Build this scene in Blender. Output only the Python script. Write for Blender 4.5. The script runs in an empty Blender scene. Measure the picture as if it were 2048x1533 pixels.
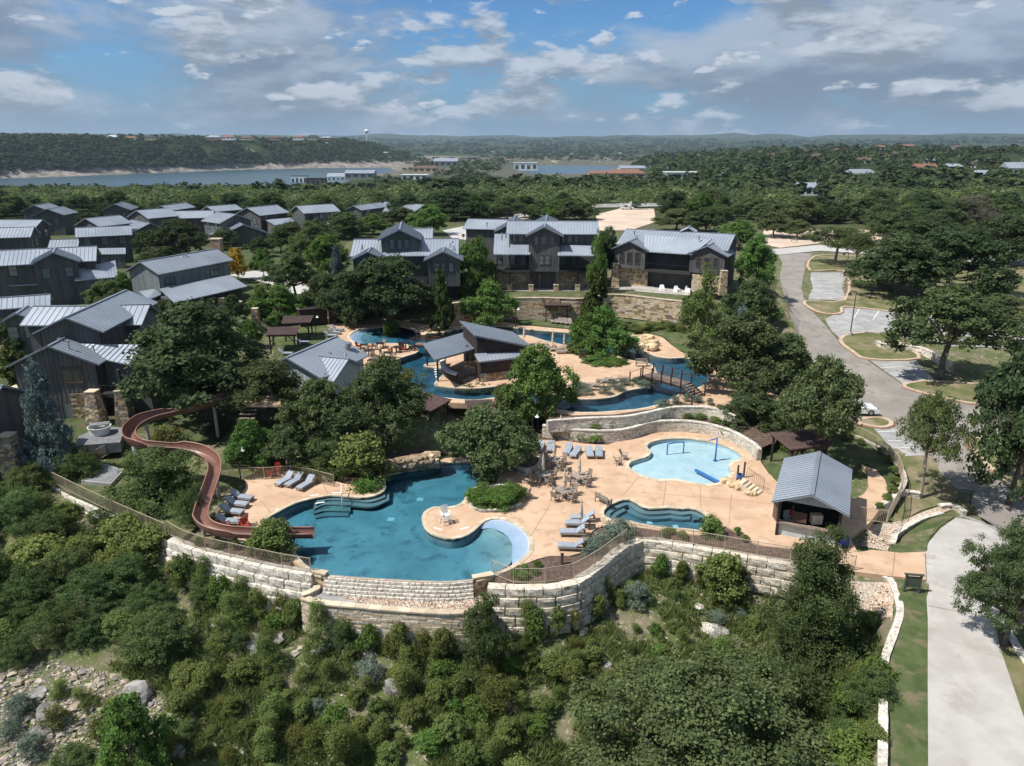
import bpy, bmesh, math, random
import numpy as np
from mathutils import Vector, Matrix, noise as mnoise
from mathutils.geometry import tessellate_polygon, delaunay_2d_cdt
R = math.radians
random.seed(7)
rng = np.random.default_rng(7)
scene = bpy.context.scene
col = scene.collection

# ------------------------------------------------------------------ camera
CAM_H, PITCH, FPX = 28.0, R(18.0), 1454.0        # drone height above the pool deck, tilt, focal length
cd = bpy.data.cameras.new('drone_camera'); cam = bpy.data.objects.new('drone_camera', cd); col.objects.link(cam)
cam.location = (0, 0, CAM_H); cam.rotation_euler = (R(90) - PITCH, 0, 0)
cd.sensor_fit = 'HORIZONTAL'; cd.sensor_width = 36.0; cd.lens = 36.0 * FPX / 2048
cd.clip_start = 0.5; cd.clip_end = 60000
scene.camera = cam
# ------------------------------------------------------------------ light
SUN_EL, SUN_AZ = R(56), math.atan2(-0.955, -0.30)  # azimuth measured from +Y clockwise (x=sin, y=cos)
sdir = Vector((math.cos(SUN_EL) * math.sin(SUN_AZ), math.cos(SUN_EL) * math.cos(SUN_AZ), math.sin(SUN_EL)))
sl = bpy.data.lights.new('sun', 'SUN'); sun = bpy.data.objects.new('sun', sl); col.objects.link(sun)
sl.energy = 4.9; sl.angle = R(0.53); sl.color = (1.0, 0.965, 0.90)
sun.rotation_euler = (-sdir).to_track_quat('-Z', 'Y').to_euler()
w = bpy.data.worlds.new('World'); scene.world = w; w.use_nodes = True
nt = w.node_tree; nt.nodes.clear()
def N(t, **k):
    n = nt.nodes.new(t)
    for a, b in k.items(): setattr(n, a, b)
    return n
def L(a, b): nt.links.new(a, b)
def math_n(op, a, b=None, clamp=False):
    n = N('ShaderNodeMath', operation=op, use_clamp=clamp)
    for i, s in enumerate((a, b)):
        if s is None: continue
        if isinstance(s, (int, float)): n.inputs[i].default_value = s
        else: L(s, n.inputs[i])
    return n.outputs[0]
SEED1, SEED2 = 28.44, 19.72
sky = N('ShaderNodeTexSky', sky_type='NISHITA', sun_disc=False, sun_elevation=SUN_EL, sun_rotation=SUN_AZ,
        altitude=200, air_density=1.0, dust_density=0.6, ozone_density=2.5)
tc = N('ShaderNodeTexCoord')
def cloud_noise(offz, scale, detail, seed, rough=.55, dist=0.0):
    mp = N('ShaderNodeMapping'); mp.inputs['Scale'].default_value = (1, 1, 3.0)
    mp.inputs['Location'].default_value = (seed, seed * .7, offz * 3.0)
    L(tc.outputs['Generated'], mp.inputs['Vector'])
    n = N('ShaderNodeTexNoise'); n.inputs['Scale'].default_value = scale; n.inputs['Detail'].default_value = detail
    n.inputs['Roughness'].default_value = rough; n.inputs['Distortion'].default_value = dist
    L(mp.outputs['Vector'], n.inputs['Vector']); return n.outputs[0]
def ramp(v, a, b):
    n = N('ShaderNodeMapRange', interpolation_type='SMOOTHSTEP'); n.inputs[1].default_value = a; n.inputs[2].default_value = b
    L(v, n.inputs[0]); return n.outputs[0]
big = cloud_noise(0, 2.3, 10, SEED1, .58, .1)
big_up = cloud_noise(.03, 2.3, 10, SEED1, .58, .1)
puff = cloud_noise(0, 5.6, 10, SEED2, .57, .05)
puff_up = cloud_noise(.016, 5.6, 10, SEED2, .57, .05)
d1 = ramp(big, .425, .55); d2 = ramp(puff, .515, .575)
tiny = cloud_noise(0, 12.5, 8, SEED2 + 3, .55, .0); tiny_up = cloud_noise(.009, 12.5, 8, SEED2 + 3, .55, .0); d3 = ramp(tiny, .60, .66); lit3 = ramp(math_n('SUBTRACT', tiny, tiny_up), -.05, .10)
lit1 = ramp(math_n('SUBTRACT', big, big_up), -.06, .10)     # sunlit upper edges against shaded undersides
lit2 = ramp(math_n('SUBTRACT', puff, puff_up), -.05, .10)
def mixc(f, a, b):
    n = N('ShaderNodeMix', data_type='RGBA')
    if isinstance(f, (int, float)): n.inputs[0].default_value = f
    else: L(f, n.inputs[0])
    for i, s in ((6, a), (7, b)):
        if isinstance(s, tuple): n.inputs[i].default_value = (*s, 1)
        else: L(s, n.inputs[i])
    return n.outputs[2]
c1 = mixc(lit1, (1.5, 1.9, 2.5), (3.2, 3.7, 4.4))
c2 = mixc(lit2, (1.8, 2.25, 2.85), (4.2, 4.65, 5.3)); c3 = mixc(lit3, (2.4, 2.9, 3.6), (4.6, 5.0, 5.6))
skyc = N('ShaderNodeMix', data_type='RGBA', blend_type='MULTIPLY'); skyc.inputs[0].default_value = 1
L(sky.outputs[0], skyc.inputs[6]); skyc.inputs[7].default_value = (.34, .57, .80, 1)
# clouds thin out towards the horizon haze
sep = N('ShaderNodeSeparateXYZ'); L(tc.outputs['Generated'], sep.inputs[0])
hz = ramp(sep.outputs[2], -.01, .05)
air = mixc(math_n('MULTIPLY', math_n('SUBTRACT', 1, ramp(sep.outputs[2], -.02, .14)), .85), skyc.outputs[2], (1.35, 2.05, 3.15))
s1 = mixc(math_n('MULTIPLY', d1, math_n('MULTIPLY', hz, .85)), air, c1)
s2 = mixc(math_n('MULTIPLY', d2, math_n('MULTIPLY', hz, .85)), s1, c2)
s2 = mixc(math_n('MULTIPLY', d3, math_n('MULTIPLY', hz, .8)), s2, c3)
bg = N('ShaderNodeBackground'); bg.inputs[1].default_value = 0.118; L(s2, bg.inputs[0])
wo = N('ShaderNodeOutputWorld'); L(bg.outputs[0], wo.inputs[0])
vs = scene.view_settings; vs.view_transform = 'Standard'; vs.look = 'None'; vs.exposure = 0.24; vs.gamma = 1.0; vs.use_curve_mapping = False
cy = scene.cycles
cy.use_denoising = True
try: cy.denoiser = 'OPENIMAGEDENOISE'
except Exception: pass
cy.max_bounces = 6; cy.diffuse_bounces = 2; cy.glossy_bounces = 2; cy.transmission_bounces = 4; cy.transparent_max_bounces = 8
cy.volume_bounces = 0; cy.caustics_reflective = False; cy.caustics_refractive = False
cy.use_adaptive_sampling = True; cy.adaptive_threshold = 0.02

# ------------------------------------------------------------------ sight lines: a pixel of the survey photo to a place
def ray(px, py):
    u = (px - 1024) / FPX; v = (766.5 - py) / FPX
    return np.array((u, math.cos(PITCH) + v * math.sin(PITCH), -math.sin(PITCH) + v * math.cos(PITCH)))
def at(px, py, z=0.0):
    d = ray(px, py); t = (z - CAM_H) / d[2]
    return Vector((d[0] * t, d[1] * t, z))
def at_y(px, py, y):
    d = ray(px, py); t = y / d[1]
    return Vector((d[0] * t, y, CAM_H + d[2] * t))
def proj(p):
    p = np.asarray(p, float); q = p - np.array((0, 0, CAM_H))
    f = q[1] * math.cos(PITCH) - q[2] * math.sin(PITCH); u = q[1] * math.sin(PITCH) + q[2] * math.cos(PITCH)
    return (1024 + FPX * q[0] / f, 766.5 - FPX * u / f)
def smooth_closed(pts, n=5):
    out = []; m = len(pts)
    for i in range(m):
        p0, p1, p2, p3 = pts[i - 1], pts[i], pts[(i + 1) % m], pts[(i + 2) % m]
        for k in range(n):
            t = k / n
            out.append(tuple(.5 * (2 * p1[j] + (p2[j] - p0[j]) * t + (2 * p0[j] - 5 * p1[j] + 4 * p2[j] - p3[j]) * t * t
                                   + (3 * p1[j] - p0[j] - 3 * p2[j] + p3[j]) * t ** 3) for j in range(len(p1))))
    return out
def smooth_open(pts, n=6):
    q = [tuple(2 * a - b for a, b in zip(pts[0], pts[1]))] + [tuple(p) for p in pts] + [tuple(2 * a - b for a, b in zip(pts[-1], pts[-2]))]
    out = []
    for i in range(1, len(q) - 2):
        p0, p1, p2, p3 = q[i - 1], q[i], q[i + 1], q[i + 2]
        for k in range(n):
            t = k / n
            out.append(tuple(.5 * (2 * p1[j] + (p2[j] - p0[j]) * t + (2 * p0[j] - 5 * p1[j] + 4 * p2[j] - p3[j]) * t * t
                                   + (3 * p1[j] - p0[j] - 3 * p2[j] + p3[j]) * t ** 3) for j in range(len(p1))))
    out.append(tuple(pts[-1])); return out
def plan(pts, z=0.0):                    # traced outline -> plan coordinates on the level z
    return [tuple(at(x, y, z)[:2]) for x, y in pts]
def resample(pts, step, closed=False):
    p = [np.array(q, float) for q in pts]
    if closed: p.append(p[0])
    seg = [np.linalg.norm(p[i + 1] - p[i]) for i in range(len(p) - 1)]; tot = sum(seg); n = max(1, int(round(tot / step)))
    out = []; i = 0; acc = 0.0
    for k in range(n + (0 if closed else 1)):
        d = tot * k / n
        while i < len(seg) - 1 and acc + seg[i] < d: acc += seg[i]; i += 1
        t = min(1, max(0, (d - acc) / max(seg[i], 1e-9))); out.append(tuple(p[i] + (p[i + 1] - p[i]) * t))
    return out

# ------------------------------------------------------------------ objects
def tag(o, label=None, cat=None, group=None, kind=None):
    if label: o['label'] = label
    if cat:
        o['category'] = cat
        if not kind: kind = 'thing'
    if group: o['group'] = group
    if kind: o['kind'] = kind
    return o
def empty(name, loc=(0, 0, 0), rz=0.0, parent=None):
    o = bpy.data.objects.new(name, None); col.objects.link(o); o.location = loc; o.rotation_euler = (0, 0, rz)
    o.empty_display_size = .3
    if parent: o.parent = parent
    return o
def link_mesh(name, me, parent=None, kind=None):
    o = bpy.data.objects.new(name, me); col.objects.link(o)
    if parent: o.parent = parent
    if kind: o['kind'] = kind
    return o
class MB:
    def __init__(s): s.v = []; s.f = []; s.m = []
    def add(s, vs_, fs, mi=0):
        b = len(s.v); s.v += [tuple(v) for v in vs_]; s.f += [tuple(b + i for i in f) for f in fs]; s.m += [mi] * len(fs); return s
    def box(s, c, d, rz=0.0, mi=0, tilt=None):
        x, y, z = (q / 2 for q in d); P = [(-x, -y, -z), (x, -y, -z), (x, y, -z), (-x, y, -z), (-x, -y, z), (x, -y, z), (x, y, z), (-x, y, z)]
        M_ = Matrix.Rotation(rz, 4, 'Z')
        if tilt: M_ = M_ @ tilt
        P = [Vector(c) + (M_ @ Vector(p)) for p in P]
        return s.add(P, [(0, 3, 2, 1), (4, 5, 6, 7), (0, 1, 5, 4), (1, 2, 6, 5), (2, 3, 7, 6), (3, 0, 4, 7)], mi)
    def bar(s, a, b, wd, ht, mi=0):
        a, b = Vector(a), Vector(b); d = (b - a)
        if d.length < 1e-6: return s
        d.normalize(); up = Vector((0, 0, 1)) if abs(d.z) < .95 else Vector((0, 1, 0))
        sx = d.cross(up).normalized() * wd / 2; sy = sx.cross(d).normalized() * ht / 2
        P = [a - sx - sy, a + sx - sy, a + sx + sy, a - sx + sy, b - sx - sy, b + sx - sy, b + sx + sy, b - sx + sy]
        return s.add(P, [(0, 1, 2, 3), (7, 6, 5, 4), (0, 4, 5, 1), (1, 5, 6, 2), (2, 6, 7, 3), (3, 7, 4, 0)], mi)
    def tube(s, pts, rad, n=8, mi=0, caps=True):
        pts = [Vector(p) for p in pts]; rr = rad if isinstance(rad, (list, tuple)) else [rad] * len(pts); rings = []
        for i, p in enumerate(pts):
            d = (pts[min(i + 1, len(pts) - 1)] - pts[max(i - 1, 0)]).normalized()
            a = d.cross(Vector((0, 0, 1)) if abs(d.z) < .9 else Vector((1, 0, 0))).normalized(); b = d.cross(a)
            rings.append([p + (a * math.cos(2 * math.pi * k / n) + b * math.sin(2 * math.pi * k / n)) * rr[i] for k in range(n)])
        F = []
        for i in range(len(pts) - 1):
            for k in range(n): F.append((i * n + k, i * n + (k + 1) % n, (i + 1) * n + (k + 1) % n, (i + 1) * n + k))
        if caps: F.append(tuple(range(n))[::-1]); F.append(tuple((len(pts) - 1) * n + k for k in range(n)))
        return s.add([v for r_ in rings for v in r_], F, mi)
    def prism(s, poly, z0, z1, mi=0, bottom=False):
        n = len(poly); P = [(p[0], p[1], z0) for p in poly] + [(p[0], p[1], z1) for p in poly]
        F = [(i, (i + 1) % n, n + (i + 1) % n, n + i) for i in range(n)]
        tri = tessellate_polygon([[Vector((p[0], p[1], 0)) for p in poly]])
        area = sum(poly[i][0] * poly[(i + 1) % n][1] - poly[(i + 1) % n][0] * poly[i][1] for i in range(n))
        if area < 0: F = [f[::-1] for f in F]
        for t in tri:
            a, b, c = (Vector(poly[i]) for i in t)
            t = tuple(t) if (b - a).cross(c - a) > 0 else tuple(t)[::-1]
            F.append(tuple(n + i for i in t))
            if bottom: F.append(tuple(i for i in t[::-1]))
        return s.add(P, F, mi)
    def lathe(s, c, prof, n=16, mi=0):
        P = []; F = []
        for r_, z in prof: P += [(c[0] + r_ * math.cos(2 * math.pi * k / n), c[1] + r_ * math.sin(2 * math.pi * k / n), c[2] + z) for k in range(n)]
        for i in range(len(prof) - 1):
            for k in range(n): F.append((i * n + k, i * n + (k + 1) % n, (i + 1) * n + (k + 1) % n, (i + 1) * n + k))
        F.append(tuple(range(n))[::-1]); F.append(tuple((len(prof) - 1) * n + k for k in range(n)))
        return s.add(P, F, mi)
    def mesh(s, name, mats, smooth=False):
        me = bpy.data.meshes.new(name); me.from_pydata(s.v, [], s.f)
        for m_ in (mats if isinstance(mats, (list, tuple)) else [mats]): me.materials.append(m_)
        if any(s.m): me.polygons.foreach_set('material_index', s.m)
        if smooth: me.polygons.foreach_set('use_smooth', [True] * len(s.f))
        me.update(); return me
    def build(s, name, mats, parent=None, smooth=False, kind=None):
        return link_mesh(name, s.mesh(name, mats, smooth), parent, kind)
def copy_tree(o, parent=None):
    c = o.copy(); col.objects.link(c); c.parent = parent
    for ch in list(o.children): copy_tree(ch, c)
    return c

# ------------------------------------------------------------------ materials
def new_mat(name):
    global nt
    m = bpy.data.materials.new(name); m.use_nodes = True; nt = m.node_tree; nt.nodes.clear(); return m
def M(name, c1, c2=None, scale=.6, rough=.85, bump=0.0, bscale=None, metal=0.0, spec=.25, rnd=0.0, detail=5, lo=.35, hi=.65, c3=None, s3=6.0, aniso=None):
    m = new_mat(name); b = N('ShaderNodeBsdfPrincipled'); out = N('ShaderNodeOutputMaterial'); L(b.outputs[0], out.inputs[0])
    b.inputs['Roughness'].default_value = rough; b.inputs['Metallic'].default_value = metal; b.inputs['Specular IOR Level'].default_value = spec
    g = N('ShaderNodeNewGeometry'); pos = g.outputs['Position']
    if aniso:
        mp = N('ShaderNodeMapping'); mp.inputs['Scale'].default_value = aniso; L(pos, mp.inputs['Vector']); pos = mp.outputs[0]
    def nz(sc, det=detail):
        n = N('ShaderNodeTexNoise'); n.inputs['Scale'].default_value = sc; n.inputs['Detail'].default_value = det; n.inputs['Roughness'].default_value = .6
        L(pos, n.inputs['Vector']); return n.outputs[0]
    c = mixc(ramp(nz(scale), lo, hi), c1, c2 or c1)
    if c3: c = mixc(ramp(nz(s3), .5, .68), c, c3)
    if rnd:
        oi = N('ShaderNodeObjectInfo'); hsv = N('ShaderNodeHueSaturation'); L(c, hsv.inputs['Color'])
        L(math_n('ADD', math_n('MULTIPLY', oi.outputs['Random'], 2 * rnd), 1 - rnd), hsv.inputs['Value']); c = hsv.outputs[0]
    L(c, b.inputs['Base Color'])
    if bump:
        bn = N('ShaderNodeBump'); bn.inputs['Strength'].default_value = bump; bn.inputs['Distance'].default_value = .05
        L(nz(bscale or scale * 8), bn.inputs['Height']); L(bn.outputs[0], b.inputs['Normal'])
    return m
def leaf_mat(name, c1, c2, trans=.35, rnd=.18):
    m = new_mat(name); d = N('ShaderNodeBsdfDiffuse'); t = N('ShaderNodeBsdfTranslucent'); mx = N('ShaderNodeMixShader'); out = N('ShaderNodeOutputMaterial')
    g = N('ShaderNodeNewGeometry'); oi = N('ShaderNodeObjectInfo')
    c = mixc(g.outputs['Random Per Island'], c1, c2)
    nz = N('ShaderNodeTexNoise'); nz.inputs['Scale'].default_value = .55; nz.inputs['Detail'].default_value = 3; L(g.outputs['Position'], nz.inputs['Vector'])
    hsv = N('ShaderNodeHueSaturation'); L(c, hsv.inputs['Color'])
    v = math_n('ADD', math_n('MULTIPLY', oi.outputs['Random'], 2 * rnd), 1 - rnd)
    v = math_n('MULTIPLY', v, math_n('ADD', math_n('MULTIPLY', nz.outputs[0], .8), .6))
    L(v, hsv.inputs['Value']); L(math_n('ADD', math_n('MULTIPLY', math_n('FRACT', math_n('MULTIPLY', oi.outputs['Random'], 7.13)), .04), .48), hsv.inputs['Hue'])
    L(hsv.outputs[0], d.inputs[0]); L(hsv.outputs[0], t.inputs[0]); mx.inputs[0].default_value = trans
    L(d.outputs[0], mx.inputs[1]); L(t.outputs[0], mx.inputs[2]); L(mx.outputs[0], out.inputs[0]); return m
MAT = {}
MAT['deck'] = M('tan_concrete', (.52, .345, .222), (.61, .43, .295), .30, .8, .25, 40, c3=(.46, .305, .20), s3=.9)
MAT['coping'] = M('limestone_coping', (.50, .40, .28), (.62, .53, .40), .9, .8, .4, 14, rnd=.14)
MAT['limestone'] = M('limestone_block', (.50, .43, .33), (.68, .62, .52), 1.6, .9, 1.0, 5, rnd=.13, c3=(.30, .26, .21), s3=3.5)
MAT['limestone_white'] = M('white_limestone', (.58, .53, .45), (.74, .70, .62), 2.2, .9, .9, 7, rnd=.12, c3=(.36, .31, .25), s3=4.5)
MAT['stone_brown'] = M('brown_stone', (.22, .15, .095), (.40, .30, .20), 1.6, .9, 1.0, 6, rnd=.25, c3=(.16, .11, .08), s3=2.6)
MAT['stone_gold'] = M('gold_boulder', (.50, .36, .20), (.68, .54, .36), 1.1, .9, 1.0, 4, rnd=.2, c3=(.26, .19, .12), s3=2.0)
MAT['rock_gray'] = M('grey_rock', (.17, .16, .15), (.34, .32, .295), 1.3, .95, 1.0, 5, rnd=.25)
MAT['mortar'] = M('mortar', (.30, .26, .21), (.42, .37, .30), 3, .95, .5, 20)
MAT['gravel'] = M('gravel', (.40, .32, .25), (.66, .57, .48), 7, .95, 1.0, 12, lo=.4, hi=.6)
MAT['mulch'] = M('mulch', (.085, .055, .042), (.16, .11, .085), 3, .95, 1.0, 14)
MAT['lawn'] = M('lawn', (.058, .088, .028), (.105, .128, .050), .9, .95, .8, 22, c3=(.175, .15, .09), s3=.7)
MAT['lawn_dry'] = M('dry_lawn', (.10, .12, .040), (.20, .175, .09), .45, .95, .6, 30, c3=(.28, .225, .15), s3=.28)
MAT['garden'] = M('garden_ground', (.045, .065, .022), (.085, .105, .040), .5, .95, .6, 20, c3=(.11, .085, .06), s3=.6)
MAT['asphalt'] = M('brown_asphalt', (.25, .225, .20), (.315, .285, .255), .25, .9, .3, 30, c3=(.215, .19, .17), s3=.7)
MAT['parking'] = M('grey_parking', (.30, .295, .285), (.40, .39, .375), .5, .9, .2, 30, aniso=(1, 1, 1), c3=(.26, .255, .25), s3=1.2)
MAT['concrete'] = M('pale_concrete', (.40, .375, .345), (.475, .45, .415), .5, .85, .2, 25, c3=(.375, .34, .305), s3=.6)
MAT['road_pale'] = M('pale_road', (.42, .40, .38), (.50, .48, .45), .2, .9, .1, 20)
MAT['caliche'] = M('caliche', (.52, .40, .30), (.62, .50, .40), .12, .95, .2, 8)
MAT['kerb'] = M('tan_kerb', (.46, .34, .24), (.55, .43, .32), 1.2, .85, .2, 20)
MAT['kerb_red'] = M('red_edge', (.20, .10, .075), (.27, .15, .12), 1.0, .9, .2, 20)
MAT['paint_white'] = M('white_marking', (.70, .70, .68), (.8, .8, .78), 2, .7)
MAT['white'] = M('white_paint', (.74, .74, .72), (.80, .80, .78), 1, .55)
MAT['siding'] = M('charcoal_siding', (.088, .087, .088), (.130, .128, .128), 1.2, .75, .2, 10, rnd=.15, aniso=(1, 1, .2))
MAT['siding_green'] = M('grey_green_siding', (.080, .090, .092), (.110, .121, .123), 1.2, .75, .2, 10, aniso=(1, 1, .2))
MAT['siding_pale'] = M('pale_siding', (.42, .47, .48), (.50, .55, .56), 1.2, .7, .1, 10)
MAT['siding_grey'] = M('grey_board', (.17, .19, .19), (.24, .26, .26), 1.4, .75, .2, 10, aniso=(1, 1, .2))
MAT['trim'] = M('dark_trim', (.040, .038, .038), (.055, .053, .052), 2, .6)
MAT['trim_brown'] = M('brown_trim', (.12, .075, .055), (.16, .10, .075), 2, .6)
MAT['roof'] = M('grey_metal_roof', (.30, .335, .385), (.37, .405, .455), .22, .42, 0, metal=.25, spec=.5, rnd=.07)
MAT['roof_bar'] = M('bar_metal_roof', (.20, .23, .27), (.245, .275, .315), .22, .42, 0, metal=.35, spec=.5)
MAT['seam'] = M('roof_seam', (.22, .25, .29), (.27, .30, .345), .3, .4, 0, metal=.25)
MAT['roof_red'] = M('red_tile', (.19, .095, .065), (.27, .14, .10), .5, .85)
MAT['stucco'] = M('tan_stucco', (.44, .34, .235), (.54, .43, .31), .3, .9)
MAT['timber'] = M('dark_timber', (.030, .022, .020), (.055, .040, .035), 3, .7, .2, 20)
MAT['pergola'] = M('brown_slat', (.085, .055, .050), (.135, .09, .08), 3, .7, .3, 12)
MAT['deckboard'] = M('weathered_board', (.17, .125, .10), (.25, .19, .155), 2.5, .8, .3, 14, rnd=.15)
MAT['greyboard'] = M('grey_deck_board', (.17, .175, .18), (.24, .245, .25), 2.5, .8, .2, 14)
MAT['teak'] = M('grey_teak', (.24, .20, .165), (.34, .29, .245), 5, .8, .2, 20, rnd=.12)
MAT['cushion'] = M('blue_grey_cushion', (.27, .305, .35), (.33, .365, .41), 4, .85, .1, 30, rnd=.10)
MAT['canvas'] = M('tan_canvas', (.50, .43, .34), (.60, .53, .43), 4, .9, rnd=.1)
MAT['red_plastic'] = M('red_plastic', (.26, .035, .022), (.34, .05, .03), 4, .45)
MAT['blue_paint'] = M('blue_paint', (.03, .15, .42), (.045, .19, .48), 3, .35, spec=.5)
MAT['blue_plastic'] = M('blue_plastic', (.01, .02, .16), (.015, .03, .2), 3, .4)
MAT['slide'] = M('slide_brown', (.15, .065, .050), (.20, .09, .068), .8, .38, spec=.5)
MAT['slide_in'] = M('slide_channel', (.15, .07, .05), (.215, .105, .078), .6, .35, spec=.5)
MAT['slide_pink'] = M('slide_pale_brown', (.27, .14, .11), (.33, .18, .14), .8, .4, spec=.5)
MAT['fence'] = M('tan_fence_paint', (.44, .35, .25), (.50, .41, .31), 2, .6)
MAT['black_metal'] = M('black_metal', (.02, .02, .02), (.03, .03, .03), 2, .5)
MAT['steel'] = M('steel', (.5, .51, .52), (.6, .61, .62), 2, .3, metal=.9)
MAT['dark'] = M('shade_black', (.012, .012, .013), (.02, .02, .02), 1, .9)  # near-black colour standing in for deep shade
MAT['bark'] = M('bark', (.10, .085, .07), (.19, .165, .14), 3, .95, 1.0, 9)
MAT['bark_pale'] = M('pale_bark', (.24, .19, .155), (.36, .30, .25), 3, .95, 1.0, 9)
MAT['car_white'] = M('car_white', (.75, .75, .75), (.8, .8, .8), 1, .22, spec=.6)
MAT['tyre'] = M('tyre', (.015, .015, .015), (.025, .025, .025), 3, .85)
MAT['sign_green'] = M('sign_green', (.055, .07, .055), (.075, .09, .07), 2, .6)
def glass_mat(name, c, rough=.08):
    m = new_mat(name); b = N('ShaderNodeBsdfPrincipled'); out = N('ShaderNodeOutputMaterial'); L(b.outputs[0], out.inputs[0])
    b.inputs['Base Color'].default_value = (*c, 1); b.inputs['Roughness'].default_value = rough; b.inputs['Specular IOR Level'].default_value = 1.0; b.inputs['Coat Weight'].default_value = .6; b.inputs['Coat Roughness'].default_value = .05
    return m
MAT['glass'] = glass_mat('window_glass', (.035, .045, .055))
MAT['glass_pale'] = glass_mat('curtained_glass', (.16, .20, .22))
def water_mat(name, tint, rip=.06, ripscale=2.2, absorb=None, dens=.5):
    m = new_mat(name); g = N('ShaderNodeBsdfGlossy'); t = N('ShaderNodeBsdfTransparent'); mx = N('ShaderNodeMixShader'); out = N('ShaderNodeOutputMaterial')
    fr = N('ShaderNodeFresnel'); fr.inputs[0].default_value = 1.33; bn = N('ShaderNodeBump'); bn.inputs['Strength'].default_value = rip; bn.inputs['Distance'].default_value = .1
    ge = N('ShaderNodeNewGeometry'); nz = N('ShaderNodeTexNoise'); nz.inputs['Scale'].default_value = ripscale; nz.inputs['Detail'].default_value = 4; nz.inputs['Distortion'].default_value = .6
    L(ge.outputs['Position'], nz.inputs['Vector']); L(nz.outputs[0], bn.inputs['Height']); L(bn.outputs[0], g.inputs['Normal']); L(bn.outputs[0], fr.inputs['Normal'])
    g.inputs['Roughness'].default_value = .03; t.inputs[0].default_value = (*tint, 1)
    L(fr.outputs[0], mx.inputs[0]); L(t.outputs[0], mx.inputs[1]); L(g.outputs[0], mx.inputs[2]); L(mx.outputs[0], out.inputs[0])
    if absorb:
        va = N('ShaderNodeVolumeAbsorption'); va.inputs[0].default_value = (*absorb, 1); va.inputs[1].default_value = dens; L(va.outputs[0], out.inputs['Volume'])
    return m
MAT['water'] = water_mat('pool_water', (.94, .985, .995), 0.55, 2.0, (.06, .625, .765), .68)
MAT['water_river'] = water_mat('river_water', (.93, .98, .99), 0.55, 2.0, (.06, .60, .77), .70)
MAT['water_clear'] = water_mat('shallow_water', (.95, .99, 1.0), .35, 2.6)
MAT['plaster'] = M('pool_plaster', (.24, .31, .33), (.33, .41, .43), .30, .8, c3=(.17, .22, .235), s3=.8)
MAT['plaster_dark'] = M('river_plaster', (.11, .15, .17), (.18, .23, .255), .4, .8, c3=(.22, .28, .30), s3=.7)
MAT['beach_blue'] = M('beach_blue', (.40, .46, .60), (.46, .51, .64), .8, .8)
MAT['splash_floor'] = M('splash_floor', (.40, .56, .63), (.47, .62, .68), .7, .8, c3=(.36, .52, .60), s3=1.6)
MAT['plaster_step'] = M('step_plaster', (.14, .19, .205), (.19, .245, .26), .5, .8)
MAT['tile_blue'] = M('dark_tile', (.03, .05, .07), (.06, .085, .11), 5, .4)
# ================================================================== terrain
ZU, ZB, ZL = 2.1, 1.05, 5.5           # upper deck, planted terrace, house lawn
def poly_sd(x, y, poly):
    P = np.array(poly, float); Q = np.roll(P, -1, 0); d = np.full(x.shape, 1e18); ins = np.zeros(x.shape, bool)
    for (ax, ay), (bx, by) in zip(P, Q):
        ex, ey = bx - ax, by - ay; l = ex * ex + ey * ey + 1e-12
        t = np.clip(((x - ax) * ex + (y - ay) * ey) / l, 0, 1)
        d = np.minimum(d, (x - ax - t * ex) ** 2 + (y - ay - t * ey) ** 2)
        if ay != by:
            c = ((ay > y) != (by > y)) & (x < ex * (y - ay) / (by - ay) + ax); ins ^= c
    d = np.sqrt(d); return np.where(ins, -d, d)
_perm = rng.integers(0, 1 << 30, 65536)
def _h(i, j): return (_perm[(i * 73856093 ^ j * 19349663) & 65535] & 0xffff) / 65535.0
def vnoise(x, y):
    i = np.floor(x).astype(np.int64); j = np.floor(y).astype(np.int64); u = x - i; v = y - j
    u = u * u * (3 - 2 * u); v = v * v * (3 - 2 * v)
    return (_h(i, j) * (1 - u) + _h(i + 1, j) * u) * (1 - v) + (_h(i, j + 1) * (1 - u) + _h(i + 1, j + 1) * u) * v
def fbm(x, y, o=4):
    s = 0; a = .5
    for k in range(o): s = s + a * vnoise(x + 31.7 * k, y + 17.3 * k); x = x * 2.03; y = y * 2.03; a *= .5
    return s / (1 - .5 ** o)
def sstep(t): t = np.clip(t, 0, 1); return t * t * (3 - 2 * t)
POOL = [(529,1042),(553,1026),(588,1008),(623,998),(664,991.5),(694,994),(723,996),(749,992),(767,983),(772,973),(768,961),(775,951),(810,944),(846,938),(878,929),(910,925),(945,926),(975,935),(994,947),(997,960),(980,971.6),(951,979),(934,990.6),(925,1005),(904,1014),(869,1014),(850,1023),(844,1034.6),(847,1052),(857.5,1065),(878,1074),(901,1078.5),(922,1075.6),(939.5,1068),(954,1056.6),(969,1043),(992,1037.5),(1016,1042),(1039,1055),(1054,1070),(1060,1087),(1057,1105),(1042,1119.6),(1021.5,1133),(983,1150),(939.5,1161),(895.5,1164.5),(837,1163.5),(778,1160.6),(720,1157),(655,1152),(629,1143),(600,1120),(584,1095),(560,1075),(532,1060)]
SPA = [(1206.5,1026),(1217,1012.6),(1243,1001),(1261,999.4),(1275,1008),(1293,1017),(1319,1017),(1340,1015.5),(1363,1018.5),(1384,1017),(1401,1023),(1412,1031.7),(1407,1049),(1398,1061),(1375,1058),(1351.6,1056.6),(1322,1053.6),(1287,1049),(1249,1040),(1217,1037.5)]
SPLASH = [(1258,935),(1261,924.7),(1278,919),(1296,913),(1302,903),(1293,894),(1302,885),(1328,879),(1366,877),(1404,881),(1436.6,888),(1463,898),(1480.5,910),(1480,919),(1463,923),(1457,932),(1461.5,946.7),(1451,958),(1433.6,967),(1404,968.7),(1375,963),(1346,958),(1316,959),(1284,951)]
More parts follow.
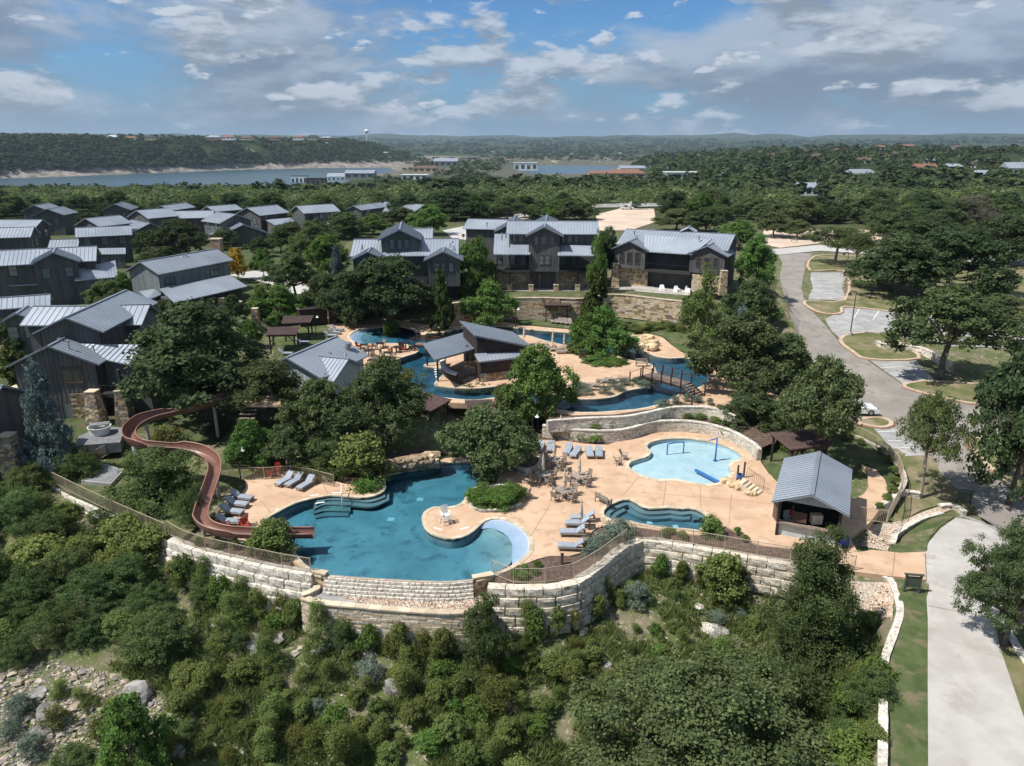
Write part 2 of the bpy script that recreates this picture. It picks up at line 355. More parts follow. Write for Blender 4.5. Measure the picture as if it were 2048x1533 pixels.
RIVER_OUT = [(699,676),(705,666),(722,659),(760,655),(800,654),(846,664),(885,664),(925,657),(1000,653),(1044,658),(1088,662),(1129,665),(1170,669),(1215,676),(1245,682),(1278,697),(1310,712),(1346,717),(1375,716),(1401,729),(1414.6,747),(1413,764),(1398,775),(1369,784),(1351.6,793),(1322,808),(1278,818),(1234,822),(1190,825),(1146,824),(1090,814),(1040,800),(1000,795),(950,800),(900,797),(849,788),(819,781),(793,767),(772,752),(768,740),(781,726),(808,714),(828,708),(838,701),(829,694),(810,689),(787,687),(750,688),(715,688)]
ISLAND = [(868,768),(893,742),(870,736),(849,733),(852,728),(885,722),(883,706),(880,694),(905,684),(940,682),(1000,674),(1040,671),(1059,672),(1085,680),(1117,688),(1146,693.5),(1176,705),(1199,704),(1228.5,709),(1252,719),(1285,724),(1305,731),(1312,742),(1316,756),(1307,767),(1293,775.6),(1272,778.5),(1249,784),(1231,793),(1205,797.6),(1176,799),(1140,797),(1090,787),(1040,775),(1000,773),(960,777),(920,777),(890,774)]
pool_w = plan(smooth_closed(POOL, 4)); spa_w = plan(smooth_closed(SPA, 4)); splash_w = plan(smooth_closed(SPLASH, 4))
river_w = plan(smooth_closed(RIVER_OUT, 4), ZU); island_w = plan(smooth_closed(ISLAND, 4), ZU)
def grow(poly, d):
    n = len(poly); A = sum(poly[i][0] * poly[(i + 1) % n][1] - poly[(i + 1) % n][0] * poly[i][1] for i in range(n)); sg = 1 if A > 0 else -1; out = []
    for i in range(n):
        tx, ty = poly[(i + 1) % n][0] - poly[i - 1][0], poly[(i + 1) % n][1] - poly[i - 1][1]; l = math.hypot(tx, ty) + 1e-9
        out.append((poly[i][0] + sg * ty / l * d, poly[i][1] - sg * tx / l * d))
    return out
# edge of the lower plateau: along the crest of the big block walls, the spill edge, the walk to the drive, the terrace wall
WALL_L = [(100,962),(180,1003),(260,1040),(335,1075),(345,1082),(410,1104),(480,1120),(550,1136),(626,1148)]
WALL_R = [(975,1172),(1030,1175),(1090,1174),(1140,1168),(1172,1152),(1200,1131),(1228,1108),(1255,1088),(1282,1078),(1310,1080),(1375,1090),(1440,1102),(1505,1114),(1580,1126),(1640,1136),(1690,1144)]
DECK_EDGE = WALL_L + [(655,1153),(720,1158),(778,1161.5),(837,1164.5),(895,1165.5),(940,1162)] + WALL_R + [(1770,1152),(1850,1160),(1850,1085),(1790,1075),(1740,1050),(1740,1015),(1775,1003),(1800,985),(1806,962),(1798,935),(1772,905),(1730,880),(1680,860),(1560,845)]
TERR_LOW = [(1085,853),(1146,861),(1220,864),(1264,858),(1293,849),(1322,844.5),(1366,844),(1410,849),(1454,860.6),(1483,875),(1507,890),(1517,901)]
TERR_UP = [(1095,845),(1111,843),(1176,838.6),(1249,835.7),(1293,828),(1337,818),(1366,816),(1410,816.6),(1439.5,822.5),(1470,835)]
low_w = [tuple(at(x, y, ZB)[:2]) for x, y in smooth_open(TERR_LOW, 5)]
up_w = [tuple(at(x, y, ZU)[:2]) for x, y in smooth_open(TERR_UP, 5)]
deckplat = plan(DECK_EDGE, 0) + plan([(1480,850),(1300,835),(1085,845),(1000,838),(900,835),(870,880),(800,905),(700,905),(668,925),(560,920),(440,920),(300,900),(215,895)], 0)
bedplat = low_w + plan([(1640,870),(1640,800),(1100,800),(1040,835)], ZB)
upplat = up_w + plan([(1560,815),(1640,800),(1560,690),(1500,640),(1365,628),(1300,632),(1150,634),(1000,632),(900,625),(700,622),(560,640),(520,700),(500,790),(560,812),(640,800),(800,815),(870,830),(960,835),(1040,843)], ZU)
BACKWALL = [(880,612),(960,600),(1020,597),(1100,597),(1170,598),(1215,590),(1260,592),(1310,598),(1365,604)]
bw = [tuple(at(x, y, ZL)[:2]) for x, y in BACKWALL]
lawnplat = bw + [(42, 108), (46, 140), (-30, 145), (-34, 118), (-24, 113)]
drive_w = plan([(1850,1160),(1848,1100),(1870,1060),(1930,1035),(2010,1060),(2100,1080),(3000,1120)], 0) + plan([(3600,1560),(4200,2000),(1860,2000),(1856,1560),(1855,1400)], -.5)
strip_w = plan([(1690,1146),(1770,1152),(1860,1160)], 0) + plan([(1900,1300),(1900,2000),(1756,2000),(1760,1600),(1762,1330),(1792,1230),(1775,1165)], -.45)
LAKE = [(-400,400),(180,392),(420,392),(540,386),(600,378),(660,364),(740,354),(775,346),(760,335),(700,335.5),(560,337.5),(400,343),(200,351),(0,357),(-400,374)]
LAKE2 = [(1075,346),(1200,346),(1230,335),(1170,331),(1100,332)]
ZLAKE = -30.0
lake_w = plan(LAKE, ZLAKE); lake2_w = plan(LAKE2, ZLAKE)
hill_w = [tuple(np.array(at(px, py, ZLAKE)[:2]) * k) for px, py, k in ((-700,395,1.12),(-400,374,1.13),(0,357,1.15),(200,351,1.15),(400,343,1.13),(560,337.5,1.12),(640,337,1.13),(700,335.5,1.2),(640,335,1.9),(200,345,1.9),(-700,370,1.9))]
KN_Y = [-400, 0, 20, 31, 38, 44, 50, 57, 63, 72, 82, 100, 125, 150, 250, 420]
KN_Z = [-40, -13, -9.0, -6.6, -4.5, -3.2, -2.0, -.5, .5, 1.3, 2.1, 3.1, 4.6, 5.2, 4.5, 2.0]
def T(x, y):
    x = np.asarray(x, float); y = np.asarray(y, float)
    z = np.interp(y, KN_Y, KN_Z)
    a = x / np.maximum(y, 60.0); r = np.hypot(x, y)
    # broad country
    left = sstep((-a + .10) / .35); right = sstep((a - .02) / .35)
    far = 2 + (np.interp(r, [420, 900, 1500, 2000, 3000], [0, -13, -12, -8, -18]) * (1 - left) + np.interp(r, [420, 800, 1000, 2300, 3200], [0, -18, -23, -22, -18]) * left) * (1 - right) + np.interp(r, [420, 900, 1500, 3500, 6000], [0, 6, 22, 8, -10]) * right
    z = np.where(r > 300, z + (far - z) * sstep((r - 300) / 200), z)
    z = z + sstep((r - 250) / 600) * (fbm(x / 160, y / 160, 4) - .5) * 14
    m = sstep((r - 2300) / 1500)
    ridge = 1 - np.abs(2 * fbm(x / 2300 + 5.1, y / 1500 + 2.2, 4) - 1)
    big = -34 + 60 * (fbm(x / 1500, y / 900, 5)) * sstep((r - 2300) / 3500) + np.interp(r, [2300, 5000, 8500, 11000, 30000], [0, 22, 105, 175, 40]) * (.25 + .95 * ridge)
    z = z * (1 - m) + big * m
    def plat(z, poly, zz, wd, inner=0.0):
        P = np.array(poly); lo = P.min(0) - wd * 1.05; hi = P.max(0) + wd * 1.05
        s_ = (x > lo[0]) & (x < hi[0]) & (y > lo[1]) & (y < hi[1])
        if not s_.any(): return z
        d = poly_sd(x[s_], y[s_], poly); zt = zz(x[s_], y[s_]) if callable(zz) else zz
        z = z.copy(); z[s_] = z[s_] + (zt - z[s_]) * (1 - sstep((d + inner) / wd)); return z
    z = plat(z, hill_w, lambda X, Y: 47 + 9 * fbm(X / 260, Y / 260, 3), 330)
    z = plat(z, lake_w, ZLAKE - 6, 75); z = plat(z, [tuple(np.array(at(x_, 338, ZLAKE)[:2]) * k_) for x_, k_ in ((1085,.45),(1190,.45),(1215,1.02),(1070,1.02))], ZLAKE + 2, 110); z = plat(z, lake2_w, ZLAKE - 5, 130)
    # small relief on open slopes
    z = z + (1 - sstep((r - 60) / 60)) * (fbm(x / 2.6, y / 2.6, 4) - .5) * .9 * sstep((44 - y) / 6)
    z = plat(z, strip_w, lambda X, Y: np.interp(Y, [24, 42], [-.62, -.12]), 2.2)
    z = plat(z, drive_w, lambda X, Y: np.interp(Y, [24, 42], [-.62, -.12]), 3.0)
    z = plat(z, lawnplat, ZL - .12, .6)
    z = plat(z, upplat, ZU - .35, 3.2)
    z = plat(z, bedplat, ZB - .03, .5)
    z = plat(z, deckplat, -.35, .7, .35)
    z = plat(z, grow(pool_w, .1), -2.6, .6); z = plat(z, grow(spa_w, .1), -2.0, .6); z = plat(z, grow(splash_w, .1), -1.0, .6)
    rv = poly_sd(x, y, river_w) if x.size < 400000 else None
    return z - 0 if rv is None else np.where(rv < .35, np.minimum(z, ZU - 2.2), z)
def h1(x, y): return float(T(np.array([x]), np.array([y]))[0])
def ground(px, py, tmax=6000):
    d = ray(px, py); t = np.concatenate([np.linspace(20, 200, 720), np.geomspace(200.5, tmax, 900)])
    P = np.array((0, 0, CAM_H))[None] + d[None] * t[:, None]; zz = T(P[:, 0], P[:, 1]); k = np.argmax(P[:, 2] < zz)
    if k == 0: k = len(t) - 1
    a = P[k - 1]; b = P[k]; da = a[2] - zz[k - 1]; db = b[2] - zz[k]; f = da / (da - db + 1e-9); q = a + (b - a) * np.clip(f, 0, 1)
    return Vector(q)
def axis(lo, hi, step, out_lo, out_hi, g=1.13):
    c = list(np.arange(lo, hi + step / 2, step)); s = step; v = hi; up = []
    while v < out_hi: s *= g; v += s; up.append(v)
    s = step; v = lo; dn = []
    while v > out_lo: s *= g; v -= s; dn.append(v)
    return np.array(dn[::-1] + c + up)
gx = axis(-66, 66, .62, -15000, 15000, 1.085); gy = axis(24, 128, .62, -400, 15500, 1.06)
X, Y = np.meshgrid(gx, gy); Z = T(X.ravel(), Y.ravel()).reshape(X.shape)
nx, ny = len(gx), len(gy)
V = np.stack([X.ravel(), Y.ravel(), Z.ravel()], 1)
idx = np.arange(nx * ny).reshape(ny, nx)
Fq = np.stack([idx[:-1, :-1], idx[:-1, 1:], idx[1:, 1:], idx[1:, :-1]], -1).reshape(-1, 4)
def np_mesh(name, V, Fq, mats, smooth=False):
    me = bpy.data.meshes.new(name); k = Fq.shape[1]; n = len(Fq)
    me.vertices.add(len(V)); me.vertices.foreach_set('co', V.astype(np.float32).ravel())
    me.loops.add(n * k); me.loops.foreach_set('vertex_index', Fq.astype(np.int32).ravel())
    me.polygons.add(n); me.polygons.foreach_set('loop_start', (np.arange(n) * k).astype(np.int32))
    try: me.polygons.foreach_set('loop_total', np.full(n, k, np.int32))
    except Exception: pass
    for m_ in (mats if isinstance(mats, (list, tuple)) else [mats]): me.materials.append(m_)
    if smooth: me.polygons.foreach_set('use_smooth', np.ones(n, bool))
    me.update(calc_edges=True); return me
def T_exact(x, y): return T_full(x, y)
T_full = T
def T(x, y):
    x = np.asarray(x, float); y = np.asarray(y, float); i = np.clip(np.searchsorted(gx, x) - 1, 0, nx - 2); j = np.clip(np.searchsorted(gy, y) - 1, 0, ny - 2)
    u = np.clip((x - gx[i]) / (gx[i + 1] - gx[i]), 0, 1); v = np.clip((y - gy[j]) / (gy[j + 1] - gy[j]), 0, 1)
    return (Z[j, i] * (1 - u) + Z[j, i + 1] * u) * (1 - v) + (Z[j + 1, i] * (1 - u) + Z[j + 1, i + 1] * u) * v
def terrain_mat():
    m = new_mat('hill_country_ground'); b = N('ShaderNodeBsdfPrincipled'); out = N('ShaderNodeOutputMaterial'); L(b.outputs[0], out.inputs[0])
    b.inputs['Roughness'].default_value = .95; b.inputs['Specular IOR Level'].default_value = .1
    g = N('ShaderNodeNewGeometry'); sp = N('ShaderNodeSeparateXYZ'); L(g.outputs['Position'], sp.inputs[0])
    def nz(sc, det=6):
        n = N('ShaderNodeTexNoise'); n.inputs['Scale'].default_value = sc; n.inputs['Detail'].default_value = det; n.inputs['Roughness'].default_value = .65; L(g.outputs['Position'], n.inputs['Vector']); return n.outputs[0]
    near = mixc(ramp(nz(.45), .42, .66), (.095, .120, .042), (.20, .165, .115))
    near = mixc(ramp(nz(2.5), .54, .68), near, (.36, .30, .235))
    wood = mixc(ramp(nz(.03), .35, .65), (.022, .036, .013), (.050, .068, .026))
    wood = mixc(ramp(nz(.0045, 8), .62, .70), wood, (.085, .09, .042))
    wood = mixc(ramp(nz(.011, 9), .63, .69), wood, (.36, .29, .22))
    bank = mixc(ramp(nz(.06, 9), .4, .6), (.15, .13, .11), (.31, .275, .24))
    d = N('ShaderNodeVectorMath', operation='LENGTH'); L(g.outputs['Position'], d.inputs[0])
    c = mixc(ramp(d.outputs['Value'], 150, 330), near, wood)
    bk = math_n('MULTIPLY', math_n('MULTIPLY', math_n('SUBTRACT', 1, math_n('MULTIPLY', ramp(sp.outputs[0], -420, -150), .62)), math_n('SUBTRACT', 1, ramp(sp.outputs[2], -15.0, -9.0))), math_n('MULTIPLY', ramp(d.outputs['Value'], 1150, 1350), math_n('SUBTRACT', 1, ramp(d.outputs['Value'], 3300, 4200))))
    c = mixc(bk, c, bank); L(c, b.inputs['Base Color'])
    bn = N('ShaderNodeBump'); bn.inputs['Strength'].default_value = .8; bn.inputs['Distance'].default_value = .15; L(nz(2.2), bn.inputs['Height']); L(bn.outputs[0], b.inputs['Normal'])
    return m
MAT['terrain'] = terrain_mat()
tag(link_mesh('ground', np_mesh('ground', V, Fq, MAT['terrain'], True)), kind='structure')
# the lake: one sheet well below the plateau
lm = new_mat('lake_water'); b_ = N('ShaderNodeBsdfPrincipled'); o_ = N('ShaderNodeOutputMaterial'); L(b_.outputs[0], o_.inputs[0])
b_.inputs['Base Color'].default_value = (.045, .085, .105, 1); b_.inputs['Roughness'].default_value = .28; b_.inputs['Specular IOR Level'].default_value = .5
lk = MB(); lk.add([(-4500, 700, ZLAKE), (1400, 700, ZLAKE), (1400, 3300, ZLAKE), (-4500, 3300, ZLAKE)], [(0, 1, 2, 3)])
tag(lk.build('lake', lm), kind='structure')

# ================================================================== sheets laid on the ground
def drape(name, poly, off, mat_, step=1.6, parent=None, kind='structure', zc=None, holes=(), skirt=0.0):
    """a paving/lawn sheet: follows the ground (zc None) or lies level at zc; skirt closes its edge"""
    loops = [list(poly)] + [list(h) for h in holes]; pts = []; edges = []
    for lp in loops:
        b0 = len(pts); pts += [Vector(p) for p in lp]; edges += [(b0 + i, b0 + (i + 1) % len(lp)) for i in range(len(lp))]
    nb = len(pts)
    if zc is None:
        P = np.array(poly); xs = np.arange(P[:, 0].min(), P[:, 0].max(), step); ys = np.arange(P[:, 1].min(), P[:, 1].max(), step)
        if len(xs) and len(ys):
            gx_, gy_ = np.meshgrid(xs, ys); gx_ = gx_.ravel() + .11; gy_ = gy_.ravel() + .07
            ok = poly_sd(gx_, gy_, poly) < -step * .35
            pts += [Vector((a, b)) for a, b in zip(gx_[ok], gy_[ok])]
    vo, eo, fo, *_ = delaunay_2d_cdt(pts, edges, [], 1 if not holes else 2, 1e-5)
    XY = np.array([tuple(v) for v in vo]); 
    if holes:
        keep = []
        for f in fo:
            c = XY[list(f)].mean(0); ok = poly_sd(c[:1], c[1:], poly)[0] < 0 and all(poly_sd(c[:1], c[1:], h)[0] > 0 for h in holes)
            if ok: keep.append(f)
        fo = keep
    zz = T(XY[:, 0], XY[:, 1]) + off if zc is None else np.full(len(XY), zc)
    mb = MB(); F2 = []
    for f in fo:
        a, b, c = (XY[i] for i in f[:3])
        F2.append(tuple(f) if (b[0] - a[0]) * (c[1] - a[1]) - (b[1] - a[1]) * (c[0] - a[0]) > 0 else tuple(f)[::-1])
    mb.add([(p[0], p[1], q) for p, q in zip(XY, zz)], F2)
    if skirt:
        cnt = {}
        for f in F2:
            for i in range(len(f)):
                e = (f[i], f[(i + 1) % len(f)]); cnt[e] = cnt.get(e, 0) + 1
        b0 = len(mb.v); ids = {}; vv = []; ff = []
        for (i, j) in cnt:
            if (j, i) in cnt: continue
            for k in (i, j):
                if k not in ids: ids[k] = len(vv); vv.append((XY[k][0], XY[k][1], zz[k] - skirt))
            ff.append((j, i, b0 + ids[i], b0 + ids[j]))
        mb.v += vv; mb.f += ff; mb.m += [0] * len(ff)
    o = mb.build(name, mat_, parent)
    if kind and not parent: tag(o, kind=kind)
    return o
def ribbon(name, line, w0, w1, zf, th, mat_, parent=None, kind=None):
    """a kerb or wall cap: strip of given offsets (w0..w1 to the right of the line), top at zf, thickness th"""
    n = len(line); mb = MB(); P = []
    for i, p in enumerate(line):
        a = line[max(i - 1, 0)]; b = line[min(i + 1, n - 1)]; tx, ty = b[0] - a[0], b[1] - a[1]; l = math.hypot(tx, ty) + 1e-9; nx_, ny_ = ty / l, -tx / l
        z = zf(p[0], p[1]) if callable(zf) else zf
        for wv in (w0, w1):
            P.append((p[0] + nx_ * wv, p[1] + ny_ * wv, z)); P.append((p[0] + nx_ * wv, p[1] + ny_ * wv, z - th))
    F = []
    for i in range(n - 1):
        a, b = 4 * i, 4 * i + 4
        F += [(a, a + 2, b + 2, b), (a + 2, a + 3, b + 3, b + 2), (a + 1, a, b, b + 1), (a + 3, a + 1, b + 1, b + 3)]
    F += [(0, 1, 3, 2), (4 * n - 4, 4 * n - 2, 4 * n - 1, 4 * n - 3)]
    mb.add(P, F); o = mb.build(name, mat_, parent)
    if kind: tag(o, kind=kind)
    return o

# ---- lower deck with holes for the three pools
POOL_RIM = grow(pool_w, .34)
spill_px = [(626,1147),(655,1153.5),(720,1158.5),(778,1162),(837,1165),(895,1166),(940,1162.5)]
deck_px = [(470,1040),(440,1075),(470,1085),(530,1088),(560,1100),(588,1125),(612,1142),(626,1147),(655,1153.5),(720,1158.5),(778,1162),(837,1165),(895,1166),(940,1162.5),(985,1152),(1020,1136),(1050,1128),(1075,1118),(1100,1112),(1140,1112),(1165,1105),(1172,1085),(1185,1062),(1206,1052),(1230,1050),(1290,1057),(1350,1066),(1400,1071),(1425,1066),(1452,1052),(1475,1065),(1500,1084),(1530,1092),(1600,1100),(1640,1120),(1700,1142),(1770,1151),(1852,1160),(1850,1104),(1800,1106),(1745,1100),(1715,1105),(1700,1075),(1740,1045),(1770,1005),(1778,985),(1770,960),(1752,940),(1722,928),(1735,945),(1737,975),(1728,988),(1705,1000),(1690,960),(1560,963),(1538,948),(1522,925),(1517,902),(1507,891),(1483,876.5),(1454,862),(1410,850.5),(1366,846),(1322,846.5),(1293,851),(1264,860),(1235,872),(1242,880),(1215,890),(1170,888),(1120,880),(1080,880),(1062,890),(1040,905),(1000,905),(960,905),(925,915),(890,917),(868,925),(835,934),(770,945),(760,958),(755,972),(735,975),(690,968),(668,962),(640,948),(600,942),(560,944),(505,948),(488,955),(492,975),(480,992),(455,1010)]
deck_w = plan(deck_px)
def fix_winding(p):
    A = sum(p[i][0] * p[(i + 1) % len(p)][1] - p[(i + 1) % len(p)][0] * p[i][1] for i in range(len(p))); return p if A > 0 else p[::-1]
drape('pool_deck', fix_winding(deck_w), 0, MAT['deck'], zc=0.0, holes=[grow(pool_w, .05), grow(spa_w, .05), grow(splash_w, .05)], skirt=.6)
# ---- upper deck pieces round the lazy river
up_deck = [(560,700),(585,662),(640,648),(665,640),(700,632),(760,634),(820,645),(870,652),(925,646),(1000,643),(1040,650),(1090,655),(1135,659),(1190,668),(1245,672),(1300,668),(1325,675),(1345,692),(1362,704),(1395,712),(1430,725),(1440,745),(1470,770),(1540,775),(1560,800),(1500,815),(1440,817),(1400,812),(1355,803),(1335,812),(1300,819),(1230,829),(1146,831),(1085,822),(1040,810),(1000,802),(950,808),(900,806),(845,797),(812,790),(785,778),(740,760),(720,740),(690,720),(640,720),(590,712)]
up_w2 = fix_winding(plan(up_deck, ZU))
drape('river_deck', up_w2, 0, MAT['deck'], zc=ZU, holes=[grow(river_w, .05)], skirt=.6)
drape('island_deck', fix_winding(grow(island_w, -.05)), 0, MAT['deck'], zc=ZU, skirt=1.9)

# ---- pools: basin, water body and coping
def basin(poly, rim_z, depth, floor_mat, wall_mat, parent, tile_h=.16):
    n = len(poly); P = fix_winding(list(poly)); mb = MB()
    mb.add([(p[0], p[1], rim_z - .02) for p in P] + [(p[0], p[1], rim_z - tile_h - .1) for p in P], [(i, n + i, n + (i + 1) % n, (i + 1) % n) for i in range(n)])
    mb.build('tile_band', MAT['tile_blue'], parent)
    mb = MB(); mb.add([(p[0], p[1], rim_z - tile_h - .1) for p in P] + [(p[0], p[1], rim_z - depth) for p in P], [(i, n + i, n + (i + 1) % n, (i + 1) % n) for i in range(n)])
    mb.build('basin_wall', wall_mat, parent)
    fl = MB(); fl.prism(P, rim_z - depth - .2, rim_z - depth); fl.build('basin_floor', floor_mat, parent)
def water_body(poly, top, bot, mat_, parent, holes=()):
    P = fix_winding(grow(fix_winding(list(poly)), .03))
    mb = MB(); mb.prism(P, bot - .12, top, bottom=True); return mb.build('water', mat_, parent)
def coping(poly, z, wd, parent, step=.62, lo=None, skip=None, mat_=None, join=False, th=.12, side=1):
    P = resample(fix_winding(list(poly)), step, True); n = len(P); J = MB()
    for i in range(n):
        a, b = np.array(P[i]), np.array(P[(i + 1) % n]); m = (a + b) / 2
        if skip and skip(m): continue
        d = b - a; l = np.linalg.norm(d); d /= l; nn = np.array((d[1], -d[0])) * side; c = m + nn * (wd / 2 - .03)
        if join: J.box((c[0], c[1], z - th / 2 + .03), (l - .012, wd, th), math.atan2(d[1], d[0])); continue
        mb = MB(); mb.box((0, 0, 0), (l - .012, wd * random.uniform(.94, 1.04), th)); o = mb.build('coping_stone', mat_ or MAT['coping'], parent)
        o.location = (c[0], c[1], z - th / 2 + .03 + random.uniform(-.004, .004)); o.rotation_euler = (0, 0, math.atan2(d[1], d[0]))
    if join: J.build('coping', mat_ or MAT['coping'], parent, kind='stuff')
main_pool = tag(empty('main_pool', at(760, 1060, 0)), 'large freeform teal swimming pool with spill edge below the slide', 'pool')
def rel(parent):                         # keep world positions for parts built in place
    for c in parent.children:
        if not c.get('_rel'): c.matrix_parent_inverse = Matrix.Translation(parent.location).inverted(); c['_rel'] = 1
    for c in parent.children: del c['_rel']
def finish(parent):
    inv = (Matrix.Translation(parent.location) @ parent.rotation_euler.to_matrix().to_4x4()).inverted()
    for c in parent.children: c.matrix_parent_inverse = inv
spill_line = [np.array(p) for p in plan([(640,1150),(720,1157),(837,1164),(950,1160)])]
basin(pool_w, 0, .85, MAT['plaster'], MAT['plaster'], main_pool)
water_body(pool_w, -.075, -.84, MAT['water'], main_pool)
def near_spill(m):
    px, py = proj((m[0], m[1], 0)); return 650 < px < 945 and py > 1145
def near_slide(m):
    px, py = proj((m[0], m[1], 0)); return 545 < px < 640 and 1060 < py < 1150 and False
coping(pool_w, 0, .34, main_pool, .62, skip=near_spill)
# beach entry: pale ramp, its sunken edge and the greyer shelf
beach_in = [(958,1058),(983,1056.6),(1003,1064),(1018,1076),(1024.5,1090),(1024.5,1112),(1024,1131)]
beach_out = [(965,1046.5),(992,1037.5),(1016,1042),(1039,1055),(1054,1070),(1060,1087),(1057,1105),(1042,1119.6),(1024,1131.5)]
bi = resample(plan(smooth_open(beach_in, 5), -.25), 1.0); bo = plan(smooth_open(beach_out, 5), -.03)
bo = resample(bo, 1.0); k = 24
def rs(pts, k): 
    tot = sum(math.dist(pts[i], pts[i + 1]) for i in range(len(pts) - 1)); out = resample(pts, tot / k); return out[:k + 1]
bi, bo = rs(bi, k), rs(bo, k)
mb = MB(); mb.add([(p[0], p[1], -.26) for p in bi] + [(p[0], p[1], -.055) for p in bo], [(i, i + 1, k + 2 + i, k + 1 + i) for i in range(k)]); mb.build('beach_ramp', MAT['beach_blue'], main_pool)
shelf_out = rs(plan(smooth_open([(948,1063),(930,1082),(925,1110),(945,1140),(980,1150)], 6), -.7), k)
shelf_in = rs(plan(smooth_open([(954,1058.5),(983,1057.5),(1017,1076),(1023.5,1090),(1023,1125),(985,1149)], 6), -.27), k)
mb = MB(); mb.add([(p[0], p[1], -.27) for p in shelf_in] + [(p[0], p[1], -.84) for p in shelf_out], [(i, k + 1 + i, k + 2 + i, i + 1) for i in range(k)])
mb.build('sloping_shelf', MAT['plaster'], main_pool)
# entry steps by the handrail
for s_i, (q, zz) in enumerate((([(632,1004),(655,995),(700,996),(740,999),(770,990)], -.24), ([(628,1010),(652,1001),(705,1003),(745,1005),(778,992)], -.40), ([(626,1016),(652,1010),(700,1011)], -.55), ([(630,1021),(655,1017),(696,1017)], -.70))):
    ln = plan(smooth_open(q, 6), 0); bk = plan(smooth_open([(x, y - 16) for x, y in q], 6), 0)
    mb = MB(); n = len(ln); mb.add([(p[0], p[1], zz) for p in ln] + [(p[0], p[1], zz) for p in bk] + [(p[0], p[1], zz - .16) for p in ln], [(i, i + 1, n + i + 1, n + i) for i in range(n - 1)] + [(i, 2 * n + i, 2 * n + i + 1, i + 1) for i in range(n - 1)])
    mb.build('step', MAT['plaster_step'], main_pool)
for px, py in ((782,1039),(840,999),(978,1075),(988,1122)):
    c = at(px, py, -.83); mb = MB(); mb.box((0, 0, 0), (.55, .55, .02)); o = mb.build('drain_grate', MAT['white'], main_pool); o.location = (c.x, c.y, -.835)
for px, py, a_ in ((629,991,18),(673,986,4),(876,1058,-30),(929,1057,28),(922,1009,25),(640,1006,20),(560,1018,28)):
    c = at(px, py, 0); mb = MB(); mb.box((0, 0, 0), (.75, .16, .008)); o = mb.build('depth_marker', MAT['white'], main_pool); o.location = (c.x, c.y, .008); o.rotation_euler = (0, 0, R(a_))
hr = MB(); c = at(684, 1004, 0); d_ = at(684, 988, 0)
hr.tube([(d_.x, d_.y, 0), (d_.x, d_.y, .9), (c.x, c.y, .75), (c.x, c.y, -.9)], .045, 8); hr.build('handrail', MAT['white'], main_pool)
finish(main_pool)
spa = tag(empty('spa_pool', at(1310, 1035, 0)), 'small dark blue spa pool with curved bench steps', 'pool')
basin(spa_w, 0, .7, MAT['plaster_dark'], MAT['plaster_dark'], spa); water_body(spa_w, -.08, -.69, MAT['water'], spa); coping(spa_w, 0, .36, spa, .55)
for dz, dd in ((-.24, .5), (-.44, .95)):
    P = fix_winding(spa_w); Q = grow(P, -dd); n = len(P); sel = [i for i in range(n) if proj((*P[i], 0))[1] < 1034]
    mb = MB()
    for i in range(n):
        j = (i + 1) % n
        if i in sel and j in sel:
            mb.add([(*P[i], dz), (*P[j], dz), (*Q[j], dz), (*Q[i], dz), (*Q[i], dz - .2), (*Q[j], dz - .2)], [(0, 1, 2, 3), (3, 2, 5, 4)])
    mb.build('bench_step', MAT['plaster_step'], spa)
for px, py in ((1299,1046),(1351,1053)):
    c = at(px, py, -.68); mb = MB(); mb.box((0, 0, 0), (.42, .42, .02)); o = mb.build('drain_grate', MAT['white'], spa); o.location = (c.x, c.y, -.685)
finish(spa)
sp = tag(empty('splash_pool', at(1370, 930, 0)), 'shallow pale blue splash pool with blue water toys', 'pool')
basin(splash_w, 0, .42, MAT['splash_floor'], MAT['splash_floor'], sp, .05); water_body(splash_w, -.06, -.41, MAT['water_clear'], sp); coping(splash_w, 0, .42, sp, .6)
finish(sp)
riv = tag(empty('lazy_river', at(1000, 720, ZU)), 'winding blue lazy river pool looping round the bar island', 'pool')
basin(river_w, ZU, .8, MAT['plaster_dark'], MAT['plaster_dark'], riv)
P = fix_winding(grow(island_w, 0)); n = len(P); mb = MB(); mb.add([(p[0], p[1], ZU - .02) for p in P] + [(p[0], p[1], ZU - 1.15) for p in P], [(i, n + i, n + (i + 1) % n, (i + 1) % n) for i in range(n)]); mb.build('island_wall', MAT['plaster_dark'], riv)
water_body(river_w, ZU - .09, ZU - .79, MAT['water_river'], riv)
coping(river_w, ZU, .34, riv, .7, join=True); coping(island_w, ZU, .34, riv, .7, join=True, side=-1)
rb_in = rs(plan(smooth_open([(735,692),(722,680),(726,670),(745,662),(765,659)], 6), ZU - .3), k); rb_out = rs(plan(smooth_open([(712,688),(699,677),(705,666),(722,659),(750,656)], 6), ZU - .05), k)
mb = MB(); mb.add([(p[0], p[1], ZU - .3) for p in rb_in] + [(p[0], p[1], ZU - .06) for p in rb_out], [(i, i + 1, k + 2 + i, k + 1 + i)[::-1] for i in range(k)]); mb.build('beach_ramp', MAT['beach_blue'], riv)
mb = MB(); so = rs(plan([(800,690),(790,675),(800,662)], ZU - 1), k); mb.add([(p[0], p[1], ZU - .31) for p in rb_in] + [(p[0], p[1], ZU - .79) for p in so], [(i, i + 1, k + 2 + i, k + 1 + i)[::-1] for i in range(k)]); mb.build('sloping_shelf', MAT['plaster'], riv)
finish(riv)
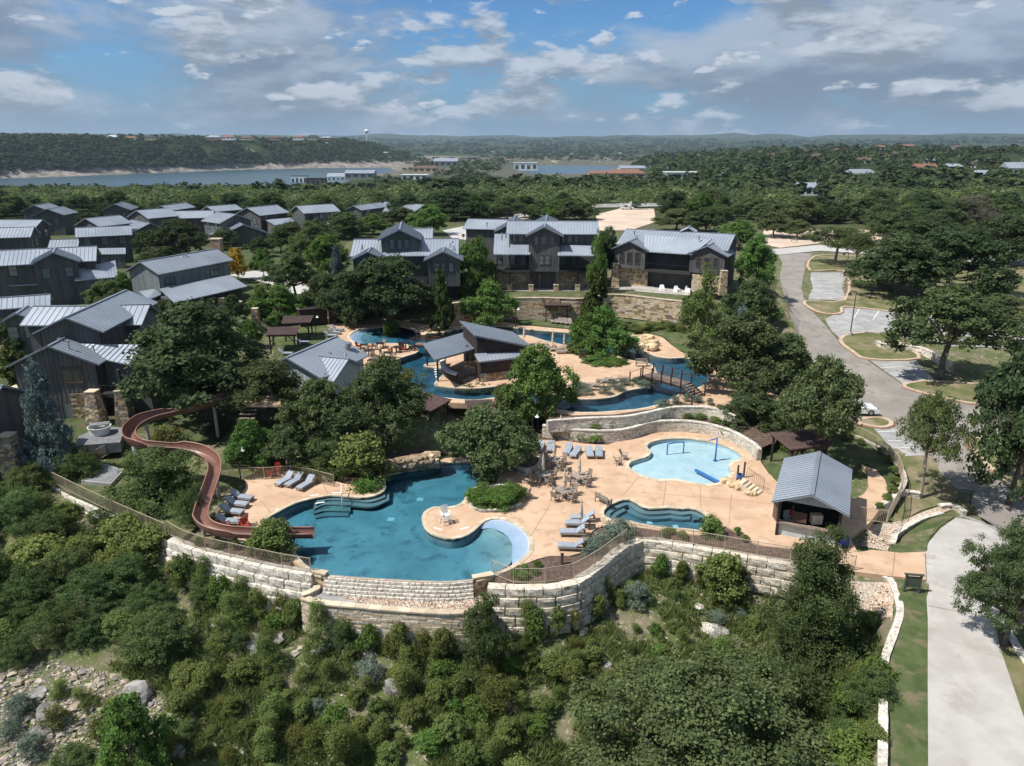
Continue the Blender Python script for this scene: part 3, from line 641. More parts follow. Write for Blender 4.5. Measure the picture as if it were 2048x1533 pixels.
# ================================================================== retaining walls
def rough_block(seed, sub=(4, 2, 3), amp=.10):
    """unit block, hewn: split faces bulge, arrises stay near the box"""
    r_ = random.Random(seed); nx_, ny_, nz_ = sub; bm = bmesh.new(); bmesh.ops.create_cube(bm, size=1.0)
    bmesh.ops.subdivide_edges(bm, edges=bm.edges[:], cuts=2, use_grid_fill=True)
    for v in bm.verts:
        p = v.co; k = sum(abs(abs(c) - .5) < 1e-4 for c in p)
        n_ = mnoise.noise(Vector((p.x * 2.3 + seed * 7, p.y * 2.3, p.z * 2.3)))
        if k == 1: v.co = p * (1 + .10 + amp * 2.2 * n_) if abs(p.y + .5) < 1e-4 else p
        else: v.co = p * (1 - .03 + amp * .8 * n_) + Vector((r_.uniform(-1, 1), r_.uniform(-1, 1), r_.uniform(-1, 1))) * .012
    me = bpy.data.meshes.new('block'); bm.to_mesh(me); bm.free(); return me
BLOCKS = [rough_block(i) for i in range(10)]
for m_ in BLOCKS: m_.materials.append(MAT['limestone'])
BLOCKS_W = [m_.copy() for m_ in BLOCKS]
for m_ in BLOCKS_W: m_.materials.clear(); m_.materials.append(MAT['limestone_white'])
def seg_iter(line, step, jitter=.18, off=0.0):
    P = [np.array(p, float) for p in line]; cum = [0]
    for i in range(len(P) - 1): cum.append(cum[-1] + np.linalg.norm(P[i + 1] - P[i]))
    def pt(d):
        d = min(max(d, 0), cum[-1]); i = min(np.searchsorted(cum, d, 'right') - 1, len(P) - 2); t = (d - cum[i]) / max(cum[i + 1] - cum[i], 1e-9); return P[i] + (P[i + 1] - P[i]) * t
    d = -off
    while d < cum[-1] - .15:
        l = step * random.uniform(1 - jitter, 1 + jitter); a = max(d, 0); b = min(d + l, cum[-1])
        if cum[-1] - b < step * .35: b = cum[-1]
        if b - a > .12: yield pt(a), pt(b)
        d = b if b > d + 1e-6 else d + l
def block_wall(name, label, line, ztop, courses, ch, step, batter, blocks, depth=.75):
    root = tag(empty(name, (line[0][0], line[0][1], ztop)), label, 'wall')
    ls = resample(line, .5)
    core = MB(); n = len(ls); P = []
    for i, p in enumerate(ls):
        a = ls[max(i - 1, 0)]; b = ls[min(i + 1, n - 1)]; tx, ty = b[0] - a[0], b[1] - a[1]; l = math.hypot(tx, ty); nn = (ty / l, -tx / l)
        P += [(p[0] - nn[0] * .5, p[1] - nn[1] * .5, ztop - .06), (p[0] - nn[0] * .06, p[1] - nn[1] * .06, ztop - .06), (p[0] + nn[0] * (batter * courses - .12), p[1] + nn[1] * (batter * courses - .12), ztop - ch * courses)]
    core.add(P, [f for i in range(n - 1) for f in ((3 * i, 3 * i + 1, 3 * i + 4, 3 * i + 3), (3 * i + 1, 3 * i + 2, 3 * i + 5, 3 * i + 4))]); core.build('wall_core', MAT['mortar'], root)
    for c in range(courses):
        for a, b in seg_iter(line, step, .15, off=(c % 2) * step * .5):
            d = b - a; l = np.linalg.norm(d); d /= l; nn = np.array((d[1], -d[0])); m = (a + b) / 2 + nn * (batter * c - depth / 2 + .30)
            o = link_mesh('block', random.choice(blocks), root)
            o.location = (m[0], m[1], ztop - ch * (c + .5) + random.uniform(-.012, .012)); o.rotation_euler = (random.uniform(-.02, .02), random.uniform(-.01, .01), math.atan2(d[1], d[0]) + random.uniform(-.02, .02))
            o.scale = ((l + .0) * .985, depth * random.uniform(.95, 1.05), ch * .965)
    finish(root); return root
def finish_scaled(parent): finish(parent)
wl = plan(smooth_open(WALL_L, 5))
wl_a = [p for p in wl if proj((*p, 0))[0] < 338]; wl_b = [p for p in wl if proj((*p, 0))[0] >= 336]
block_wall('retaining_wall', 'rough limestone block wall below the fenced strip of lawn', wl_a, -.25, 3, .66, 1.25, .16, BLOCKS_W)
block_wall('retaining_wall', 'stepped white limestone block wall beside the end of the water slide', wl_b, .05, 5, .66, 1.3, .16, BLOCKS_W)
wr = plan(smooth_open(WALL_R, 5))
wr_a = [p for p in wr if proj((*p, 0))[0] < 1290]; wr_b = [p for p in wr if proj((*p, 0))[0] >= 1282]
block_wall('retaining_wall', 'curved grey limestone block wall bulging out beside the spill edge', wr_a, .0, 5, .66, 1.3, .12, BLOCKS)
block_wall('retaining_wall', 'straight limestone block wall below the small spa pool', wr_b, .0, 4, .62, 1.3, .10, BLOCKS)
# spill edge, catch basin and its front wall
def course_wall(name, label, line, ztop, zbot, sl, sh, mats, batter=.0, depth=.3, cap=None, blocks=None, group=None, cap_mat=None):
    root = tag(empty(name, (line[0][0], line[0][1], ztop)), label, 'wall', group); nc = max(1, int(round((ztop - zbot) / sh))); sh = (ztop - zbot) / nc
    core = MB(); ls = resample(line, .6); n = len(ls); P = []
    for i, p in enumerate(ls):
        a = ls[max(i - 1, 0)]; b = ls[min(i + 1, n - 1)]; tx, ty = b[0] - a[0], b[1] - a[1]; l = math.hypot(tx, ty); nn = (ty / l, -tx / l)
        P += [(p[0] - nn[0] * depth, p[1] - nn[1] * depth, ztop - .02), (p[0] - nn[0] * .02, p[1] - nn[1] * .02, ztop - .02), (p[0] + nn[0] * (batter * nc - .03), p[1] + nn[1] * (batter * nc - .03), zbot), (p[0] - nn[0] * depth, p[1] - nn[1] * depth, zbot)]
    core.add(P, [f for i in range(n - 1) for f in ((4 * i, 4 * i + 1, 4 * i + 5, 4 * i + 4), (4 * i + 1, 4 * i + 2, 4 * i + 6, 4 * i + 5), (4 * i + 3, 4 * i, 4 * i + 4, 4 * i + 7))] + [(0, 3, 2, 1), (4 * n - 4, 4 * n - 3, 4 * n - 2, 4 * n - 1)]); core.build('wall_core', MAT['mortar'], root)
    J = MB()
    for c in range(nc):
        for a, b in seg_iter(line, sl, .35, off=random.uniform(0, sl)):
            d = b - a; l = np.linalg.norm(d); d /= l; nn = np.array((d[1], -d[0])); pr = random.uniform(.015, .06); m = (a + b) / 2 + nn * (batter * c + pr - .08)
            if blocks:
                o = link_mesh('stone', random.choice(blocks), root); o.location = (m[0], m[1], ztop - sh * (c + .5)); o.rotation_euler = (0, 0, math.atan2(d[1], d[0])); o.scale = (l * .93, .24, sh * .88)
            else: J.box((m[0], m[1], ztop - sh * (c + .5) + random.uniform(-.01, .01)), (l * .96, .2, sh * .90), math.atan2(d[1], d[0]), mi=random.randrange(len(mats)))
    if not blocks: J.build('stones', mats, root, kind='stuff')
    if cap:
        for a, b in seg_iter(line, cap[1], .2):
            d = b - a; l = np.linalg.norm(d); d /= l; nn = np.array((d[1], -d[0])); m = (a + b) / 2 + nn * (cap[0] / 2 - cap[0] * .72)
            mb = MB(); mb.box((0, 0, 0), (l * .985, cap[0] * random.uniform(.93, 1.05), .11)); o = mb.build('cap_stone', cap_mat or MAT['coping'], root); o.location = (m[0], m[1], ztop + .05 + random.uniform(-.006, .006)); o.rotation_euler = (0, 0, math.atan2(d[1], d[0]))
    finish(root); return root
spill = plan(smooth_open([(648,1152.5),(720,1158.5),(778,1162),(837,1165),(895,1166),(946,1162)], 6))
course_wall('spill_wall', 'battered white brick spill wall under the pool water edge', spill, -.03, -1.15, .42, .22, [MAT['limestone_white']], batter=.11, depth=.3, blocks=BLOCKS_W)
cb_out = plan(smooth_open([(603,1197),(640,1207),(720,1215),(800,1222),(860,1226),(920,1227),(985,1222)], 6), -1.05)
course_wall('basin_wall', 'cream coursed stone wall holding the gravel catch basin', cb_out, -1.1, -4.2, .55, .16, [MAT['limestone'], MAT['coping'], MAT['stucco']], batter=.012, depth=.4, cap=(.5, .9))
cb_l = [tuple(at(632, 1152, -.1)[:2]), tuple(at(640, 1170, -.5)[:2]), tuple(at(605, 1196, -1.05)[:2])]
course_wall('basin_end_wall', 'short stone return wall closing the catch basin beside the slide wall', cb_l[::-1], -.9, -3.0, .5, .2, [MAT['limestone']], cap=(.45, .7))
cr_ = plan([(946,1161),(988,1153)], 0); course_wall('basin_end_wall', 'short brown stone pier at the end of the spill edge', cr_, .12, -1.4, .4, .2, [MAT['stone_gold'], MAT['stone_brown']], cap=(.5, .8))
cl_ = plan([(626,1147),(652,1153)], 0); course_wall('basin_end_wall', 'short brown stone pier where the slide wall meets the spill edge', cl_, .12, -1.4, .4, .2, [MAT['stone_gold'], MAT['stone_brown']], cap=(.5, .8))
gb = plan(smooth_open([(640,1172),(720,1181),(800,1187),(900,1189),(960,1187)], 4), -1.1) + plan(smooth_open([(985,1220),(920,1225),(860,1224),(800,1220),(720,1213),(612,1196)], 4), -1.1)
drape('catch_basin_bed', fix_winding(gb), 0, MAT['parking'], zc=-1.16, skirt=.5)
def pebbles(name, label, poly, z, n, r0, r1, mats, seed=1, zf=None):
    r_ = random.Random(seed); P = np.array(poly); lo, hi = P.min(0), P.max(0); xs = np.array([r_.uniform(lo[0], hi[0]) for _ in range(n * 3)]); ys = np.array([r_.uniform(lo[1], hi[1]) for _ in range(n * 3)])
    ok = poly_sd(xs, ys, poly) < -.05; xs, ys = xs[ok][:n], ys[ok][:n]; zz = np.full(len(xs), z) if zf is None else zf(xs, ys) + z; mb = MB()
    O = [(1, 0, 0), (-1, 0, 0), (0, 1, 0), (0, -1, 0), (0, 0, 1), (0, 0, -1)]; F = [(0, 2, 4), (2, 1, 4), (1, 3, 4), (3, 0, 4), (2, 0, 5), (1, 2, 5), (3, 1, 5), (0, 3, 5)]
    for x, y, q in zip(xs, ys, zz):
        s_ = r_.uniform(r0, r1); a = r_.uniform(0, 6.28); e = r_.uniform(.6, 1); t = r_.uniform(.35, .8)
        mb.add([(x + s_ * (o[0] * math.cos(a) - o[1] * e * math.sin(a)), y + s_ * (o[0] * math.sin(a) + o[1] * e * math.cos(a)), q + s_ * t * (o[2] + .25) + r_.uniform(-.3, .3) * s_ * .5) for o in O], F, r_.randrange(len(mats)))
    return tag(mb.build(name, mats), label, 'gravel', kind='stuff')
MAT['peb_a'] = M('pebble_tan', (.46, .34, .24), (.60, .47, .36), 5); MAT['peb_b'] = M('pebble_pale', (.58, .52, .45), (.70, .64, .57), 5); MAT['peb_c'] = M('pebble_rust', (.36, .22, .14), (.46, .30, .2), 5)
PEB = [MAT['peb_a'], MAT['peb_b'], MAT['peb_c'], MAT['peb_a']]
gb2 = plan(smooth_open([(690,1181),(760,1186),(860,1190),(960,1188)], 4), -1.1) + plan(smooth_open([(980,1218),(900,1222),(800,1217),(720,1207),(690,1196)], 4), -1.1)
pebbles('gravel', 'tan and rust gravel in the catch basin below the spill edge', fix_winding(gb2), -1.13, 1900, .05, .12, PEB, 3)
# terrace walls below the river
course_wall('terrace_wall', 'lower curved white stone terrace wall behind the splash pool', low_w, ZB + .05, -.1, .55, .17, [MAT['limestone_white'], MAT['limestone']], batter=.02, depth=.35, cap=(.4, .6), cap_mat=MAT['limestone_white'])
course_wall('terrace_wall', 'upper curved white stone terrace wall in front of the lazy river', up_w, ZU + .05, ZB - .05, .55, .17, [MAT['limestone_white'], MAT['limestone']], batter=.02, depth=.35, cap=(.4, .6), cap_mat=MAT['limestone_white'])
bed_poly = [tuple(np.array(p) + (0, .2)) for p in low_w] + plan([(1560,880),(1530,850),(1480,830)], ZB) + [tuple(np.array(p) + (0, -.1)) for p in up_w[::-1]] + plan([(1090,848)], ZB)
drape('planting_bed', fix_winding(bed_poly), 0, MAT['mulch'], zc=ZB)
bed2 = [tuple(np.array(p) + (0, .2)) for p in up_w] + plan([(1440,815),(1400,812),(1355,803),(1335,812),(1300,819.5),(1230,829.5),(1146,831.5),(1100,824)], ZU)
drape('planting_bed', fix_winding(bed2), 0, MAT['mulch'], zc=ZU - .03)
# tall wall carrying the house lawn
course_wall('lawn_wall', 'tall tan and brown stone retaining wall under the house lawns', [tuple(p) for p in smooth_open(bw, 4)], ZL, ZU - .2, .95, .34, [MAT['stone_gold'], MAT['coping'], MAT['stone_brown'], MAT['limestone'], MAT['stucco']], batter=.015, depth=.6, cap=(.5, 1.0))

# ================================================================== fences
_post = MB().box((0, 0, .62), (.055, .055, 1.24)).mesh('post', MAT['fence'])
def fence(label, pts, z=None, h=1.2, px=True, name='metal_fence', pick=.115, mat_=None, group=None):
    P = [at(x, y, z) if z is not None else ground(x, y) for x, y in pts] if px else [Vector(p) for p in pts]
    L3 = resample([tuple(p) for p in P], 2.3); root = tag(empty(name, L3[0]), label, 'fence', group); mt = mat_ or MAT['fence']
    pm = _post
    if mat_: pm = MB().box((0, 0, .62), (.05, .05, 1.24)).mesh('post', mat_)
    J = MB()
    for i, p in enumerate(L3):
        o = link_mesh('post', pm, root); o.location = p; o.scale = (1, 1, h / 1.22)
        if i + 1 < len(L3):
            q = L3[i + 1]; a, b = Vector(p), Vector(q)
            for zz in (.10, h - .06):
                r_ = MB(); r_.bar(a + Vector((0, 0, zz)), b + Vector((0, 0, zz)), .035, .04); r_.build('rail', mt, root)
            k = int((b - a).length / pick)
            for j in range(1, k): c = a + (b - a) * (j / k); J.box((c.x, c.y, c.z + h / 2), (.018, .018, h - .14))
    J.build('pickets', mt, root, kind='stuff'); finish(root); return root
fence('tan picket fence climbing the left side of the small lawn', [(105,966),(150,945),(200,920),(250,893)], 0)
fence('tan picket fence along the crest of the rough wall by the lawn', [(107,968),(180,1005),(260,1042),(333,1074)], 0)
fence('tan picket fence on the stepped white block wall under the slide', [(338,1070),(345,1080),(410,1102),(480,1118),(550,1134),(622,1146)], .05)
fence('tan picket fence following the curved block wall by the spill edge', [(984,1150),(996,1166),(1050,1168),(1100,1167),(1138,1161),(1170,1146),(1200,1126),(1228,1104),(1252,1086)], 0)
fence('tan picket fence above the straight block wall below the spa pool', [(1262,1076),(1290,1076),(1375,1088),(1440,1099),(1505,1111),(1580,1123)], 0)
fence('tan picket fence behind the loungers under the slide tower', [(438,951),(500,962),(580,955),(632,964),(668,974)], 0)
fence('low tan gate fence on the walk in front of the kiosk', [(1640,1128),(1708,1141)], 0)
fence('tan gate fence between the kiosk and the curved walk', [(1702,1038),(1740,1040),(1772,1048)], 0)
fence('tan picket fence curving round the walk behind the kiosk', [(1774,1046),(1797,1000),(1806,968),(1796,938),(1770,908),(1735,884),(1690,864),(1640,848)], .25)
fence('thin tan fence on top of the tall house lawn wall', [(955,598),(1020,595),(1100,595),(1170,596),(1213,588),(1260,590),(1310,596),(1362,602)], ZL + .05, 1.15, pick=.2)

# ================================================================== roads, parking, lawns (draped on the ground)
def gpoly(pts, n=0):
    pts = smooth_closed(pts, n) if n else pts
    return fix_winding([tuple(ground(x, y)[:2]) for x, y in pts])
road = [(1556,505),(1560,560),(1575,620),(1600,680),(1640,745),(1690,800),(1700,835),(1745,855),(1800,880),(1838,915),(1868,932),(1892,962),(1940,1005),(1958,1034),(2000,1060),(2080,1105),(2080,1010),(2000,955),(1962,925),(1925,892),(1935,870),(2080,880),(2080,818),(1960,811),(1885,799),(1812,775),(1757,738),(1722,712),(1685,692),(1664,668),(1640,640),(1612,614),(1606,592),(1618,520),(1625,508)]
drape('parking_road', gpoly(road), .05, MAT['asphalt'], 1.5)
drape('parking_bay', gpoly([(1622,546),(1688,546),(1691,601),(1617,601)]), .07, MAT['parking'], 1.5)
drape('parking_bay', gpoly([(1650,640),(1672,628),(1690,616),(1800,626),(2090,648),(2090,700),(1900,694),(1765,668),(1702,670),(1684,682),(1664,664)]), .07, MAT['parking'], 1.5)
drape('parking_bay', gpoly([(1738,721),(1830,721),(1875,766),(1807,770)]), .07, MAT['parking'], 1.5)
drape('parking_bay', gpoly([(1660,815),(1700,806),(1745,832),(1722,842),(1660,838)]), .07, MAT['parking'], 1.5)
drape('parking_bay', gpoly([(1745,856),(1772,846),(1800,868),(1856,912),(1797,915)]), .07, MAT['parking'], 1.5)
lawns = {'a': [(1630,514),(1700,512),(1800,520),(1900,524),(2090,536),(2090,640),(1850,632),(1800,626),(1690,614),(1680,626),(1660,629),(1632,622),(1612,604),(1692,602),(1692,544),(1622,542)],
 'b': [(1684,684),(1702,671),(1765,669),(1800,690),(1834,718),(1738,719),(1708,704)], 'c': [(1813,776),(1835,767),(1885,766),(2090,785),(2090,812),(1962,809),(1890,797)],
 'd': [(1716,846),(1750,838),(1772,842),(1778,850),(1760,855)], 'e': [(1946,893),(1965,878),(2090,872),(2090,1010),(2000,950)],
 'f': [(1800,918),(1862,916),(1882,950),(1938,1002),(1955,1026),(1935,1030),(1890,1014),(1840,1024),(1798,1050),(1786,1040),(1800,1010),(1815,975),(1812,945)],
 'g': [(1779,1108),(1790,1088),(1812,1068),(1852,1042),(1893,1031),(1908,1036),(1880,1056),(1856,1085),(1847,1108)]}
for k_, pts in lawns.items(): drape('lawn', gpoly(pts, 3), .11, MAT['lawn_dry'] if k_ in 'abcdef' else MAT['lawn'], 1.4)
for k_ in 'abcde':
    ln = gpoly(lawns[k_], 3); ln = ln + ln[:1]
    J = ribbon('kerb', ln, -.02, .42, lambda x, y: h1(x, y) + .16, .3, MAT['kerb'], kind='structure')
    ribbon('kerb_edge', ln, .42, .60, lambda x, y: h1(x, y) + .058, .1, MAT['kerb_red'], kind='structure')
for i in range(7):
    a = ground(1619 + 0, 553 + i * 7.2); b = ground(1690, 553 + i * 7.2); drape('parking_line', fix_winding([(a.x, a.y - .05), (b.x, b.y - .05), (b.x, b.y + .05), (a.x, a.y + .05)]), .085, MAT['paint_white'], 2)
for (x0, y0, x1, y1) in ((1719,619,1708,637),(1758,623,1746,641),(1796,628,1786,644),(1760,738,1806,734),(1786,754,1846,751),(1754,866,1790,864),(1776,884,1806,884),(1800,898,1830,898),(1690,815,1715,838)):
    a = ground(x0, y0); b = ground(x1, y1); d = (b - a); nn = Vector((-d.y, d.x, 0)).normalized() * .06
    drape('parking_line', fix_winding([tuple((a - nn)[:2]), tuple((b - nn)[:2]), tuple((b + nn)[:2]), tuple((a + nn)[:2])]), .09, MAT['paint_white'], 2)
drive = [(1848,1108),(1858,1085),(1882,1058),(1912,1037),(1960,1046),(2000,1066),(2040,1100),(2030,1140),(1990,1250),(2000,1300),(2100,1590),(2200,1900),(1858,1900),(1856,1590),(1855,1400),(1855,1240)]
drape('driveway', gpoly(drive), .07, MAT['concrete'], 1.3)
drape('drive_apron', gpoly([(1912,1036),(1925,1032),(2012,1060),(2000,1066),(1960,1046)]), .085, MAT['parking'], 1.0)
drape('lawn', gpoly([(1782,1154),(1850,1163),(1854,1240),(1855,1400),(1856,1590),(1858,1900),(1768,1900),(1772,1590),(1768,1330),(1794,1240),(1797,1195)]), .08, MAT['lawn'], 1.0)
drape('lawn', gpoly([(2000,1300),(2300,1290),(2600,1900),(2200,1900),(2100,1590)]), .06, MAT['lawn_dry'], 1.0)
for (x0, y0, x1, y1) in ((1856,1214,1990,1240),):
    a = ground(x0, y0); b = ground(x1, y1); drape('drive_joint', fix_winding([tuple(a[:2]), tuple(b[:2]), (b.x, b.y + .035), (a.x, a.y + .035)]), .078, MAT['mulch'], 1.0)
for q in ([(1283,948),(1247,990)],[(1333,960),(1326,1015)],[(1400,970),(1402,1022)],[(1463,990),(1458,1050)],[(1280,985),(1500,1003)],[(1505,945),(1545,975)],[(1075,1060),(1130,1062)],[(1490,930),(1515,915)],[(1100,1010),(1060,1075)],[(1180,980),(1205,1000)],[(560,985),(600,1002)],[(520,1000),(545,1030)],[(1225,905),(1258,925)],[(1500,1003),(1560,1010)],[(1420,850),(1425,882)],[(1330,848),(1335,878)],[(1790,1105),(1785,1152)],[(1100,945),(1225,960)],[(640,952),(655,988)]):
    a, b = at(*q[0]), at(*q[1]); d = (b - a).normalized(); nn = Vector((-d.y, d.x, 0)) * .018
    drape('deck_joint', fix_winding([tuple((a - nn)[:2]), tuple((b - nn)[:2]), tuple((b + nn)[:2]), tuple((a + nn)[:2])]), 0, MAT['kerb_red'], zc=.004)
# dry creek beds
c1_ = gpoly([(1738,1052),(1800,1045),(1850,1025),(1888,1012),(1902,1022),(1850,1042),(1806,1066),(1776,1106),(1722,1094)]); drape('creek_bed', c1_, .10, MAT['gravel'], 1.0)
pebbles('gravel', 'tan pebble creek bed between the kiosk walk and the crescent lawn', c1_, .12, 2600, .04, .10, PEB, 5, T)
c2_ = gpoly([(1690,1166),(1778,1168),(1788,1200),(1784,1243),(1735,1250),(1690,1230)]); drape('creek_bed', c2_, .10, MAT['gravel'], 1.0)
pebbles('gravel', 'tan pebble bed under the small culvert by the grass strip', c2_, .12, 2300, .04, .10, PEB, 6, T)
for lab, pts, zt, zb in (('white boulder edging of the creek bed below the crescent lawn', [(1776,1108),(1790,1086),(1815,1064),(1850,1043),(1885,1030)], .18, -.3), ('low white stone wall round the pebble bed by the grass strip', [(1690,1148),(1770,1156),(1785,1180),(1796,1215),(1792,1245),(1772,1300),(1762,1340),(1760,1420),(1758,1500),(1757,1570),(1755,1700),(1752,1880)], .1, -1.6), ('low white stone kerb wall along the walk behind the kiosk', [(1745,1045),(1765,1035),(1795,1005),(1810,970),(1800,935),(1772,902),(1735,878),(1690,858),(1640,842)], .3, -.4), ('short white boulder wall end on the lawn by the juniper', [(1795,992),(1838,1000)], .5, -.3), ('white stones at the head of the driveway', [(1880,1020),(1905,1018),(1925,1034)], .35, -.3), ('low white stone kerb wall beside the crossing drive', [(2000,1240),(2025,1290),(2060,1350)], .1, -.5), ('low pale stone wall behind the parking bay under the big oak', [(1752,692),(1770,700),(1840,708),(1900,748)], 4.2, 2.2)):
    ln = [tuple(ground(x, y)[:2]) for x, y in smooth_open(pts, 3)]; zz = [h1(*p) for p in ln]; z_ = sum(zz) / len(zz)
    top = z_ + zt if zt < 2 else z_ + .8
    if 'grass strip' in lab: top = -.18
    course_wall('stone_wall', lab, ln, top, top + min(zb, -.4) - .5 if zt < 2 else z_ - .3, .62, .3, [MAT['limestone_white'], MAT['limestone']], depth=.3, cap=(.45, .6), cap_mat=MAT['limestone_white'])
# far paving
for nm, pts, m_, off in (('far_road', [(1540,500),(1640,491),(1760,500),(1900,512),(2090,524),(2090,536),(1900,524),(1760,511),(1640,503),(1545,512)], 'road_pale', .12), ('gravel_lot', [(1528,460),(1600,470),(1640,488),(1560,497),(1522,490)], 'caliche', .12), ('gravel_lot', [(1192,430),(1240,418),(1308,418),(1312,445),(1260,462),(1195,462)], 'caliche', .12),
  ('far_road', [(885,462),(935,452),(1010,433),(1090,421),(1200,409),(1440,404),(1440,410),(1200,416),(1110,429),(1040,441),(960,460),(940,482),(905,478)], 'road_pale', .12), ('lane', [(455,552),(520,541),(600,562),(640,592),(608,604),(560,576),(505,560)], 'road_pale', .12),
  ('lane', [(600,500),(640,498),(660,515),(620,520)], 'road_pale', .12), ('meadow', [(1240,388),(1440,388),(1440,402),(1220,405)], 'lawn', .10), ('meadow', [(1000,445),(1060,430),(1180,414),(1190,430),(1080,450)], 'lawn', .10), ('gravel_lot', [(1540,455),(1760,462),(1800,480),(1720,492),(1600,486)], 'caliche', .10)):
    drape(nm, gpoly(pts), off, MAT[m_], 4.0)
# lawns on the level terraces
for pts, z_ in (([(112,967),(180,1004),(260,1040),(335,1073),(360,1080),(400,1040),(380,990),(330,960),(240,935),(180,932)], -.03), ([(828,868),(870,850),(925,850),(965,862),(960,880),(925,908),(880,905),(840,895)], .0), ([(1520,905),(1560,890),(1580,935),(1562,965),(1540,948)], .02)):
    drape('lawn', fix_winding(plan(smooth_closed(pts, 3), z_)), 0, MAT['lawn'], zc=z_, skirt=.5)
for pts in ([(545,660),(600,648),(640,645),(668,662),(690,700),(700,725),(640,735),(560,725)], [(1300,664),(1345,660),(1400,668),(1425,700),(1395,708),(1362,702),(1345,690),(1326,673)], [(940,640),(1000,637),(1080,640),(1165,648),(1190,664),(1135,657),(1090,653),(1040,648),(1000,641)], [(1160,640),(1260,640),(1330,650),(1300,665),(1200,664)]):
    drape('lawn', fix_winding(plan(smooth_closed(pts, 3), ZU + .0)), 0, MAT['lawn'], zc=ZU + .02, skirt=.5)
drape('lawn', fix_winding(plan([(950,597),(1020,594.5),(1100,594.5),(1170,595.5),(1212,588),(1260,590),(1310,596),(1362,602),(1380,585),(1220,570),(960,582)], ZL)), 0, MAT['lawn'], zc=ZL + .01, skirt=.4)
# mulch beds on the lower deck level
for pts in ([(1075,1120),(1100,1113),(1142,1113),(1166,1106),(1174,1086),(1188,1064),(1206,1054),(1230,1052),(1262,1074),(1250,1086),(1200,1126),(1170,1146),(1138,1161),(1060,1166),(1000,1165),(990,1156),(1022,1138)], [(1235,1052),(1290,1058),(1350,1067),(1400,1073),(1428,1068),(1455,1056),(1500,1086),(1535,1094),(1600,1102),(1640,1124),(1505,1110),(1375,1087),(1285,1075),(1265,1073)], [(1235,871),(1215,866),(1146,863),(1088,856),(1060,862),(1062,888),(1080,879),(1120,879),(1170,887),(1214,889),(1240,880)], [(660,905),(860,885),(870,920),(768,944),(760,960),(752,970),(735,974),(690,966),(672,940)], [(360,1082),(440,1076),(470,1086),(528,1090),(560,1102),(584,1124),(560,1134),(480,1118),(400,1098)], [(1560,870),(1640,862),(1720,880),(1780,925),(1790,960),(1776,985),(1770,960),(1750,938),(1720,926),(1690,960),(1570,950)]):
    drape('planting_bed', fix_winding(plan(smooth_closed(pts, 2), 0)), 0, MAT['garden' if pts[0] == (1560,870) else 'mulch'], zc=-.03, skirt=.4)

for pts in ([(-30,905),(60,905),(150,900),(245,892),(300,895),(430,905),(520,840),(540,770),(530,690),(430,640),(250,640),(60,690),(-30,720)], [(545,655),(600,645),(700,628),(840,625),(900,610),(950,598),(950,560),(880,520),(700,520),(600,560),(520,600),(520,640)], [(-40,690),(60,680),(250,640),(420,640),(520,600),(640,520),(720,470),(700,442),(560,452),(400,458),(240,455),(-40,470)], [(700,470),(720,505),(900,510),(940,500),(930,470),(880,460),(800,452),(720,455)], [(660,905),(868,880),(880,850),(960,850),(1050,845),(1000,812),(860,805),(760,775),(690,728),(560,738),(520,790),(440,830),(400,880),(440,940),(600,935)], [(1470,772),(1540,778),(1620,800),(1690,850),(1640,868),(1540,862),(1480,832),(1440,820)], [(1400,600),(1460,590),(1556,560),(1575,640),(1600,700),(1640,760),(1560,770),(1450,735),(1430,700),(1400,660)]):
    drape('garden_ground', gpoly(pts), .03, MAT['garden'], 2.0)
# ================================================================== buildings
def slab_quad(mb, a, b, c, d, th, mi=0):
    """roof plane a-b-c-d (ccw seen from above) with thickness th downwards"""
    P = [Vector(p) for p in (a, b, c, d)]; Q = [p - Vector((0, 0, th)) for p in P]
    mb.add(P + Q, [(0, 1, 2, 3), (7, 6, 5, 4), (0, 4, 5, 1), (1, 5, 6, 2), (2, 6, 7, 3), (3, 7, 4, 0)], mi)
def seams(mb, a, b, c, d, step, hgt=.045, wd=.035):
    """standing seams from edge a-b (eave) up to edge d-c (ridge)"""
    a, b, c, d = (Vector(p) for p in (a, b, c, d)); n = max(2, int(round(((b - a).length + (c - d).length) / 2 / step)))
    for i in range(n + 1):
        t = i / n; mb.bar(a.lerp(b, t) + Vector((0, 0, hgt / 2)), d.lerp(c, t) + Vector((0, 0, hgt / 2)), wd, hgt)
def ccw(pts):
    A = sum(pts[i][0] * pts[(i + 1) % len(pts)][1] - pts[(i + 1) % len(pts)][0] * pts[i][1] for i in range(len(pts))); return pts if A > 0 else pts[::-1]
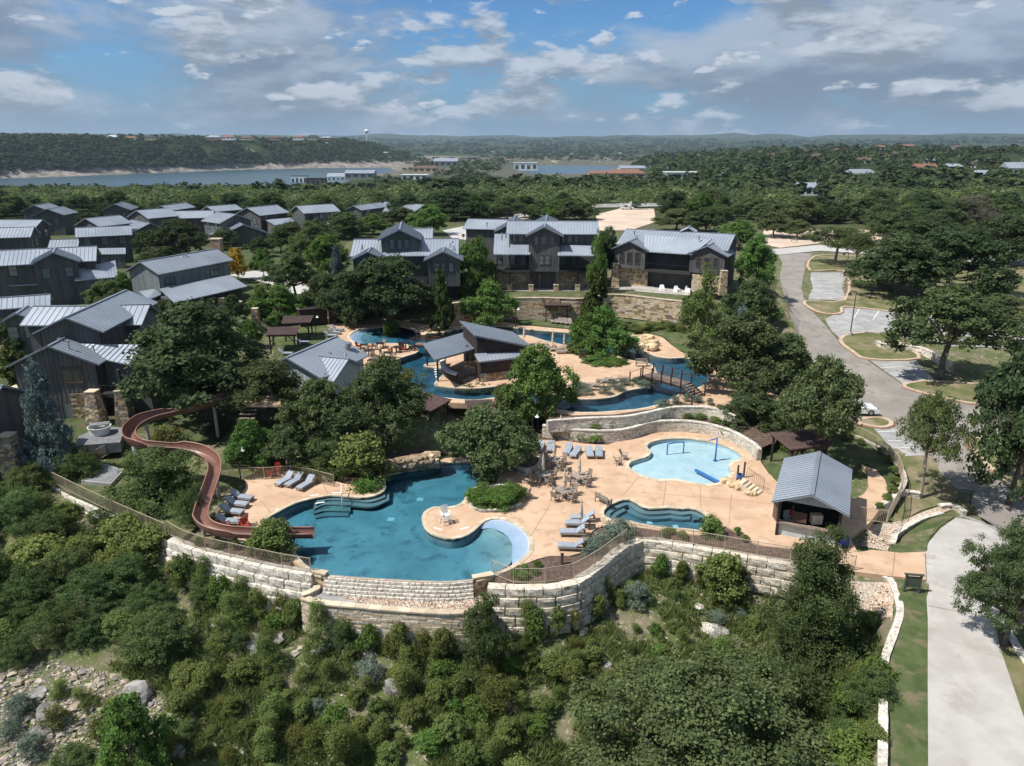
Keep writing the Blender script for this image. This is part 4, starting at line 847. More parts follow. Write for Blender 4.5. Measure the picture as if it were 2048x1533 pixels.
def gable(root, r1, r2, zr, eave, pitch=.45, zb=0, ov=.55, endov=.5, wall='siding', roof='roof', step=.5, fold=True, batten=False, w=None, wallz=None, seam=True):
    A, B = at(*r1, zr), at(*r2, zr); d = (B - A); d.z = 0; Ln = d.length; d.normalize(); n = Vector((d.y, -d.x, 0))
    if w is None:
        best = None
        for sg in (1, -1):
            for k in range(60, 1000, 4):
                ww = k / 100; E = A + n * sg * ww - Vector((0, 0, pitch * ww)); p = proj(E); e = (p[0] - eave[0]) ** 2 + (p[1] - eave[1]) ** 2
                if best is None or e < best[0]: best = (e, ww, sg)
        w = best[1]; n = n * best[2]
    up = Vector((0, 0, 1)); ze = zr - pitch * w; rf = MB(); sm = MB()
    for sg in (1, -1):
        q = [A + n * sg * w - up * (pitch * w), B + n * sg * w - up * (pitch * w), B, A]; qq = ccw(q); slab_quad(rf, *qq, .13)
        if seam: seams(sm, *(x + up * .003 for x in q), step)
    ro = rf.build('roof', MAT[roof], root)
    if seam: sm.build('standing_seams', MAT['seam'], ro, kind='stuff')
    cp = MB(); cp.bar(A + up * .03, B + up * .03, .3, .05); cp.build('ridge_cap', MAT['seam'], ro)
    # walls with gable ends, set in under the roof
    wi = w - ov; a = A + d * endov; b = B - d * endov; zt = zr - .14; zwe = zr - pitch * wi - .14; wm = MB()
    P = []
    for e in (a, b):
        P += [(e + n * wi).to_2d().to_3d() + up * zb, (e - n * wi).to_2d().to_3d() + up * zb, (e - n * wi).to_2d().to_3d() + up * zwe, e.to_2d().to_3d() + up * zt, (e + n * wi).to_2d().to_3d() + up * zwe]
    wm.add(P, [(0, 1, 2, 3, 4), (9, 8, 7, 6, 5), (0, 4, 9, 5), (1, 6, 7, 2)])
    wo_ = wm.build('wall', MAT[wall], root)
    info = dict(A=a, B=b, d=d, n=n, w=wi, ze=zwe, zb=zb, zr=zr, front=(a + n * wi, b + n * wi), back=(a - n * wi, b - n * wi), endA=(a - n * wi, a + n * wi), endB=(b - n * wi, b + n * wi), wallobj=wo_, root=root)
    if batten:
        bt = MB()
        for (p, q, zf) in ((info['front'][0], info['front'][1], lambda t: zwe), (info['endA'][0], info['endA'][1], lambda t: zwe + (zt - zwe) * (1 - abs(2 * t - 1))), (info['back'][0], info['back'][1], lambda t: zwe), (info['endB'][0], info['endB'][1], lambda t: zwe + (zt - zwe) * (1 - abs(2 * t - 1)))):
            k = int((q - p).length / .42)
            for i in range(k + 1):
                c = p.lerp(q, i / k); z1 = zf(i / k); bt.box((c.x, c.y, (zb + z1) / 2), (.055, .055, z1 - zb - .02))
        bt.build('battens', MAT[wall], wo_, kind='stuff')
    return info
def shed(root, c4, zs, th=.13, roof='roof', step=.5, zb=None, inset=.35, wall='siding', name='roof'):
    """lean-to roof from four corners (upper-left, upper-right, lower-right, lower-left) and their heights"""
    P = [at(x, y, z) for (x, y), z in zip(c4, zs)]; rf = MB(); q = ccw([P[3], P[2], P[1], P[0]]); slab_quad(rf, *q, th); ro = rf.build(name, MAT[roof], root)
    sm = MB(); up = Vector((0, 0, .003)); seams(sm, P[3] + up, P[2] + up, P[1] + up, P[0] + up, step); sm.build('standing_seams', MAT['seam'], ro, kind='stuff')
    if zb is not None:
        c = sum(P, Vector()) / 4; I = [p + (c - p).normalized() * inset for p in P]; wm = MB(); V_ = [Vector((p.x, p.y, zb)) for p in I] + [Vector((p.x, p.y, p.z - th - .03)) for p in I]
        wm.add(V_, [(0, 1, 5, 4), (1, 2, 6, 5), (2, 3, 7, 6), (3, 0, 4, 7)]); wm.build('wall', MAT[wall], root)
    return P
def hit_plane(p, q, px, py):
    d = ray(px, py); e = np.array((q[0] - p[0], q[1] - p[1])); n = np.array((e[1], -e[0])); t = (n @ np.array((p[0], p[1]))) / (n @ d[:2]); h = np.array((0, 0, CAM_H)) + d * t
    return Vector(h)
def window_at(root, a, b, z0, z1, out, frame='trim', pane='glass', cols=1, rows=2, name='window', fw=.09):
    """a, b: bottom corners on the wall; out: outward normal"""
    a, b = Vector((a[0], a[1], 0)), Vector((b[0], b[1], 0)); d = (b - a); Ln = d.length; d.normalize(); o = Vector(out).normalized(); fr = MB()
    def P(u, z, k): return a + d * u + o * k + Vector((0, 0, z))
    def slab(m_, u0, u1, za, zb_, k0, k1):
        V_ = [P(u0, za, k0), P(u1, za, k0), P(u1, zb_, k0), P(u0, zb_, k0), P(u0, za, k1), P(u1, za, k1), P(u1, zb_, k1), P(u0, zb_, k1)]
        m_.add(V_, [(0, 3, 2, 1), (4, 5, 6, 7), (0, 1, 5, 4), (1, 2, 6, 5), (2, 3, 7, 6), (3, 0, 4, 7)])
    slab(fr, -fw, 0, z0 - fw, z1 + fw, -.02, .07); slab(fr, Ln, Ln + fw, z0 - fw, z1 + fw, -.02, .07); slab(fr, 0, Ln, z1, z1 + fw, -.02, .068); slab(fr, -fw * .4, Ln + fw * .4, z0 - fw, z0, -.02, .085)
    for i in range(1, cols): slab(fr, Ln * i / cols - .03, Ln * i / cols + .03, z0, z1, -.02, .055)
    for i in range(1, rows): slab(fr, 0, Ln, z0 + (z1 - z0) * i / rows - .025, z0 + (z1 - z0) * i / rows + .025, -.02, .05)
    f = fr.build(name, MAT[frame], root); pn = MB(); slab(pn, 0, Ln, z0, z1, 0, .022); pn.build('pane', MAT[pane], f); return f
def win(root, line, box, **k):
    p, q = line; x0, y0, x1, y1 = box; a = hit_plane(p, q, x0, (y0 + y1) / 2); b = hit_plane(p, q, x1, (y0 + y1) / 2); t = hit_plane(p, q, (x0 + x1) / 2, y0); s_ = hit_plane(p, q, (x0 + x1) / 2, y1)
    e = Vector((q[0] - p[0], q[1] - p[1], 0)); n = Vector((e.y, -e.x, 0)).normalized()
    if n.dot(Vector((a.x, a.y, 0))) > 0: n = -n
    return window_at(root, a, b, s_.z, t.z, n, **k)
def auto_windows(root, g, n=3, side='front', wz=1.5, ww=1.1, zoff=None, **k):
    p, q = g[side]; e = (q - p); e.z = 0; Ln = e.length; e.normalize(); nn = Vector((e.y, -e.x, 0)); c = (g['A'] + g['B']) / 2
    if nn.dot(p - c) < 0: nn = -nn
    zt = g['ze'] - .35 if zoff is None else g['ze'] - zoff
    for i in range(n):
        u = Ln * (i + .5) / n + random.uniform(-.3, .3); a = p + e * (u - ww / 2); b = p + e * (u + ww / 2); window_at(root, a, b, zt - wz, zt, nn, **k)
def stone_pier(root, top, bot, z0, z1, w0, w1, name='stone_pier', mats=None, d=None):
    """battered pier built of courses"""
    c = (at(*bot, z0)); J = MB(); mats = mats or [MAT['stone_brown'], MAT['stone_gold'], MAT['rock_gray']]; nc = max(3, int((z1 - z0) / .22)); core = MB()
    for i in range(nc):
        t = (i + .5) / nc; wd = w0 + (w1 - w0) * t; zz = z0 + (z1 - z0) * t; hh = (z1 - z0) / nc; core.box((c.x, c.y, zz), (wd - .03, wd - .03, hh))
        for sx, sy in ((0, -1), (0, 1), (1, 0), (-1, 0)):
            u = -wd / 2
            while u < wd / 2 - .05:
                l = min(random.uniform(.2, .45), wd / 2 - u); m = u + l / 2; pr = wd / 2 - .04 + random.uniform(.0, .035)
                J.box((c.x + (m if sx == 0 else sx * pr), c.y + (m if sy == 0 else sy * pr), zz), ((l * .95, .1, hh * .9) if sx == 0 else (.1, l * .95, hh * .9)), mi=random.randrange(len(mats))); u += l
    o = core.build(name, MAT['mortar'], root); J.build('stones', mats, o, kind='stuff')
    cp = MB(); cp.box((c.x, c.y, z1 + .05), (w1 + .14, w1 + .14, .1)); cp.build('cap_stone', MAT['coping'], o); return c
def stone_face(root, line, z0, z1, name='stone_wall', mats=None, out=None, sl=.5, sh=.24):
    mats = mats or [MAT['stone_brown'], MAT['stone_gold'], MAT['stone_brown'], MAT['rock_gray']]; J = MB(); p, q = Vector(line[0]), Vector(line[1]); p.z = q.z = 0; d = (q - p); Ln = d.length; d.normalize(); nn = Vector((d.y, -d.x, 0))
    if nn.y > 0: nn = -nn
    z = z0
    while z < z1 - .05:
        hh = min(sh, z1 - z); u = 0
        while u < Ln - .02:
            l = min(random.uniform(.5, 1.6) * sl, Ln - u); c = p + d * (u + l / 2) + nn * (.03 + random.uniform(0, .04)); J.box((c.x, c.y, z + hh / 2), (l * .96, .14, hh * .92), math.atan2(d.y, d.x), mi=random.randrange(len(mats))); u += l
        z += hh
    return J.build(name, mats, root, kind='stuff')
def vents(root, pts, z, parent=None):
    for i, (x, y) in enumerate(pts):
        c = at(x, y, z); mb = MB(); mb.lathe((c.x, c.y, z - .35), [(.09, 0), (.09, .62), (.17, .64), (.15, .76), (.02, .8)], 10); mb.build('roof_vent', MAT['steel'], root)
def house(label, px, z, name='house'): return tag(empty(name, at(*px, z)), label, 'house')

# ---- three houses on the lawn terrace
h = house('dark house with three-window upper gable and two front gables behind the oaks', (812, 600), 4.6)
zb = 4.4
g = gable(h, (707.5,479), (917.4,477.6), 13.6, (704,514), .40, zb, batten=True); main1 = g
u = gable(h, (798.8,459.6), (802.7,444.4), 15.6, (755,481), .48, 9, wall='siding_green', batten=True, endov=.6)
for b in ((780,480,788.5,498),(795,480,803.5,498),(809,480,817.5,498)): win(h, u['endA'], b, pane='glass_pale')
gable(h, (866,456.6), (806,457), 14.7, (866.7,478), .42, 10, endov=.3)
g2 = gable(h, (735.5,504.4), (742,494.5), 12.7, (698,522), .46, zb, wall='siding_green', batten=True)
g3 = gable(h, (886.4,503.5), (888,494), 12.7, (847,523), .46, 7.2, wall='siding_green', batten=True)
for b in ((867.3,526,875,543.5),(882,526,891,543.5),(898,526,906.5,543.5)): win(h, g3['endA'], b, pane='glass_pale')
stone_pier(h, (913,545), (913,593), 4.6, 8.6, 1.1, .8)
for x in (859, 775): c = at(x, 592, 4.6); mb = MB(); mb.box((c.x, c.y, 8), (.22, .22, 6.8)); mb.build('post', MAT['trim'], h)
vents(h, [(725,495),(724,498),(846,462),(900,484),(905,488),(901,492),(908,498),(893,486)], 12.9); finish(h)
h = house('three-storey dark house with central gable tower over the stone lawn wall', (1090, 580), ZL)
zb = ZL - .1
g = gable(h, (1014.5,442), (1196,442.7), 16.2, (1012,467.6), .42, zb, batten=True)
for b in ((1026,469,1031.5,484),(1038,469,1047,484),(1053.5,471,1058.5,484.5),(1124.5,471,1130.5,485.5),(1135.5,471,1144.5,486),(1150,471.5,1156.5,486)): win(h, g['front'], b, pane='glass_pale')
c_ = gable(h, (1089,454.4), (1094,430), 15.9, (1050,472), .48, ZL + 3.2, batten=True, endov=.7)
for b in ((1069,474,1076.5,489.5),(1082.5,474,1094,490),(1100.5,474,1108,489.5)): win(h, c_['endA'], b, pane='glass_pale', frame='trim_brown')
for b in ((1078,511,1086.5,528.5),(1089.5,511,1098.5,528.5)): win(h, c_['endA'], b, pane='glass_pale', frame='trim_brown')
gable(h, (936,438), (1024,440), 14.6, (932.5,461), .42, zb, batten=True)
gable(h, (1024,447), (1030,433), 14.9, (984.5,459), .48, zb)
shed(h, ((989,468),(1021,469),(1021,509),(986.6,508.6)), (13.6,13.6,11.55,11.55)); shed(h, ((1020,489.5),(1061,490),(1060.6,509),(1020,508.8)), (12.7,12.7,11.55,11.55))
R_ = shed(h, ((1117.7,490),(1189.5,492),(1191.7,511.5),(1114.8,511)), (12.7,12.7,11.5,11.5))
for x0, x1 in ((988,1060),(1116,1190)):
    a, b = at_y(x0, 542, 117.7), at_y(x1, 542, 117.7); a.z = b.z = ZL + 3.4; mb = MB(); mb.prism(ccw([(a.x, a.y), (b.x, b.y), (b.x, b.y + 2.8), (a.x, a.y + 2.8)]), ZL + 3.1, ZL + 3.4, bottom=True); mb.build('balcony', MAT['trim'], h)
    rl = MB(); rl.bar(a + Vector((0, .08, 1.0)), b + Vector((0, .08, 1.0)), .06, .06)
    for i in range(40): c = a.lerp(b, i / 39); rl.bar(c + Vector((0, .08, 0)), c + Vector((0, .08, 1)), .02, .02)
    rl.build('railing', MAT['black_metal'], h)
    stone_face(h, ((a.x, a.y + 2.72, 0), (b.x, b.y + 2.72, 0)), ZL, ZL + 3.1)
    for fx in (.15, .5, .82): c = a.lerp(b, fx); window_at(h, (c.x - .45, a.y + 2.82), (c.x + .45, a.y + 2.82), ZL + 3.9, ZL + 5.7, (0, -1, 0), pane='glass_pale')
for x in (1019, 1062, 1112, 1155):
    c = at(x, 582.5, ZL); mb = MB(); mb.box((c.x, c.y, ZL + 3.4), (.26, .26, 5.0)); p_ = mb.build('post', MAT['trim'], h); st = MB(); st.box((c.x, c.y, ZL + .5), (.75, .75, 1.0)); s_ = st.build('stone_base', MAT['stone_gold'], h); cp = MB(); cp.box((c.x, c.y, ZL + 1.04), (.86, .86, .1)); cp.build('cap_stone', MAT['coping'], s_)
pl = (at(1060, 578, ZL + .1), at(1116, 578, ZL + .1))
pl = [p + Vector((0, 1.2, 0)) for p in pl]; wm = MB(); wm.prism(ccw([(pl[0].x, pl[0].y), (pl[1].x, pl[1].y), (pl[1].x, pl[1].y + .3), (pl[0].x, pl[0].y + .3)]), ZL, ZL + 3.2); wm.build('lower_wall', MAT['siding'], h)
for b in ((1078,551,1086,574),(1090,551,1098,574)): win(h, pl, b, frame='trim_brown', pane='glass_pale', rows=4, name='door')
vents(h, [(1052,449),(1058.5,449),(1181,455),(1004,472),(1012,472),(1004,477),(974,450)], 15); finish(h)
h = house('dark house with deep balcony and two tapered stone piers beside the parking road', (1340, 580), ZL)
zb = ZL - .1
# main roof: long raised ridge, lower front plane over the balcony
g = gable(h, (1252.7,458), (1471,469), 14.3, (1235,490), .40, zb, w=None, batten=True)
l3 = gable(h, (1259.3,482.5), (1288,470), 13.2, (1222,498.6), .45, ZL + 3.1, wall='siding', batten=True)
r3 = gable(h, (1415,492), (1431,484), 13.1, (1455.6,515.4), .45, ZL + 3.1, batten=True)
for b in ((1240,505,1248,525),(1254.5,505.5,1264,526.5),(1270.5,506,1279.5,527.5)): win(h, l3['endA'], b, frame='trim_brown')
for b in ((1392.5,516,1401,533),(1408.5,516,1418.5,534),(1427,517,1435,535)): win(h, r3['endA'], b, frame='trim_brown')
shed(h, ((1288,470.5),(1424,478.5),(1384,509),(1288,503)), (13.8,13.8,11.6,11.6))
a, b = at(1289, 539, ZL + 3.15), at(1381, 546, ZL + 3.15); dd = (b - a); dd.normalize(); nn = Vector((-dd.y, dd.x, 0))
mb = MB(); mb.prism(ccw([tuple(a[:2]), tuple(b[:2]), tuple((b + nn * 3.5)[:2]), tuple((a + nn * 3.5)[:2])]), ZL + 2.75, ZL + 3.15, bottom=True); mb.build('balcony', MAT['trim'], h)
rl = MB(); rl.bar(a + Vector((0, .05, 1)), b + Vector((0, .05, 1)), .06, .06)
for i in range(36): c = a.lerp(b, i / 35); rl.bar(c + Vector((0, .05, 0)), c + Vector((0, .05, 1)), .02, .02)
rl.build('railing', MAT['black_metal'], h)
bwm = MB(); q0, q1 = a + nn * 3.3, b + nn * 3.3; bwm.add([(q0.x, q0.y, ZL), (q1.x, q1.y, ZL), (q1.x, q1.y, 12), (q0.x, q0.y, 12)], [(0, 1, 2, 3)]); bwm.build('recess_wall', MAT['dark'], h)  # back wall coloured near-black to paint in the shade under the balcony roof
stone_face(h, (at(1228, 572, ZL) + nn * 1.2, at(1290, 576, ZL) + nn * 1.2), ZL, ZL + 3.0, mats=[MAT['stone_gold'], MAT['stone_gold'], MAT['stone_brown'], MAT['coping']])
stone_face(h, (at(1380, 585, ZL) + nn * .6, at(1445, 590, ZL) + nn * .6), ZL, ZL + 2.9, mats=[MAT['stone_gold'], MAT['stone_gold'], MAT['coping'], MAT['limestone']])
for x in (1312, 1340, 1356): win(h, (q0, q1), (x, 551, x + 11, 578), pane='glass_pale', rows=1, name='door')
GM = [MAT['stone_gold'], MAT['coping'], MAT['stone_gold'], MAT['stone_brown']]
stone_pier(h, (1231,524), (1229,574), ZL, ZL + 3.9, 1.35, .85, mats=GM); stone_pier(h, (1442,543), (1444,590), ZL, ZL + 3.8, 1.25, .9, mats=GM)
c = at(1285.5, 572, ZL); mb = MB(); mb.box((c.x, c.y, ZL + 2), (.2, .2, 3.6)); mb.build('post', MAT['trim'], h); mb = MB(); mb.box((c.x, c.y, ZL + .45), (.8, .8, .9)); mb.build('stone_base', MAT['stone_gold'], h)
vents(h, [(1293,459),(1282,463),(1269,467),(1398,477),(1425,471),(1437,471),(1370,462)], 13.9)
gable(h, (1377,456), (1379,452), 15.0, (1360,465), .5, 11, seam=False); finish(h)
d_ = drape('patio', ccw([tuple((at(x, y, ZL))[:2]) for x, y in ((1020,583),(1190,583),(1190,572),(1020,572))]), 0, MAT['concrete'], zc=ZL + .03)
drape('patio', ccw([tuple((at(x, y, ZL))[:2]) for x, y in ((1228,580),(1380,592),(1382,574),(1230,566))]), 0, MAT['concrete'], zc=ZL + .03)
# ---- house with chimney
h = house('dark two-storey house with stone chimney and long porch roof', (400, 600), 3.4)
zb = 3.2
g = gable(h, (278.7,523.4), (432,497.5), 11.4, (315.4,552), .50, zb, wall='siding_grey', batten=True, ov=.6)
for b in ((330,555,349,568.5),(421,540,437.5,552)): win(h, g['front'], b, cols=2, rows=1, pane='glass_pale')
P4 = shed(h, ((319,578),(459,550.5),(494.4,573),(349,606)), (7.6,7.6,6.3,6.3)); c = sum(P4, Vector()) / 4
wm = MB(); I = [P4[0], P4[1], P4[2].lerp(P4[1], .35), P4[3].lerp(P4[0], .35)]; wm.prism(ccw([tuple(p[:2]) for p in I]), zb, 6.4); wm.build('lower_wall', MAT['siding_green'], h)
ln = (P4[3].lerp(P4[0], .35), P4[2].lerp(P4[1], .35))
for b in ((452,590,473,606),(408,596,432,612)): win(h, ln, b, frame='trim_brown', cols=2)
for x, y in ((447,632),(482,640),(514,655)): stone_pier(h, (x, y - 30), (x, y), 2.6, 5.4, 1.1, .75)
shed(h, ((278,583),(310,578),(322,590),(296,600)), (7.2,7.2,6.5,6.5), zb=3.0)
ch = MB(); c = at(435, 505, 10.4); ch.box((c.x, c.y, 10.5), (1.75, 1.4, 4.4)); co = ch.build('chimney', MAT['stone_brown'], h); cp = MB(); cp.box((c.x, c.y, 12.75), (1.95, 1.6, .14)); cp.build('chimney_cap', MAT['coping'], co)
vents(h, [(357,514),(366,515),(373,514)], 11.0); finish(h)
# ---- big house beside the slide
h = house('large dark house with tapered stone piers beside the water slide', (180, 845), 1.1)
zb = 1.0
u = gable(h, (129.4,635.3), (252.6,580), 11.3, (205.6,665.6), .46, 5.5, batten=True, step=.55)
gable(h, (66.8,612.4), (176,612.4), 10.5, (43.8,654), .52, 4, step=.7); gable(h, (300.6,609), (192,611), 10.6, (284,650), .52, 4, step=.7)
lo = gable(h, (96,692.7), (130,675), 9.1, (196,733.4), .46, zb, batten=True, step=.55)
win(h, lo['endA'], (125,734,163,765), cols=2, rows=1, frame='trim_brown')
S = shed(h, ((160,688),(290,690),(257,729),(136,704)), (8.4,8.0,6.6,7.8), step=.55)
e0, e1 = lo['endA']
stone_face(h, (hit_plane(e0, e1, 148, 830) , hit_plane(e0, e1, 190, 830)), zb, 3.9, mats=[MAT['stone_brown'], MAT['stone_gold'], MAT['stone_brown']])
win(h, (e0, e1), (128,803,146,838), rows=1, pane='glass_pale', name='door')
stone_pier(h, (185,765), (196,849), 1.05, 4.6, 1.55, .95); stone_pier(h, (241,765), (254,847), 1.05, 4.6, 1.5, .95); stone_pier(h, (43,767), (48,840), 1.05, 4.6, 1.4, .95)
a, b = at(200, 790, 4.0), at(236, 790, 4.0); mb = MB(); mb.prism(ccw([tuple(a[:2]), tuple(b[:2]), (b.x, b.y + 3), (a.x, a.y + 3)]), 3.7, 4.0, bottom=True); mb.build('balcony', MAT['trim'], h)
rl = MB(); rl.bar(a + Vector((0, 0, 1)), b + Vector((0, 0, 1)), .05, .05); [rl.bar(a.lerp(b, i / 14), a.lerp(b, i / 14) + Vector((0, 0, 1)), .02, .02) for i in range(15)]; rl.build('railing', MAT['black_metal'], h)
wm = MB(); q0 = a + Vector((-.5, 2.6, 0)); q1 = b + Vector((2.0, 2.6, 0)); wm.prism(ccw([tuple(q0[:2]), tuple(q1[:2]), (q1.x, q1.y + 4), (q0.x, q0.y + 4)]), 1, 7.0); wm.build('recess_wall', MAT['siding'], h)
c = at(254, 847, 1.05); mb = MB(); mb.box((c.x, c.y, 5.7), (.32, .32, 2.2)); mb.build('post', MAT['trim'], h)
vents(h, [(119,684),(124,684),(137,690),(187,700),(121,630),(134,627)], 8.9); finish(h)
h = house('corner of a dark house with stone pier at the left edge', (10, 900), 1.0)
gable(h, (-60,770), (6,772), 8.2, (10,800), .5, 1.0); shed(h, ((-60,800),(12,800),(32,822),(-60,826)), (5.4,5.4,4.6,4.6)); stone_pier(h, (18,850), (32,950), .4, 4.2, 1.5, 1.0); finish(h)
# ---- cluster of dark houses further left
def cl(label, px, z, gs, sheds=(), wins=3):
    h = house(label, px, z)
    for i, q in enumerate(gs):
        r1, r2, zr, e, p = q[:5]; g = gable(h, r1, r2, zr, e, p, z - 1.0, seam=True, step=.6, batten=False, ov=.5)
        if i < 2:
            auto_windows(h, g, wins, 'front', pane=random.choice(['glass', 'glass_pale']))
            auto_windows(h, g, 2, 'endA', pane='glass_pale', zoff=.9)
    for q in sheds: shed(h, *q[:2], step=.6, zb=q[2] if len(q) > 2 else None)
    finish(h)
cl('dark house with a broad front gable at the left edge above the sloping roofs', (105, 600), 4.4, [((193.7,492.5),(-40,503),12.0,(196.6,522),.45),((105.7,505.5),(110,496),12.3,(60.7,533.6),.5)], [(((150,540),(230,521),(236,554),(150,562)),(9.0,9.0,7.8,7.8),4), (((77,531),(112,530),(112.5,537.5),(77,538)),(9.2,9.2,8.9,8.9)), (((17,563),(79,560),(80,569),(17.6,572)),(7.2,7.2,6.8,6.8))], 2)
cl('dark house with a long pale roof behind the broad-gabled one', (205, 520), 5.2, [((149.7,456),(262,451.4),12.4,(149.7,475),.45),((100,480),(160,478),9.8,(106.6,493),.45)], [(((196,497),(251,496),(251.4,508),(195.7,509)),(8.8,8.8,8.0,8.0),4)], 3)
cl('low dark house with bright roof at the left edge behind the blue spruce', (50, 640), 3.0, [((100.8,588.4),(-30,598),8.8,(98,611),.5),((32,628),(54,612),7.9,(0,648),.5)], [], 1)
cl('dark house with plain roof at the left edge in the second row', (40, 490), 5.2, [((68.5,454),(-40,457),12.0,(79,470),.45)], [], 2)
cl('dark house with low gable at the left edge in the third row', (45, 470), 5.0, [((85,439.7),(-10,440),12.2,(70,455),.45)], [], 3)
cl('dark house pair of stacked gables at the back left of the cluster', (100, 440), 4.8, [((67.5,411),(98,406.4),12.6,(40,420),.42),((94,418.5),(125,413),12.0,(128,429),.42)], [], 2)
cl('dark house standing alone before the far oaks', (245, 430), 4.8, [((229,409),(247,404),12.6,(262,417),.42)], [], 3)
cl('dark house with wide roof behind the long pale roof', (215, 460), 5.2, [((170,437),(238.7,430.5),12.4,(199.6,450.4),.42),((262,440),(300,447),10.4,(310,460),.42)], [], 2)
cl('dark house left of the long bright roof panel', (310, 440), 5.0, [((272,421),(337.5,416),12.4,(299,433),.42)], [], 2)
cl('dark house farthest back among the left roofs', (360, 430), 4.8, [((321,412),(371.6,405.7),12.4,(342,421),.42)], [], 2)
cl('dark house with two bright striped roof panels above the cluster oak', (380, 450), 5.0, [((343,422.5),(428,421),11.4,(338,437),.5),((316,440),(345,439),9.6,(312,466),.5)], [], 2)
cl('dark house with timbered porch gable and lit upper window', (480, 490), 5.2, [((433.6,424.5),(472,429),12.2,(399,437),.42),((486.4,450),(470,441),10.2,(548,462.6),.42)], [], 2)
cl('dark house with long pale roof behind the porch gable', (450, 430), 4.8, [((413,413),(470,408.7),12.2,(429,424),.42)], [], 2)
cl('dark house with arched end window and side porch', (540, 450), 5.0, [((493,415.6),(553,410),12.2,(523,426),.42)], [(((530,440),(580,436),(590,443),(550,451)),(9.0,9.0,8.2,8.2),4)], 2)
cl('dark house at the right end of the left row of roofs', (640, 450), 5.0, [((592,412),(665.4,408),12.2,(610,424.8),.42),((674,425),(700,432),9.6,(711,439),.42)], [(((640,446),(670,444),(672,451),(642,453)),(8.8,8.8,8.2,8.2),4)], 3)
cl('low grey-roofed house half hidden by trees right of the row', (750, 430), 5.0, [((706,412),(760,405),10.2,(722,424),.42),((770,404),(850,410),10.2,(800,425),.42)], [], 2)
# ---- grill house with the bright cross gable
h = house('grill house with grey roof and bright white cross gable by the river', (650, 750), ZU, 'grill_house')
gable(h, (673,673), (572,715.6), 6.7, (735.5,714.5), .45, ZU, wall='siding_pale', step=.45, batten=True)
cg = gable(h, (698,718.5), (612,709.5), 6.0, (670,764), .5, ZU, wall='siding_pale', step=.45, batten=True)
mb = MB(); c = at(696, 703, 5.4); mb.lathe((c.x, c.y, 4.8), [(.35, 0), (.35, 1.2), (.5, 1.25), (.5, 1.6), (.3, 1.65)], 14); mb.build('exhaust_vent', MAT['steel'], h)
vents(h, [(598,713),(606,731),(637,706),(660,712),(691,715)], 5.6); finish(h)
# ---- swim-up bar
h = tag(empty('bar_pavilion', at(930, 750, ZU)), 'swim-up bar pavilion with two tilted grey roofs on the river island', 'pavilion')
z = ZU
A4 = shed(h, ((846.5,688),(927,665),(957,695.6),(869.7,720)), (z + 3.5, z + 3.1, z + 3.1, z + 3.5), .22, 'roof_bar', .45)
B4 = shed(h, ((919,641.6),(1024,663.5),(1062.5,693),(949.7,671)), (z + 5.2, z + 3.5, z + 3.5, z + 5.2), .2, 'roof_bar', .45)
C4 = shed(h, ((949,708),(1060,698),(1060,712),(957,724)), (z + 2.9, z + 2.9, z + 2.5, z + 2.5), .18, 'roof', .45)
cen = sum(B4, Vector()) / 4; I = [p + (cen - p) * .10 for p in B4]; wm = MB(); V_ = [Vector((p.x, p.y, z)) for p in I] + [Vector((p.x, p.y, p.z - .2)) for p in I]; wm.add(V_, [(0, 1, 5, 4), (1, 2, 6, 5), (2, 3, 7, 6), (3, 0, 4, 7)]); wm.build('wall', MAT['timber'], h)
cen = sum(C4, Vector()) / 4; I = [p + (cen - p) * .08 for p in C4]; wm = MB(); V_ = [Vector((p.x, p.y, z)) for p in I] + [Vector((p.x, p.y, p.z - .2)) for p in I]; wm.add(V_, [(0, 1, 5, 4), (1, 2, 6, 5), (2, 3, 7, 6), (3, 0, 4, 7)]); wm.build('service_wall', MAT['timber'], h)
stone_face(h, (at(928.5, 754, z), at(957, 752, z)), z, z + 1.9); stone_face(h, (I[3], I[2]), z, z + 1.0)
for x, y in ((854.7,732),(876,763),(935,745)):
    c = at(x, y, z); mb = MB(); mb.box((c.x, c.y, z + 1.7), (.2, .2, 3.4)); mb.build('post', MAT['timber'], h)
bc = rs(plan(smooth_open([(884,730),(880,738),(884,750),(895,760),(912,766)], 6), z), 24); bi2 = rs(plan(smooth_open([(892,728),(889,738),(894,748),(903,756),(916,761)], 6), z), 24)
mb = MB(); mb.prism(ccw([tuple(p) for p in bc] + [tuple(p) for p in bi2[::-1]]), z + .85, z + .95, bottom=True); mb.build('bar_counter', MAT['white'], h)
mb = MB(); mb.prism(ccw([tuple(np.array(p) + (.12, .08)) for p in bc] + [tuple(p) for p in bi2[::-1]]), z, z + .85); mb.build('bar_front', MAT['timber'], h)
finish(h)
for i, (x, y) in enumerate(((872,746),(872,741),(873,736),(873,751),(874,756))):
    c = at(x, y, ZU - .1); t = tag(empty('bar_stool', (c.x, c.y, ZU - 1.1)), 'white round bar stool standing in the water at the swim-up bar', 'stool', 'swim-up bar stools'); mb = MB(); mb.lathe((0, 0, 1.05), [(.2, 0), (.21, .05), (.2, .1)], 12); mb.build('seat', MAT['white'], t); mb = MB(); mb.lathe((0, 0, 0), [(.08, 0), (.06, 1.05)], 10); mb.build('pedestal', MAT['white'], t)
